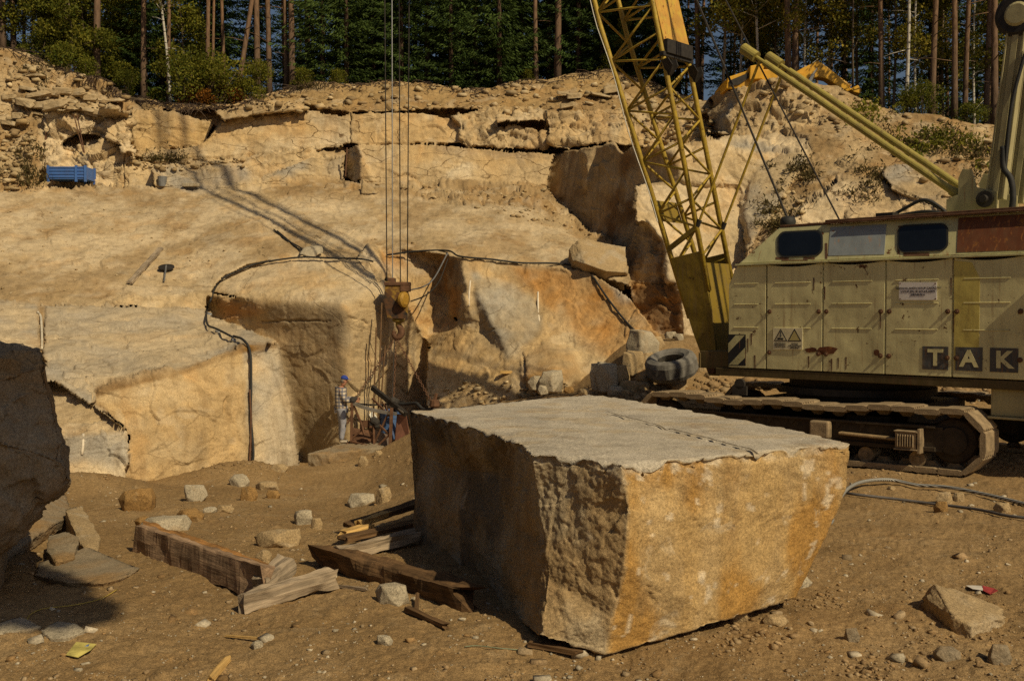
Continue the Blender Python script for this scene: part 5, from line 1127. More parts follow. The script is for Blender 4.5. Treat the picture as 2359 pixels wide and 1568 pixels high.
tipc=PIV+BA*TIP; tip=C(tipc[0],1+WB/2,tipc[1])
MB().tube([C(.98,.45,4.36),bp_(11.6,1,1)],.022,6).build('guy_rope',M_DKM,CR); MB().tube([C(2.0,.6,4.2),bp_(13.2,1,1)],.016,6).build('guy_rope',M_DKM,CR)
for far in (0,1): MB().tube([mtop+IV_*far*.93+ZV*.3,tip+IV_*(far-.5)*.6],.03,6).build('pendant_rope',M_DKM,CR)
hd=MB(); hd.lathe(tip-IV_*.3,IV_,[(0,.35),(.6,.35)],20); hd.build('boom_head_sheave',M_DKM,boom)
# ================================================================= HOOK BLOCK AND LIFTING TACKLE
YH=29.6; M_OLDY=paint_mat('worn_hook_yellow',(.34,.19,.02),.7,(.07,.03,.012),.5,.6,4.)
HKX=P(912,690,YH)
HK=empty('hook_block',HKX*[1,1,0]+[0,0,P(912,780,YH)[2]],'rusty yellow and black striped hook block hanging on four steel ropes','hook block')
def H(px,py,dy=0.): return P(px,py,YH+dy)
t=NT('striped_paint'); wv=t.n('ShaderNodeTexWave',wave_type='BANDS',bands_direction='DIAGONAL'); wv.inputs['Scale'].default_value=.55; wv.inputs['Distortion'].default_value=.3; co=t.coord(); t.l(co,wv.inputs['Vector'])
c=t.mix(t.ramp(wv.outputs['Color'],[(.46,0.),(.54,1.)]),(.36,.22,.03),(.02,.018,.015)); rs=t.ramp(t.noise(co,4,7,.7),[(.40,0.),(.55,.95)]); c=t.mix(rs,c,(.10,.045,.018)); M_STRIPE=t.fin(c,.7,None,.3)
for dy in (-.22,.20):
    MB().prism([H(888,648,dy),H(934,652,dy),H(941,664,dy),H(938,735,dy),H(892,732,dy),H(883,690,dy)],(0,.03,0)).build('cheek_plate',M_STRIPE,HK,bevel=.006)
for dx,dy in ((0,-.1),(0,.08)):
    MB().lathe(H(916,688,dy-.05),(0,1,0),[(0,.30),(.03,.34),(.05,.27),(.07,.34),(.10,.30)],28).build('sheave',M_YEL_SHADE,HK,smooth=False)
MB().lathe(H(922,690,-.24),(.85,-.5,0),[(0,.15),(.08,.22),(.16,.22),(.20,.15)],24).build('sheave_guard',M_OLDY,HK)
tb=MB(); tb.box(H(916,654),(.36,0,0),(0,.26,0),(0,0,.05)); tb.box(H(934,662),(.13,0,0),(0,.25,0),(0,0,.12)); tb.box(H(902,646),(.1,0,0),(0,.2,0),(0,0,.07)); tb.build('crosshead',M_RUST,HK,bevel=.015)
MB().lathe(H(917,735),(0,0,-1),[(-.3,.10),(-.05,.12),(0,.17),(.06,.17),(.10,.08),(.18,.08)],16).build('swivel',M_YEL_SHADE,HK)
hp=spline([H(917,740),H(917,748),H(923,758),H(924,768),H(918,776),H(911,776),H(907,769),H(908,762)],6)
MB().tube(hp,[.06+.045*math.sin(math.pi*min(1,k/(len(hp)-1)*1.1)) for k in range(len(hp))],10).build('hook',M_RUST,HK,smooth=True)
# four falls of rope up to the boom head (they belong to the crane)
tz=tip[2]-.2
for px,px0,dy in ((891,886,-.2),(904,902.5,.1),(922,919,-.1),(938,942,.2)):
    a=P(px,650,YH+dy); b=P(px0,0,YH+dy); d_=(b-a); k=(tz-a[2])/d_[2]
    MB().tube([a,a+d_*k],.017,6).build('hoist_rope',M_STEEL if px in(904,) else M_DKM,CR)
# slings
def chain(pts,name,label,step=.085,r=.011,w=.03):
    pts=[np.asarray(p,float) for p in pts]; b=MB(); k=0
    for a,c_ in zip(pts[:-1],pts[1:]):
        d_=c_-a; L_=np.linalg.norm(d_); d_/=L_; n_=max(1,int(L_/step)); x=np.cross(d_,[0,1,0]); x/=np.linalg.norm(x); y=np.cross(d_,x)
        for j in range(n_):
            o=a+d_*(j+.5)*L_/n_; s_=x if k%2 else y; k+=1; l=L_/n_*.62
            b.tube([o+d_*l*math.cos(q)+s_*w*math.sin(q) for q in np.linspace(0,2*math.pi,9)],r,5,cap=False)
    return thing_mesh(b,name,M_RUST,label,'chain')
hkb=H(912,778)
chain([hkb,P(817,918,28.5)],'sling_chain','long chain sling from the crane hook slanting down to the worker')
chain([hkb,P(906,922,28.7)],'sling_chain','chain sling hanging straight down from the hook to the steel frame')
chain([hkb,P(996,930,27.8)],'sling_chain','chain sling from the hook slanting away from the worker to the far corner')
thing_mesh(MB().tube([hkb+[-.04,0,0],P(903,920,28.6)],.014,6),'sling_rope',M_DKM,'steel rope hanging beside the straight chain sling','rope')
# ================================================================= STEEL FRAME (work basket) UNDER THE HOOK
FR_=empty('drill_rig',P(858,1020,28.3),'rusty steel rig frame with bent rails and drill gear next to the worker','steel frame')
def fb_(name,segs,m=M_RUST,r=None,w=.05,h=.05,par=FR_,bevel=.004):
    b=MB()
    for s in segs:
        if r: b.tube(s,r,8)
        else:
            for a,c_ in zip(s[:-1],s[1:]): b.bar(a,c_,w,h,ext=.01)
    return b.build(name,m,par,bevel=0 if r else bevel)
q=lambda px,py,Y=28.3:P(px,py,Y)
fb_('post',[[q(811,918),q(809,1016)]],w=.09,h=.07); fb_('post',[[q(902,940,27.8),q(898,1036,27.8)]],w=.12,h=.08); fb_('post',[[q(861,975,28.0),q(862,1034,27.9)]],w=.07)
fb_('post',[[q(880,925,29.3),q(886,990,29.3)]],w=.06)
fb_('rail',[spline([q(811,928),q(838,938,28.1),q(868,946,28.),q(913,953,27.8)],4)],M_STEEL,w=.05,h=.09); fb_('rail',[[q(822,929,28.8),q(848,932,29),q(882,932,29.2),q(902,929,29),q(930,924,28.8)]],M_DKM,w=.06)
fb_('diagonal_beam',[[q(858,893,28.6),q(935,954,27.6)]],M_DKM,w=.10,h=.13); fb_('stay',[[q(864,898,28.5),q(930,950,27.6)]],M_STEEL,w=.03)

for sg_ in ([q(811,926),q(832,975,28.2),q(838,1000,28.1)],[q(800,975),q(812,950)],[q(895,950,27.9),q(860,1025,28.)],[q(870,975,28.),q(896,1000,27.8)],[q(838,985,28.2),q(808,1012,28.3)],[q(865,1030,27.9),q(898,1000,27.8)],[q(858,918,28.9),q(885,945,28.6)],[q(884,930,29),q(900,960,28.8)]): fb_('stay',[sg_],w=.045)
MB().prism([q(812,985,28.9),q(848,990,28.8),q(862,1000,28.4),q(860,1030,28.2),q(811,1016,28.6)],(0,.02,0)).build('side_sheet',M_RUST,FR_)
MB().prism([q(864,990,28.4),q(896,1002,28.1),q(895,1034,28.),q(864,1030,28.1)],(0,.02,0)).build('side_sheet',plain('grey_rust',(.20,.15,.12),.8,.1,.3,.3,8),FR_)
MB().prism([q(830,968,29.4),q(884,966,29.4),q(884,985,29.4),q(830,985,29.4)],(0,.02,0)).build('side_sheet',M_RUST,FR_)
for (x,y,s_) in ((860,968,.10),(866,972,.09),(855,975,.07),(868,980,.08),(812,921,.09),(818,918,.06),(905,922,.09),(912,925,.08),(903,948,.09),(898,955,.07)): MB().lathe(q(x,y,28.0),(.3,-.9,.2),[(0,s_*.5),(.02,s_),(s_,s_),(s_*1.2,s_*.5)],10).build('coupling',M_DKM,FR_,bevel=.005)
fb_('floor_bar',[[q(808,1016),q(838,1024,28.),q(864,1034,27.9)],[q(790,1030,28.3),q(812,1012,28.4)],[q(811,1016),q(860,1010,28.8),q(898,1034,28.)]],w=.07)
M_TUBE=plain('rusty_tube',(.17,.10,.05),.7,.4,.3,.2,9)
for (x0,y0,x1,y1,l) in ((879,697,870,972,'tallest drill rod standing in the steel frame'),(866.5,754,859.5,974,'drill rod of middling height nearest the worker in the steel frame'),(887,795,873.5,974,'shortest thick drill rod in the steel frame')):
    thing_mesh(MB().tube([q(x0,y0,29.2),q(x1,y1,29.2)],.022,8),'drill_rod',M_TUBE,l,'drill rod')
thing_mesh(MB().tube([q(851,770,29.6),q(852,788,29.6),q(856,800,29.6)]+[q(872,838,29.6)],.008,6),'wire_hook',M_DKM,'thin wire with a looped end leaning on the drill rods','wire')
hose=spline([q(916,929,28.6),q(935,930,28.5),q(957,928,28.3),q(965,934,28.2),q(975,942,28.1),q(996,942,27.9)],6)
b=MB(); b.tube(hose,.045,8); thing_mesh(b,'air_hose',M_BLK,'black bent hose from the steel frame to the end of the far chain sling','hose',smooth=True)
# hopper and barrel
hp_=MB(); a0=[P(914,953,27.9),P(936,955,27.6),P(936,955,28.5),P(914,953,28.7)]; a1=[P(908,1029,27.7),P(947,1028,27.4),P(947,1028,28.6),P(908,1029,28.8)]
for k in range(4): a1[k]=np.array([a1[k][0],a1[k][1],a1[0][2]])
hp_.add(a0+a1,[(0,3,2,1),(4,5,6,7),(0,1,5,4),(1,2,6,5),(2,3,7,6),(3,0,4,7)])
thing_mesh(hp_,'steel_hopper',plain('red_oxide',(.22,.10,.065),.75,.1,.25,.25,5),'red-brown tapering steel box half hidden behind the great block','box',bevel=.02)
thing_mesh(MB().lathe(P(899,1010,29.3),ZV,[(0,.28),(.02,.30),(.28,.29),(.30,.305),(.32,.29),(.58,.29),(.60,.30),(.82,.30),(.82,.27),(.80,.27)],20),'barrel',paint_mat('blue_drum_paint',(.06,.13,.30),.3),'blue barrel behind the rusty steel frame','barrel',smooth=False)
thing_mesh(MB().prism([P(842,935,29.9),P(848,937,29.9),P(872,975,29.7),P(862,976,29.6),P(846,948,29.8)],(0.05,.10,0)),'plastic_pipe',plain('white_plastic',(.6,.58,.52),.5),'short white pipe leaning on the rock behind the steel frame','pipe')
chn=P(1001,930,27.7)
b=MB(); b.lathe(chn-ZV*.1,ZV,[(0,.1),(.05,.14),(.2,.12),(.22,.05)],10); b.tube([chn+ZV*.1,chn+ZV*.28+[.05,0,0]],.05,6); thing_mesh(b,'chain_hook',M_RUST,'rusty hook at the end of the far chain sling, by the dirt','hook')
# ================================================================= WORKER
YW=28.5; SCW=YW/F
foot=P(788,1019,YW); gz_=foot[2]
M_SKIN=plain('skin',(.36,.17,.10),.6,0,.12,.1,12)
t=NT('plaid_shirt'); co=t.coord()
w1=t.n('ShaderNodeTexWave',wave_type='BANDS',bands_direction='Z'); w1.inputs['Scale'].default_value=3.2; t.l(co,w1.inputs['Vector'])
w2=t.n('ShaderNodeTexWave',wave_type='BANDS',bands_direction='X'); w2.inputs['Scale'].default_value=3.2; t.l(co,w2.inputs['Vector'])
c=t.mix(t.ramp(w1.outputs['Color'],[(.45,0.),(.6,.75)]),(.55,.47,.36),(.10,.11,.16)); c=t.mix(t.ramp(w2.outputs['Color'],[(.45,0.),(.6,.75)]),c,(.10,.11,.16)); M_SHIRT=t.fin(c,.9,t.bump(t.noise(co,9,4,.6),.4,.02),.1)
t=NT('jeans'); co=t.coord(); c=t.ramp(t.noise(co,7,5,.6),[(.3,(.20,.21,.26)),(.7,(.34,.34,.38))]); M_JEAN=t.fin(c,.9,t.bump(t.noise(co,10,4,.6,1.),.5,.03),.1)
M_CAP=plain('blue_cloth',(.02,.045,.26),.85,0,.15,.2,14); M_HAIR=plain('grey_hair',(.20,.17,.14),.9); M_SHOE=plain('dusty_shoe',(.33,.28,.22),.85,0,.25,.3,9)
def skin_obj(name,nodes,edges,m,parent,root=0,sub=2,mod=None):
    me=bpy.data.meshes.new(name); o0=root_loc(parent); me.from_pydata([tuple(np.asarray(p[0],float)-o0) for p in nodes],edges,[]); me.update()
    o=link(name,me,m,parent); sk=o.modifiers.new('skin','SKIN'); sk.use_smooth_shade=True
    for k,p in enumerate(nodes):
        r=p[1]; me.skin_vertices[0].data[k].radius=r if hasattr(r,'__len__') else (r,r)
    me.skin_vertices[0].data[root].use_root=True
    s_=o.modifiers.new('subsurf','SUBSURF'); s_.levels=sub; s_.render_levels=sub
    return o
# the man faces the frame (+x, slightly away), bent a little at neck, both forearms forward
MAN=empty('person',foot,'man in blue cap, checked shirt and grey jeans working by the steel frame','person')
fx=np.array([.97,.22,0]); sx=np.array([-.22,.97,0])       # forward, to his left (away from camera)
def W(f,s,z): return foot+fx*f+sx*s+ZV*z
def man_nodes(pad_t=0,pad_l=0,pad_a=0):
    N={}
    N['pelvis']=(W(-.02,0,.96),(.16+pad_t,.13+pad_t)); N['waist']=(W(-.03,0,1.12),(.16+pad_t,.135+pad_t)); N['chest']=(W(-.05,0,1.34),(.175+pad_t,.14+pad_t)); N['shc']=(W(-.04,0,1.47),(.125+pad_t,.10+pad_t)); N['neck']=(W(.01,0,1.555),(.055,.055)); N['head0']=(W(.05,0,1.63),(.078,.078)); N['head1']=(W(.065,0,1.71),(.088,.085)); N['head2']=(W(.055,0,1.775),(.075,.075))
    for sg,n_ in ((-1,'R'),(1,'L')):
        N['sh'+n_]=(W(-.03,sg*.19,1.45),.062+pad_a); N['el'+n_]=(W(.06,sg*.25,1.18),.048+pad_a); N['wr'+n_]=(W(.30 if sg<0 else .34,sg*.14,1.16 if sg<0 else 1.20),.034+(pad_a if pad_a else 0))
        N['hp'+n_]=(W(-.02,sg*.095,.90),.095+pad_l); N['kn'+n_]=(W(.03 if sg<0 else .0,sg*.10,.50),.062+pad_l); N['an'+n_]=(W(-.03,sg*.11,.09),.042+pad_l)
    return N
def subset(N,keys,edges):
    ix={k:i for i,k in enumerate(keys)}; return [N[k] for k in keys],[(ix[a],ix[b]) for a,b in edges]
N=man_nodes(); keys=list(N)+[]
ed=[('pelvis','waist'),('waist','chest'),('chest','shc'),('shc','neck'),('neck','head0'),('head0','head1'),('head1','head2')]
for n_ in 'RL': ed+=[('shc','sh'+n_),('sh'+n_,'el'+n_),('el'+n_,'wr'+n_),('pelvis','hp'+n_),('hp'+n_,'kn'+n_),('kn'+n_,'an'+n_)]
# hands: palm, four fingers and a thumb closing on the chain
for sg,n_ in ((-1,'R'),(1,'L')):
    w_=N['wr'+n_][0]; pal=w_+fx*.075-ZV*.01; N['pa'+n_]=(pal,(.040,.022)); ed.append(('wr'+n_,'pa'+n_)); keys.append('pa'+n_)
    for k in range(4):
        off=(k-1.5)*.021; l_=(.055,.065,.06,.045)[k]; a=pal+fx*.035+ZV*off; b=a+fx*l_*.8-sx*sg*.012; c_=b+fx*.01-sx*sg*l_*.7
        for nm,p,r_ in ((f'f{n_}{k}a',a,.0105),(f'f{n_}{k}b',b,.0095),(f'f{n_}{k}c',c_,.008)): N[nm]=(p,r_); keys.append(nm)
        ed+=[('pa'+n_,f'f{n_}{k}a'),(f'f{n_}{k}a',f'f{n_}{k}b'),(f'f{n_}{k}b',f'f{n_}{k}c')]
    a=pal+ZV*.03-fx*.01-sx*sg*.02; b=a+fx*.035-sx*sg*.03; N['t'+n_+'a']=(a,.012); N['t'+n_+'b']=(b,.010); keys+=['t'+n_+'a','t'+n_+'b']; ed+=[('pa'+n_,'t'+n_+'a'),('t'+n_+'a','t'+n_+'b')]
nd,e_=subset(N,keys,ed); skin_obj('body',nd,e_,M_SKIN,MAN,0)
hd_=N['head1'][0]
face=MB(); face.lathe(hd_+fx*.080-ZV*.02,fx*.8-ZV*.5,[(-.02,.018),(.01,.016),(.028,.006)],8); face.build('nose',M_SKIN,MAN,smooth=True)
for sg in (-1,1): MB().lathe(hd_+sx*sg*.082-fx*.012-ZV*.01,sx*sg,[(-.01,.012),(.004,.03),(.012,.026)],10).build('ear',M_SKIN,MAN,smooth=True)
for sg in (-1,1): MB().lathe(hd_+fx*.078+sx*sg*.032+ZV*.012,fx,[(-.006,.014),(.006,.009)],10).build('eye',M_DKM,MAN)
MB().box(hd_+fx*.078-ZV*.055,sx*.022,fx*.006,ZV*.004).build('mouth',plain('lips',(.26,.09,.07),.6),MAN)
bm=bmesh.new(); bmesh.ops.create_uvsphere(bm,u_segments=18,v_segments=12,radius=1)
for v in list(bm.verts):
    if v.co.z<-.45 or (v.co.x>.35 and v.co.z<.25): pass
bmesh.ops.delete(bm,geom=[v for v in bm.verts if v.co.z<-.5 or (v.co.x>.2 and v.co.z<.3)],context='VERTS')
me=bpy.data.meshes.new('hair'); bm.to_mesh(me); bm.free(); o=link('hair',me,M_HAIR,MAN,True); l_=hd_-foot; o.location=(l_-fx*.004).tolist(); o.scale=(.100,.096,.112); o.rotation_euler=(0,0,math.atan2(fx[1],fx[0]))
cap=MB(); cz=hd_+ZV*.045; cv=[]; 
prof=[(0,.104),(.035,.102),(.07,.085),(.095,.05),(.105,.012)]
cap.lathe(cz,ZV-fx*-.22,prof,18); cap.prism([cz+fx*.085+sx*.075+ZV*.0,cz+fx*.165+sx*.055-ZV*.025,cz+fx*.19-ZV*.035,cz+fx*.165-sx*.055-ZV*.025,cz+fx*.085-sx*.075+ZV*.0],ZV*.012); cap.build('cap',M_CAP,MAN,smooth=False,bevel=.006)
N2=man_nodes(.04,.035,.032)
kk=['waist','chest','shc','pelvis']+[a+n_ for n_ in 'RL' for a in ('sh','el','wr')]
N2['pelvis']=(W(-.02,0,.84),(.205,.18)); N2['waist']=(W(-.03,0,1.10),(.205,.175)); nd,e_=subset(N2,kk,[('pelvis','waist'),('waist','chest'),('chest','shc')]+[x for n_ in 'RL' for x in (('shc','sh'+n_),('sh'+n_,'el'+n_),('el'+n_,'wr'+n_))]); skin_obj('shirt',nd,e_,M_SHIRT,MAN,1)
N2['pelvis']=(W(-.02,0,1.06),(.185,.16)); kk=['pelvis']+[a+n_ for n_ in 'RL' for a in ('hp','kn','an')]; N2['anR']=(W(-.03,-.11,.07),.066); N2['anL']=(W(-.03,.11,.07),.066)
nd,e_=subset(N2,kk,[x for n_ in 'RL' for x in (('pelvis','hp'+n_),('hp'+n_,'kn'+n_),('kn'+n_,'an'+n_))]); skin_obj('trousers',nd,e_,M_JEAN,MAN,0)
for sg in (-1,1):
    skin_obj('shoe',[(W(-.08,sg*.11,.045),(.048,.05)),(W(.04,sg*.115,.045),(.05,.045)),(W(.16,sg*.12,.035),(.046,.032))],[(0,1),(1,2)],M_SHOE,MAN,1)
# ================================================================= FOREST
def leaf_mat(name,c1,c2,trans=.25,rough=.7):
    t=NT(name); g=t.n('ShaderNodeNewGeometry'); oi=t.n('ShaderNodeObjectInfo')
    c=t.ramp(g.outputs['Random Per Island'],[(0.,c1),(.5,tuple((a+b)/2 for a,b in zip(c1,c2))),(1.,c2)])
    big=t.noise(t.coord(kind='Object'),.6,4,.6); c=t.mix(1.,c,t.ramp(big,[(.3,.6),(.5,1.),(.7,1.35)]),'MULTIPLY')
    c=t.mix(1.,c,t.ramp(oi.outputs['Random'],[(0,(.75,.8,.75)),(1,(1.2,1.15,1.05))]),'MULTIPLY')
    t.fin(c,rough,None,.15)
    tr=t.n('ShaderNodeBsdfTranslucent'); t.l(c,tr.inputs['Color']); mx=t.n('ShaderNodeMixShader'); mx.inputs[0].default_value=trans
    out=[n for n in t.t.nodes if n.type=='OUTPUT_MATERIAL'][0]; t.l(t.b.outputs[0],mx.inputs[1]); t.l(tr.outputs[0],mx.inputs[2]); t.l(mx.outputs[0],out.inputs[0]); return t.m
def bark_mat(name,low,high,z0=3.,z1=9.,white=False):
    t=NT(name); co=t.coord(); sx_=t.n('ShaderNodeSeparateXYZ'); t.l(co,sx_.inputs[0])
    mr=t.n('ShaderNodeMapRange'); mr.inputs['From Min'].default_value=z0; mr.inputs['From Max'].default_value=z1; t.l(sx_.outputs[2],mr.inputs[0])
    c=t.mix(mr.outputs[0],low,high)
    n_=t.noise(t.coord((9,9,2.2)),1.6,6,.65); c=t.mix(1.,c,t.ramp(n_,[(.3,.45),(.5,1.),(.7,1.4)]),'MULTIPLY')
    if white:
        m=t.noise(t.coord((3,3,7)),1.5,5,.6); c=t.mix(t.ramp(m,[(.56,0.),(.62,1.)]),c,(.04,.035,.03))
    return t.fin(c,.9,t.bump(n_,.7,.03),.1)
M_SPR=leaf_mat('spruce_needles',(.028,.052,.014),(.075,.115,.026),.18); M_PIN=leaf_mat('pine_needles',(.035,.055,.022),(.08,.10,.032),.18)
M_BIR=leaf_mat('birch_leaves',(.11,.13,.022),(.28,.22,.036),.4); M_BSH=leaf_mat('bush_leaves',(.085,.11,.015),(.23,.21,.03),.4); M_RED=leaf_mat('autumn_leaves',(.09,.04,.008),(.24,.10,.015),.35); M_DRY=leaf_mat('dry_growth',(.06,.05,.018),(.14,.10,.04),.2)
M_BSPR=bark_mat('spruce_bark',(.075,.05,.036),(.10,.062,.042)); M_BPIN=bark_mat('pine_bark',(.13,.088,.062),(.23,.135,.08),1.,8.); M_BBIR=bark_mat('birch_bark',(.42,.39,.34),(.46,.43,.38),0,8,True); M_DEADW=bark_mat('grey_wood',(.15,.115,.08),(.22,.16,.11))
def trunk_mb(H,r0,r1,seed,bend=.25,lean=(0,0),n=9,stubs=0,m=14):
    r=np.random.default_rng(seed); b=MB(); ph=r.uniform(0,6,2)
    pts=[]; 
    for k in range(m):
        t=k/(m-1); z=H*t; pts.append((bend*math.sin(t*2.6+ph[0])*t+lean[0]*t,bend*math.sin(t*2.2+ph[1])*t+lean[1]*t,z-.3*(k==0)))
    rad=[r0*(1.35 if k==0 else 1.08 if k==1 else 1)*(1-(k/(m-1))**1.15)+r1*(k/(m-1))**1.15 for k in range(m)]
    rad=[q*.66 for q in rad]; b.tube(pts,rad,n)
    for _ in range(stubs):
        t=r.uniform(.12,.7); z=H*t; a=r.uniform(0,6.28); L=r.uniform(.4,1.5); k=int(t*(m-1)); p=np.array(pts[k]); p[2]=z
        d=np.array([math.cos(a),math.sin(a),r.uniform(-.25,.2)]); b.tube([p,p+d*L*.6,p+d*L+[0,0,-.08*L]],[.022,.014,.006],5)
    return b,np.array(pts)
def cards(centres,dirs,sizes,aspect,r,droop=0):
    "small leaf-shaped quads: centre, long direction, length"
    n=len(centres); d=np.asarray(dirs,float); d/=np.linalg.norm(d,axis=1)[:,None]+1e-9
    s=np.cross(d,r.normal(size=(n,3))); s/=np.linalg.norm(s,axis=1)[:,None]+1e-9
    L=np.asarray(sizes)[:,None]; w=L*aspect
    a=centres-d*L*.5; b_=centres+s*w*.5; c=centres+d*L*.5; e=centres-s*w*.5
    V=np.stack([a,b_,c,e],1).reshape(-1,3); Q=np.arange(4*n).reshape(n,4); return V,Q
def proto_mesh(name,V,Fq,m,smooth=False):
    o=np_mesh(name,V,Fq,m,None,smooth); me=o.data; bpy.data.objects.remove(o); return me
def mb_mesh(name,b,m):
    o=b.build(name,m,None,smooth=True); me=o.data; bpy.data.objects.remove(o); return me
def spruce(seed,H=17.,R=2.7,low=.7):
    r=np.random.default_rng(seed); Cc,D,S=[],[],[]
    z=low
    while z<H:
        t=z/H; L0=R*(1-t)**.8*(.55+.45*min(1,z/2.5))+.15
        for k in range(r.integers(5,8)):
            a=r.uniform(0,6.28); L=L0*r.uniform(.65,1.15); up=.25-.55*(1-t)+r.uniform(-.12,.12)
            m=max(5,int(L/.13))
            for j in range(m):
                f=(j+.6)/m; rad=L*f; p=np.array([math.cos(a)*rad,math.sin(a)*rad,z+up*rad*(1-.35*f)+.12*f*f*L])
                w=.26*(1-.6*f)*min(1,L)
                for q in range(4):
                    sd=r.uniform(-1,1)*w; pp=p+np.array([-math.sin(a)*sd,math.cos(a)*sd,-abs(r.normal())*.06-.35*abs(sd)])
                    Cc.append(pp); D.append([math.cos(a)*.8-math.sin(a)*sd*2.6,math.sin(a)*.8+math.cos(a)*sd*2.6,-.45+r.normal()*.25]); S.append(r.uniform(.15,.34))
        z+=r.uniform(.30,.44)*(1 if z<9 else 1.6)
    Cc=np.array(Cc); V,Q=cards(Cc,D,np.array(S),.22,r)
    tb,_=trunk_mb(H,.19,.02,seed,.1)
    return mb_mesh('trunk',tb,M_BSPR),proto_mesh('crown',V,Q,M_SPR)
def blob_crown(seed,centres,rads,n,size,m,aspect=.6,flat=.8):
    r=np.random.default_rng(seed); Cc=[];  
    k=r.choice(len(centres),n,p=np.array(rads)**2.2/np.sum(np.array(rads)**2.2))
    d=r.normal(size=(n,3)); d/=np.linalg.norm(d,axis=1)[:,None]; rr=r.uniform(.25,1,n)**.6
    P_=np.array(centres)[k]+d*rr[:,None]*np.array(rads)[k][:,None]*np.array([1,1,flat])
    V,Q=cards(P_,r.normal(size=(n,3))+d*.6,r.uniform(.6,1.25,n)*size,aspect,r); return proto_mesh('crown',V,Q,m)
def pine(seed,H=19.,lean=(0,0),low=.55):
    r=np.random.default_rng(seed); tb,pts=trunk_mb(H,.17,.05,seed,.35,lean,9,9)
    cs,rs=[],[]
    for k in range(16):
        t=r.uniform(low,1.); p=pts[int(t*(len(pts)-1))]; a=r.uniform(0,6.28); L=r.uniform(.5,2.3)*(1.25-t*.7)
        c=np.array([p[0]+math.cos(a)*L,p[1]+math.sin(a)*L,H*t+r.uniform(-.2,.5)]); cs.append(c); rs.append(r.uniform(.55,1.1)); tb.tube([[p[0],p[1],H*t-.2],c],[.04,.015],5)
    return mb_mesh('trunk',tb,M_BPIN),blob_crown(seed,cs,rs,4200,.22,M_PIN,.28,.6)
def birch(seed,H=13.,m=None,bm_=None,low=.12,spread=1.9,n=6500,size=.15,lean=(0,0),r0=.09):
    r=np.random.default_rng(seed); tb,pts=trunk_mb(H,r0,.02,seed,.5,lean,8,3)
    cs,rs=[],[]
    for k in range(34):
        t=low+(1-low)*r.uniform()**.8; p=pts[int(t*(len(pts)-1))]; a=r.uniform(0,6.28); L=r.uniform(.2,1.)*spread*(1.15-t)
        c=np.array([p[0]+math.cos(a)*L,p[1]+math.sin(a)*L,H*t+r.uniform(0,.6)]); cs.append(c); rs.append(r.uniform(.35,.8)); tb.tube([[p[0],p[1],H*t-.3],c],[.025,.008],4)
    return mb_mesh('trunk',tb,bm_ or M_BBIR),blob_crown(seed,cs,rs,n,size,m or M_BIR,.65,.8)
def bush(seed,W=1.4,Hh=1.6,m=None,n=2600,size=.12):
    r=np.random.default_rng(seed); cs,rs=[],[]; tb=MB()
    for k in range(14):
        a=r.uniform(0,6.28); L=r.uniform(0,W); c=np.array([math.cos(a)*L,math.sin(a)*L*.7,r.uniform(.2,1)*Hh*(1-.35*L/W)]); cs.append(c); rs.append(r.uniform(.25,.5)*Hh/1.6+.1); tb.tube([[0,0,-.2],c*[.5,.5,.6],c],[.025,.016,.006],4)
    return mb_mesh('stems',tb,M_DEADW),blob_crown(seed,cs,rs,n,size,m or M_BSH,.6,.85)
SPR=[spruce(301,17,2.6,.5),spruce(302,19,3.1,.9),spruce(303,14,2.3,.3)]; PINS=[pine(311),pine(312,20),pine(313,17)]; BIRS=[birch(321),birch(322,11,spread=1.6),birch(323,12,M_BIR,M_DEADW)]
BSHS=[bush(331),bush(332,1.2,2.2),bush(333,1.0,1.3,M_RED,1800)]; LEAN=pine(341,16,(2.9,.6),.75)
DEC=[birch(351,9,M_BSH,M_DEADW,.08,2.2,8500,.16,r0=.08)]
def tree(kind,px,d,pr,label,group=None,scale=1.,rot=None,name=None,sink=.15,cat='tree'):
    p=forest(px,d); o=empty(name or kind,p-ZV*sink,label,cat,group); rz=random.uniform(0,6.28) if rot is None else rot
    o.rotation_euler=(0,0,rz); o.scale=(scale,)*3
    for me,nm in zip(pr,('stems' if cat=='bush' else 'trunk','foliage' if cat=='bush' else 'crown')):
        c=bpy.data.objects.new(nm,me); COL.objects.link(c); c.parent=o
    return o
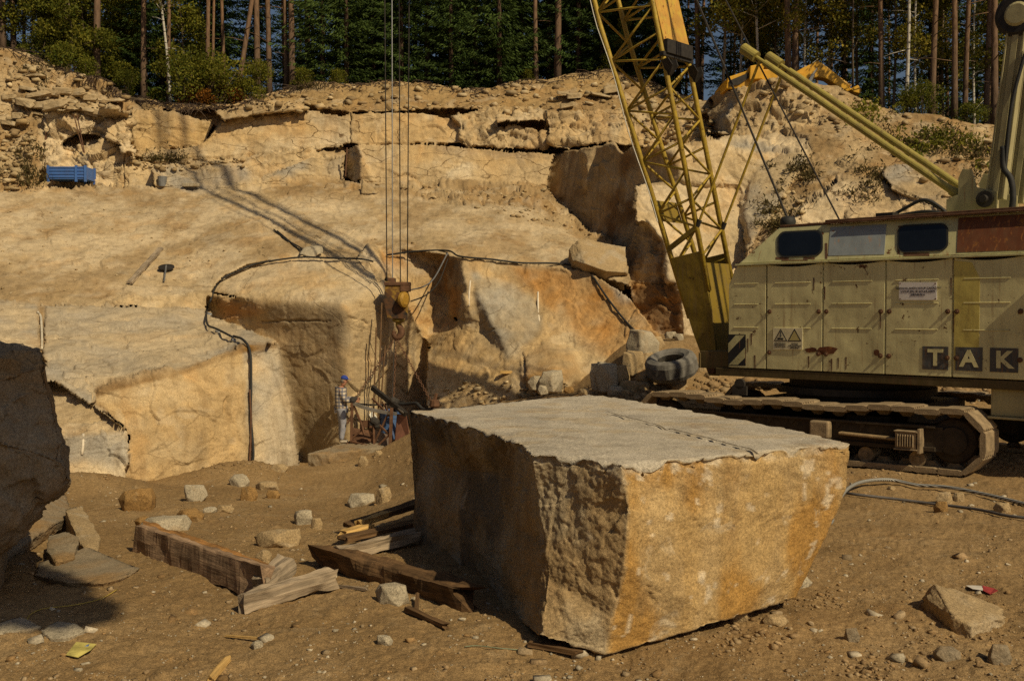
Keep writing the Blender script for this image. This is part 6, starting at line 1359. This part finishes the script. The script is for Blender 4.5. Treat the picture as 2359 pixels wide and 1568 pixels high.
# front row: trunks that can be told apart
FT=[(14,2.,1.25,'thick pine trunk nearest the frame corner over the rubble bank'),(40,2.2,1.05,'second pine trunk in from the frame corner over the rubble bank'),(62,5.,.8,'thin reddish pine just inside the corner pair of trunks'),
 (228,.8,1.35,'thick dark pine trunk standing alone at the top of the broken bank'),(335,2.2,1.1,'pine with a kinked trunk half hidden by a hanging spruce bough'),(392,3.,.9,'straight reddish pine close behind the crooked white birch'),(480,2.5,.95,'slim pale pine among the yellow-green bushes'),(494,3.5,.7,'thin slanting pine just beside the slim pale pine'),
 (522,5.,.9,'pine behind the bushes, between the slim pine and the leaning one'),(597,3.,1.3,'stout bright pine right of the leaning trunk'.replace('right of','just past')),(624,2.5,1.15,'dark straight pine between the stout bright pine and the paired trunks'),(664,2.,.95,'slimmer trunk of the pair of pines at the edge of the spruces'),(676,1.6,1.3,'thicker trunk of the pair of pines at the edge of the spruces'),(708,4.,.8,'thin reddish pine at the border of the dark spruces'),
 (1234,1.,1.0,'slim bare pine at the edge above the arched rock'),(1283,.9,1.35,'thick bare pine at the edge above the arched rock'),(1296,6.,.7,'faint pine trunk deep among spruces behind the thick bare pine'),(1606,2.5,1.15,'tall pine trunk showing behind the boom joint'),(1812,3.,1.1,'first of two close reddish pines behind the yellow excavator'),(1826,3.5,1.1,'second of two close reddish pines behind the yellow excavator'),
 (2026,2.,.95,'brown pine between the excavator arm and the white birch'),(2140,2.,1.0,'dark pine beyond the white birch'),(2192,1.2,.95,'bent pine trunk at the edge of the slope, foot in the open'),(2216,3.,.9,'pine leaning outward near the mast'),(2264,4.,.95,'pale pine close to the mast of the crane'),(2285,2.,1.1,'pine trunk running up behind the mast head'),(2350,3.,1.,'pine at the frame edge behind the second mast')]
for k,(px,d,sc,l) in enumerate(FT): tree('pine_tree',px,d,PINS[k%3],l,'pines along the quarry edge',sc)
tree('pine_tree',543,1.0,LEAN,'leaning pine trunk with its bark stripped off near the ground',None,1.05,.0)
tree('birch_tree',398,1.2,birch(361,12,M_BIR,M_BBIR,.35,1.2,2600,.15,(-.9,.2),.10),'crooked white birch trunk above the left rock tier'.replace('left ','ochre '),'birches',1.,.0)
tree('birch_tree',2082,1.2,birch(362,10,M_BIR,M_BBIR,.45,1.5,2600,.15,(-.4,.2),.13),'white-stemmed birch at the slope edge beyond the excavator arm','birches',.95,.0)
# dark spruces behind
for k,(px,d,sc) in enumerate(((745,2.5,1.),(800,1.6,.9),(862,3.,1.1),(925,1.8,.95),(985,2.6,1.05),(1040,1.5,.9),(1095,3.,1.1),(1150,1.6,1.),(1200,3.6,1.1),(1262,3.5,1.),(1330,2.2,1.05),(1385,1.6,.8),(1440,3.,1.05),(1500,3.,1.),(1560,4.,1.05),(340,3.5,.8))):
    tree('spruce_tree',px,d,SPR[k%3],'dense dark spruce with drooping boughs along the quarry edge','spruces along the quarry edge',sc)
k=0
rr_=np.random.default_rng(77)
for row,(d0,n) in enumerate(((6,26),(10,28),(15,30),(22,30))):
    for j in range(n):
        px=-350+3100*(j+rr_.uniform(.1,.9))/n; d=d0+rr_.uniform(-1.5,1.5)
        sp_=720<px<1560
        if sp_: tree('spruce_tree',px,d,SPR[rr_.integers(0,3)],'dark spruce deep in the forest behind the front row','spruces deep in the forest',rr_.uniform(.85,1.25))
        elif rr_.uniform()<(.62 if px<720 else .30): tree('spruce_tree',px,d,SPR[rr_.integers(0,3)],'dark spruce deep in the forest behind the front row','spruces deep in the forest',rr_.uniform(.7,1.1))
        elif rr_.uniform()<.6: tree('pine_tree',px,d,PINS[rr_.integers(0,3)],'slender pine deep in the forest behind the front row','pines deep in the forest',rr_.uniform(.7,1.05))
        else: tree('birch_tree',px,d,BIRS[rr_.integers(0,3)],'leafy yellowing birch deep in the forest','yellowing birches deep in the forest',rr_.uniform(.8,1.2))
for px,d,sc in ((1660,3.,1.),(1700,4.5,1.1),(1745,3.5,1.05),(1780,5.,.9),(1850,4.,.9),(1905,5,1.),(1960,4.,.9),(2050,5.,1.),(2105,4.,.9),(2170,6,1.),(2240,5.,.9),(2320,5.,1.)):
    tree('birch_tree',px,d,BIRS[(int(px)+1)%3],'slender yellowing broadleaf tree behind the excavator and slope','yellowing trees behind the excavator',sc)
for px,d,sc in ((85,1.8,.85),(130,1.6,.8),(180,1.4,.85),(115,3.,1.),(160,3.,1.),(205,2.5,.9),(430,3.5,.9),(310,5,.8),(262,4.5,.7),(1430,1.6,.4)):
    tree('broadleaf_tree',px,d,DEC[0],'bushy green broadleaf tree, leaves down to the ground, at the bank edge','leafy trees at the bank edge',sc)
for k,(px,d,sc,b) in enumerate(((100,.6,.9,0),(150,.6,.8,0),(205,.5,.6,0),(300,.9,.6,1),(430,1.2,1.2,1),(455,.8,.8,2),(470,.9,1.,1),(505,.8,1.1,1),(520,1.2,.9,2),(560,.7,.7,0),(590,.7,.8,1),(700,.9,.6,0),(780,.5,.5,0),(1220,1.,.45,0),(1400,1.,.6,0),(2090,.8,.5,0),(2120,.7,.6,1),(2220,.8,.5,0))):
    tree('bush',px,d,BSHS[b],'orange-leaved bush among the green ones at the forest edge' if b==2 else 'green bush at the forest edge above the quarry','orange bushes at the forest edge' if b==2 else 'green bushes at the forest edge',sc,cat='bush',sink=.05)
# roots and dry brush hanging over the crest: one tangled fringe
def fringe(name,pts,n_,len_,m,seed):
    r=np.random.default_rng(seed); b=MB()
    for p in pts:
        d=np.array([r.normal()*.7,-abs(r.normal())*.5,-r.uniform(-.15,.9)]); L=r.uniform(.3,1)*len_; b.tube([p,p+d*L*.5+[0,0,.05],p+d*L],[.022,.014,.005],4,cap=False)
    return tag(b.build(name,m),None,None,None,'stuff')
r=np.random.default_rng(41); pts=[]
for _ in range(900):
    px=r.choice([r.uniform(0,720),r.uniform(720,1560),r.uniform(120,480)],p=[.5,.3,.2]); y=crest(px)+abs(r.normal())*7+1; pts.append(place(px,y,.05))
fringe('hanging_roots',pts,0,.7,plain('root',(.075,.05,.035),.95),41)
# dry weeds on the slope
V_,Q_=[],[]; r=np.random.default_rng(43); cs=[]
for (cx,cy,rx,ry,n) in ((1790,500,50,80,26),(1850,400,30,40,14),(2150,330,110,40,26),(2000,420,60,60,14),(2300,410,50,60,18),(60,380,50,60,20),(380,372,60,8,16),(2240,350,60,30,14),(700,205,60,10,12),(100,170,60,40,10)):
    for _ in range(n):
        px,py=r.normal(cx,rx*.5),r.normal(cy,ry*.5)
        if py<crest(px)+3: continue
        p=place(px,py); s=r.uniform(.15,.5); cs+= [(p+np.array([r.normal()*s*.5,r.normal()*s*.5,abs(r.normal())*s*.5]),s) for _ in range(45)]
Cc=np.array([c[0] for c in cs]); V_,Q_=cards(Cc,r.normal(size=(len(cs),3))+[0,0,1.2],r.uniform(.08,.2,len(cs)),.3,r)
tag(np_mesh('dry_weeds',V_,Q_,M_DRY,None,False),None,None,None,'stuff')
V_,Q_=[],[]; cs=[]
for (cx,cy,rx,ry,n) in ((2130,335,90,30,10),(1990,270,40,20,6),(2310,420,30,40,10),(2220,340,60,20,8)):
    for _ in range(n):
        px,py=r.normal(cx,rx*.5),r.normal(cy,ry*.5)
        if py<crest(px)+3: continue
        p=place(px,py); s=r.uniform(.2,.55); cs+= [p+np.array([r.normal()*s*.5,r.normal()*s*.5,abs(r.normal())*s*.6]) for _ in range(70)]
V_,Q_=cards(np.array(cs),r.normal(size=(len(cs),3))+[0,0,.8],r.uniform(.08,.18,len(cs)),.5,r)
tag(np_mesh('green_weeds',V_,Q_,M_BSH,None,False),None,None,None,'stuff')
# shade tree behind the camera (its crown shades the dark boulder)
def behind(px,py,Y,dist,pr,label,sc,below):
    p=P(px,py,Y)+SUN*dist; o=empty('spruce_tree',[p[0],p[1],p[2]-below],label,'tree','shade trees behind the viewer'); o.scale=(sc,)*3
    for me,nm in zip(pr,('trunk','crown')):
        c=bpy.data.objects.new(nm,me); COL.objects.link(c); c.parent=o
# ================================================================= SMALL THINGS
M_PLK=wood_mat('weathered_plank',(.30,.20,.125),.45,0); M_PLK2=wood_mat('grey_plank',(.30,.235,.165),.5,0); M_LOG=wood_mat('rotten_wood',(.13,.075,.035),.35,0); M_SPL=wood_mat('split_wood',(.52,.33,.12),.6,0); M_EDGE=wood_mat('orange_wood',(.34,.17,.055),.4,0)
def timber(name,a,b,w,h,m,label,seed,jag=.25,cat='plank',roll=0.,n=44,rg=.24):
    "sawn or broken length of wood from a to b (centre line of its underside), splintered ends, ragged edges; built along x so the grain follows"
    a,b=np.asarray(a,float),np.asarray(b,float); L=np.linalg.norm(b-a); r=np.random.default_rng(seed)
    sec=np.array([(-.5,0),(-.2,0),(.2,0),(.5,0),(.5,.5),(.5,1),(.2,1),(-.2,1),(-.5,1),(-.5,.5)]); V=[]
    e0=r.uniform(-1,1,10)*jag*w; e1=r.uniform(-1,1,10)*jag*w*2
    for k in range(n):
        t=k/(n-1); x=L*t
        for j,(u,v) in enumerate(sec):
            q=np.array([x,u*w,v*h]); nn=rg*min(w,h)*(fbm((q*np.array([2.2,16,16])+seed)[None],3,seed%20)[0]+.6*fbm((q*np.array([.9,30,30])+seed)[None],2,seed%23)[0])
            rad=np.array([0,u,v-.5]); xx=x+(e0[j] if k==0 else e1[j] if k==n-1 else 0)
            V.append((xx,u*w+rad[1]*nn*2,v*h+rad[2]*nn*2))
    f=[(i*10+j,i*10+(j+1)%10,(i+1)*10+(j+1)%10,(i+1)*10+j) for i in range(n-1) for j in range(10)]+[tuple(range(10))[::-1],tuple((n-1)*10+j for j in range(10))]
    me=bpy.data.meshes.new(name); me.from_pydata(V,[],f); me.update(); o=link(name,me,m,None,False)
    X=(b-a)/L; Y=np.cross([0,0,1.],X); Y/=np.linalg.norm(Y); Z=np.cross(X,Y); R=Matrix((tuple((X[i],Y[i],Z[i])) for i in range(3))) if False else Matrix(((X[0],Y[0],Z[0]),(X[1],Y[1],Z[1]),(X[2],Y[2],Z[2])))
    R=R@Matrix.Rotation(roll,3,'X'); o.matrix_world=Matrix.Translation(Vector(a))@R.to_4x4()
    return tag(o,label,cat)
g_=lambda px,py,h=0.:gp(px,py)+ZV*h
timber('plank',g_(316,1262,.0),g_(612,1384,.0),.11,.30,M_PLK,'long thick plank lying on edge, dark rotten top, on the near dirt',401,.12,roll=-.12)
timber('plank',g_(330,1236,.17),g_(600,1352,.20),.13,.05,M_EDGE,'rotten orange strip split along the top of the long plank',402,1.2,rg=.5)
timber('plank',g_(556,1412,.0),g_(766,1356,.03),.13,.17,M_PLK2,'shorter grey board end crossing the foot of the long plank',403,.15)
timber('post_stub',g_(600,1380,.05),g_(668,1352,.16),.16,.16,M_PLK2,'splintered stub between the long plank and the grey board',404,.3,'wood')
timber('log',g_(752,1302,.0),g_(1080,1404,.0),.20,.22,M_LOG,'dark rotten log before the shaded side of the great block',405,.5,'log',.15,40,.26)
timber('plank',g_(776,1284,.0),g_(960,1256,.06),.16,.12,M_PLK2,'grey squared timber poking out from under the great block',406,.1)
timber('plank',g_(790,1262,.08),g_(990,1222,.15),.2,.05,M_LOG,'dark board in the shade under the great block',407,.1)
timber('plank',g_(790,1252,.10),g_(838,1242,.14),.12,.06,M_SPL,'bright split end of wood on the timber pile by the great block',408,.5,'wood')
timber('plank',g_(830,1234,.16),g_(890,1216,.2),.12,.07,M_SPL,'bright jagged wood topmost on the timber pile by the great block',409,.5,'wood')
timber('plank',g_(800,1230,.12),g_(1010,1190,.25),.22,.06,M_LOG,'long dark board reaching back into the shadow of the great block',410,.1)
timber('stick',g_(520,1468,.01),g_(606,1474,.01),.02,.012,M_SPL,'thin yellow wood sliver on the near dirt',411,.5,'stick')
timber('stick',g_(486,1568,.0),g_(524,1528,.02),.05,.04,M_SPL,'pale stick end cut by the lower frame edge',412,.3,'stick')
timber('stick',g_(938,1412,.02),g_(1026,1450,.01),.05,.04,M_LOG,'dark broken stick in front of the rotten log',413,.4,'stick')
timber('stick',g_(958,1420,.0),g_(962,1384,.06),.03,.02,M_LOG,'short upright splinter under the rotten log',414,.5,'stick')
timber('stick',g_(1215,1490,.01),g_(1330,1512,.01),.06,.04,M_LOG,'dark bark strip at the foot of the great block',415,.5,'stick')
timber('stick',g_(780,1354,.01),g_(844,1362,.01),.03,.025,M_PLK2,'grey stick between the grey board and the rotten log',416,.4,'stick')
a=place(298,655,.03); b=place(372,574,.03)
timber('board',a,b,.17,.06,M_PLK2,'lone grey board lying across the dusty terrace slope',417,.1,'board')
# wheel with a rod on the terrace
c=place(384,624,.06); wl=empty('hand_wheel',c,'dark round plate with a steel rod lying on the terrace near the lone board','wheel')
nn=place_n(384,624); MB().lathe(c,nn,[(0,.20),(.03,.24),(.06,.24),(.07,.08)],20).build('plate',M_DKM,wl); MB().tube([c+nn*.1,place(378,654,.08)],.025,8).build('rod',M_STEEL,wl)
# black pipe over the ledges
def run(pts,r,name,m,label,cat='pipe',off=.09,n=5,smooth=True):
    p=spline([place(x,y,off) if len(q)==2 else P(x,y,q[2]) for q in pts for x,y in (q[:2],)],n); return thing_mesh(MB().tube(p,r,8),name,m,label,cat,smooth=smooth)
run([(577,1076),(575,1040),(572,960),(571,880),(570,812),(560,796),(540,786)],.030,'pipe',M_BLK,'black pipe running straight down the split granite face')
run([(572,1072),(571,980),(569,900)],.022,'pipe',M_RUST,'thin brown pipe beside the black one on the split granite face')
run([(540,790),(500,775),(480,760),(474,738),(476,708),(484,684),(500,664),(518,645),(545,628),(590,614),(640,606),(700,601),(760,600),(830,606),(858,612)],.028,'pipe',M_BLK,'black pipe looping around the rounded bench and along the terrace',off=.13,n=6)
MB_=MB()
for x,y in ((541,787),(503,769),(483,722)):
    p=place(x,y,.06); MB_.lathe(p-[.06,0,0],(.9,-.1,-.35),[(0,.045),(.02,.055),(.10,.055),(.12,.045)],10)
    thing_mesh(MB_,'pipe_coupling',M_STEEL,{541:'steel coupling where the black pipe bends onto the split block',503:'steel coupling on the slope of the black pipe loop',483:'steel coupling on the upright of the black pipe loop'}[x],'coupling'); MB_=MB()
run([(890,588),(960,578),(1030,580),(1060,592),(1130,599),(1200,606),(1280,613),(1340,624),(1368,642)],.028,'hose',M_BLK,'grey hose along the top edge of the orange slab','hose',.06)
run([(1368,642),(1400,690),(1440,740),(1466,768)],.030,'hose',M_BLK,'hose hanging down the orange slab to the rubble heap','hose',.05)
thing_mesh(MB().tube(spline([place(1032,585,.08),P(1000,640,31.6),P(975,660,31.),P(945,668,30.2)],6),.022,6),'rope',M_STEEL,'slack grey rope from the slab edge to the hook block','rope')
thing_mesh(MB().tube(spline([place(1040,596,.08),P(1010,650,31.4),P(980,680,31.),P(946,694,30.)],6),.02,6),'rope',M_DKM,'slack dark rope hanging below the grey one by the hook block','rope')
for k in range(2): run([(632+6*k,532+3*k),(660+5*k,552+2*k),(690,574+5*k),(708,592)],.022,'cable',M_BLK,('upper' if k==0 else 'lower')+' of two black cables slanting down the terrace to the grey stone','cable',.05)
run([(82,728),(92,738),(99,752),(98,780),(95,806)],.03,'hose',plain('pale_hose',(.50,.46,.38),.6),'short white hose end in the cleft beside the sloping ledge','hose',.06)
# half drill holes on the blasted faces
for k,(x0,y0,x1,y1,l) in enumerate(((1240,672,1241,742,'pale half drill hole down the grey patch of the orange slab'),(191,998,190,1046,'pale half drill hole on the low ledge front'),(1083,645,1080,705,'pale drill groove at the pointed end of the orange slab'))):
    run([(x0,y0),((x0+x1)/2,(y0+y1)/2),(x1,y1)],.028,'drill_hole',plain('drill_dust',(.62,.54,.42),.9),l,'drill hole',.0,2)
# steel bars standing on the tier
for x,y0,y1,l in ((97,285,330,'steel bar upright against the pale broken blocks'),(793,345,412,'thin rod leaning at the corner of the lower rock tier')): 
    p=place(x,y1,.1); thing_mesh(MB().tube([p,p+[.05,.1,(y1-y0)/F*40]],.03,6),'steel_bar',M_RUST,l,'bar')
for k,(x0,x1) in enumerate(((172,196),(180,199))):
    a=place(x1,360,.15); thing_mesh(MB().tube([a,a+[(x0-x1)/F*40,.1,1.5]],.022,6),'steel_bar',M_RUST,('first' if k==0 else 'second')+' of two thin rods leaning in the arched hollow','bar')
# blue bin
Yb_=float(place(165,424)[1])-.5; bc=P(165,421,Yb_); M_BLUE=paint_mat('blue_bin_paint',(.055,.14,.40),.18,(.10,.04,.015),.15,.5)
BIN=empty('storage_bin',bc,'blue steel pallet bin standing on the far terrace','bin'); w_,h_,d_=1.42,.46,.8
for s_,nm in ((-1,'front_wall'),(1,'back_wall')):
    b=MB(); b.box(bc+[0,s_*d_/2,.09+h_/2],(w_/2,0,0),(0,.015,0),(0,0,h_/2))
    for z in (.10,.22,.34,.46): b.box(bc+[0,s_*(d_/2+.02),.07+z],(w_/2-.03,0,0),(0,.02,0),(0,0,.022))
    b.build(nm,M_BLUE,BIN)
for s_ in (-1,1): MB().box(bc+[s_*w_/2,0,.09+h_/2],(.015,0,0),(0,d_/2,0),(0,0,h_/2)).build('side_wall',M_BLUE,BIN)
for sx_ in (-1,.5,1):
    for sy_ in (-1,1): MB().box(bc+[sx_*w_/2,sy_*(d_/2+.03),.29],(.04,0,0),(0,.04,0),(0,0,.31)).build('corner_post',M_BLUE,BIN)
MB().box(bc+[0,0,.10],(w_/2,0,0),(0,d_/2,0),(0,0,.02)).build('floor_plate',M_BLUE,BIN)
b=place(374,424); thing_mesh(MB().lathe(b,ZV,[(-.1,.14),(.28,.18),(.28,.165),(.0,.13)],14),'bucket',plain('grey_bucket',(.16,.16,.16),.6),'grey bucket at the foot of the far rock tier','bucket')
b=place(444,430); thing_mesh(MB().box(b+[0,-.2,.06],(.32,0,0),(0,.12,0),(0,0,.07)),'flat_stone',M_GRAN,'pale flat slab near the grey bucket on the far terrace','rock',bevel=.02)
# tyre
tc=P(1546,842,24.4); ax=np.array([-.20,-.26,.94]); ax/=np.linalg.norm(ax)
pr=[(-.22,.34),(-.27,.46),(-.22,.56),(-.12,.60),(.12,.60),(.22,.56),(.27,.46),(.22,.34),(.17,.30),(0,.40),(-.17,.30)]
TY=empty('tyre',tc,'old grey truck tyre lying on the rubble heap beside the boom foot','tyre')
b=MB(); n=48; a_=np.array([0,0,1.]); x=np.cross(ax,a_); x/=np.linalg.norm(x); y=np.cross(ax,x); m=len(pr)
v=[tc+ax*h+rr0*(1+(.035 if (k//2)%2 and rr0>.58 else 0))*(math.cos(2*math.pi*k/n)*x+math.sin(2*math.pi*k/n)*y) for h,rr0 in pr for k in range(n)]
f=[(i*n+k,i*n+(k+1)%n,((i+1)%m)*n+(k+1)%n,((i+1)%m)*n+k) for i in range(m) for k in range(n)]
M_TYRE=plain('dusty_rubber',(.15,.14,.125),.9,0,.35,.6,7); b.add(v,f); b.build('casing',M_TYRE,TY)
# wire cables on the near dirt
def ground_run(pts,r,name,m,label,lift,n=8):
    p=spline([gp(x,y,r*.8+h) for (x,y),h in zip(pts,lift)],n); return thing_mesh(MB().tube(p,r,8),name,m,label,'cable',smooth=True)
t=NT('wire_rope'); wv=t.n('ShaderNodeTexWave',wave_type='BANDS',bands_direction='DIAGONAL'); wv.inputs['Scale'].default_value=14; t.l(t.coord(),wv.inputs['Vector'])
M_WIRE=t.fin(t.ramp(wv.outputs['Color'],[(.2,(.10,.10,.095)),(.7,(.42,.41,.38))]),.55,t.bump(wv.outputs['Fac'],.6,.01),.4,.3)
ground_run([(1912,1188),(1916,1205),(1908,1212),(1906,1196),(1922,1172),(1950,1145),(1990,1124),(2050,1117),(2110,1120),(2180,1130),(2270,1146),(2420,1176)],.026,'wire_cable',M_WIRE,'pale twisted steel cable curving over the dirt from behind the great block',[.02,.02,.02,.03,.06,.09,.08,.06,.05,.05,.03,.02])
ground_run([(1930,1134),(1970,1144),(2060,1152),(2150,1160),(2250,1178),(2320,1190),(2420,1204)],.020,'wire_cable',plain('dark_cable',(.10,.09,.085),.7,.2),'dark thin cable lying below the pale twisted one on the dirt',[.02]*7)
ground_run([(1200,1500),(1150,1496),(1100,1490),(1070,1492)],.004,'wire',plain('green_wire',(.16,.19,.12),.6),'thin greenish wire on the near dirt before the great block',[.01]*4)
M_YW=plain('yellow_twine',(.45,.33,.06),.8)
ground_run([(750,1250),(780,1262),(820,1268),(850,1262)],.004,'twine',M_YW,'yellow twine draped over the half-buried hump of stone',[.04,.03,.02,.01]) if False else None
ground_run([(60,1444),(68,1420),(100,1405),(170,1396),(230,1382),(270,1360)],.004,'twine',M_YW,'loop of yellow twine in front of the flat flake',[.01]*6)
# scraps
def scrap(pts,name,m,label,cat,seed):
    r=np.random.default_rng(seed); P3=[gp(x,y,.012+r.uniform(0,.03)) for x,y in pts]
    return thing_mesh(MB().prism(P3,(0,0,.004)),name,m,label,cat)
scrap([(152,1516),(176,1490),(222,1488),(210,1508),(180,1520)],'wrapper',plain('yellow_wrapper',(.40,.34,.10),.6,0,.5),'crumpled yellow and white wrapper on the near dirt','wrapper',1)
scrap([(178,1500),(192,1494),(206,1494),(196,1504)],'wrapper_print',plain('blue_print',(.08,.14,.30),.5),'small blue scrap on the yellow wrapper','wrapper',2)
scrap([(2224,1348),(2240,1350),(2268,1358),(2262,1366),(2240,1360)],'paper_scrap',plain('white_paper',(.6,.56,.5),.6),'white strip of torn paper beyond the peaked stone','scrap',3)
scrap([(2262,1358),(2290,1362),(2298,1370),(2280,1372),(2264,1366)],'paper_scrap',plain('red_paper',(.32,.04,.04),.6),'red crumpled scrap beside the white strip of torn paper','scrap',4)
b=place(1165,858,.1) if False else gp(1168,894,.0); 
pk=place(1166,858,.06); thing_mesh(MB().box(pk,(.17,.02,.0),(0,.09,0),(0,0,.04)),'yellow_stone',M_SPL,'flat yellowish chunk on the dirt at the foot of the orange slab','stone',bevel=.015)
# ================================================================= EXCAVATOR ON THE CRAG
ye=40.6; M_EX=paint_mat('excavator_yellow',(.62,.33,.02),.15,(.12,.05,.02),.2,.45)
e0=P(1775,205,ye); EX=empty('excavator',e0,'yellow tracked excavator parked on the crag above the rock wall','excavator')
E=lambda px,py,dy=0.:P(px,py,ye+dy)
def ebox(q0,q1,d0,d1,name,m,par=EX,bevel=.05):
    a,c_=E(*q0),E(*q1); return MB().box([(a[0]+c_[0])/2,ye+(d0+d1)/2,(a[2]+c_[2])/2],(abs(c_[0]-a[0])/2,0,0),(0,(d1-d0)/2,0),(0,0,abs(a[2]-c_[2])/2)).build(name,m,par,bevel=bevel)
MB().prism([E(1672,205,-.6),E(1676,178,-.6),E(1730,160,-.6),E(1786,160,-.6),E(1798,190,-.6),E(1798,205,-.6)],(0,2.4,0)).build('engine_housing',M_EX,EX,bevel=.04)
MB().prism([E(1680,186,-.66),E(1728,166,-.66),E(1730,176,-.66),E(1700,196,-.66),E(1680,198,-.66)],(0,.05,0)).build('housing_recess',M_DKM,EX)
MB().prism([E(1728,152,-.8),E(1760,146,-.8),E(1756,182,-.8),E(1726,184,-.8)],(0,1.2,0)).build('cab',M_EX,EX,bevel=.03)
MB().prism([E(1768,142,-.3),E(1808,150,-.3),E(1810,162,-.3),E(1770,156,-.3)],(0,1.6,0)).build('cab_roof',M_EX,EX,bevel=.03)
MB().prism([E(1788,153,-.34),E(1806,157,-.34),E(1806,161,-.34),E(1788,157,-.34)],(0,.03,0)).build('cab_window',M_GLASS,EX)
for dy in (-.5,1.4): ebox((1690,205),(1800,226),dy,dy+.5,'crawler_track',M_DKM)
MB().prism([E(1826,170,-.1),E(1850,156,-.1),E(1884,140,-.1),E(1894,146,-.1),E(1928,172,-.1),E(1962,206,-.1),E(1952,212,-.1),E(1934,202,-.1),E(1904,182,-.1),E(1884,178,-.1),E(1858,184,-.1),E(1848,180,-.1),E(1830,174,-.1)],(0,.5,0)).build('boom_arm',M_EX,EX,bevel=.03)
MB().prism([E(1826,172,-.3),E(1850,186,-.3),E(1858,196,-.3),E(1862,180,-.3),E(1880,158,-.3),E(1874,156,-.3),E(1856,172,-.3),E(1836,168,-.3)],(0,.15,0)).build('boom_bracket',M_EX,EX)
b=MB(); b.tube([E(1860,196,-.25),E(1872,172,-.25)],.09,10); b.tube([E(1870,176,-.25),E(1880,158,-.25)],.05,10); b.build('boom_cylinder',M_STEEL,EX)
b=MB(); b.tube([E(1908,166,.1),E(1958,200,.1)],.08,10); b.build('arm_cylinder',M_EX,EX)
MB().prism([E(1958,205,-.1),E(1976,196,-.1),E(1984,206,-.1),E(1982,216,-.1),E(1966,212,-.1)],(0,.5,0)).build('bucket_link',M_EX,EX,bevel=.02)
# a leafy tree behind the viewer: its crown shades the dark boulder and the ground beside it
sh=[(-120,850,10.2,1.3),(10,870,9.7,1.1),(60,960,9.5,.9),(20,1080,9.3,1.0),(60,1180,9.3,.9),(120,1260,9.,.8),(150,1340,8.7,.8),(-150,1000,10,1.4),(60,1345,8.6,.6)]
DS=14.; cs=[P(x,y,Y)+SUN*DS for x,y,Y,_ in sh]; c0=np.mean(cs,0); gz1=float(gz(c0[0],c0[1]))
c0=c0+np.array([-3.2,0,0])
TR=empty('broadleaf_tree',[c0[0],c0[1],gz1],'broadleaf tree outside the picture shading the dark boulder','tree')
loc=[c-np.array([c0[0],c0[1],gz1]) for c in cs]; r=np.random.default_rng(5)
cme=blob_crown(371,loc,[q[3]*.62 for q in sh],9000,.26,M_BSH,.7,1.); tb,_=trunk_mb(c0[2]-gz1,.2,.05,3,.2)
for c in loc: tb.tube([[0,0,(c0[2]-gz1)*.6],c],[.06,.02],5)
for me,nm in ((mb_mesh('trunk',tb,M_BSPR),'trunk'),(cme,'crown')):
    o=bpy.data.objects.new(nm,me); COL.objects.link(o); o.parent=TR
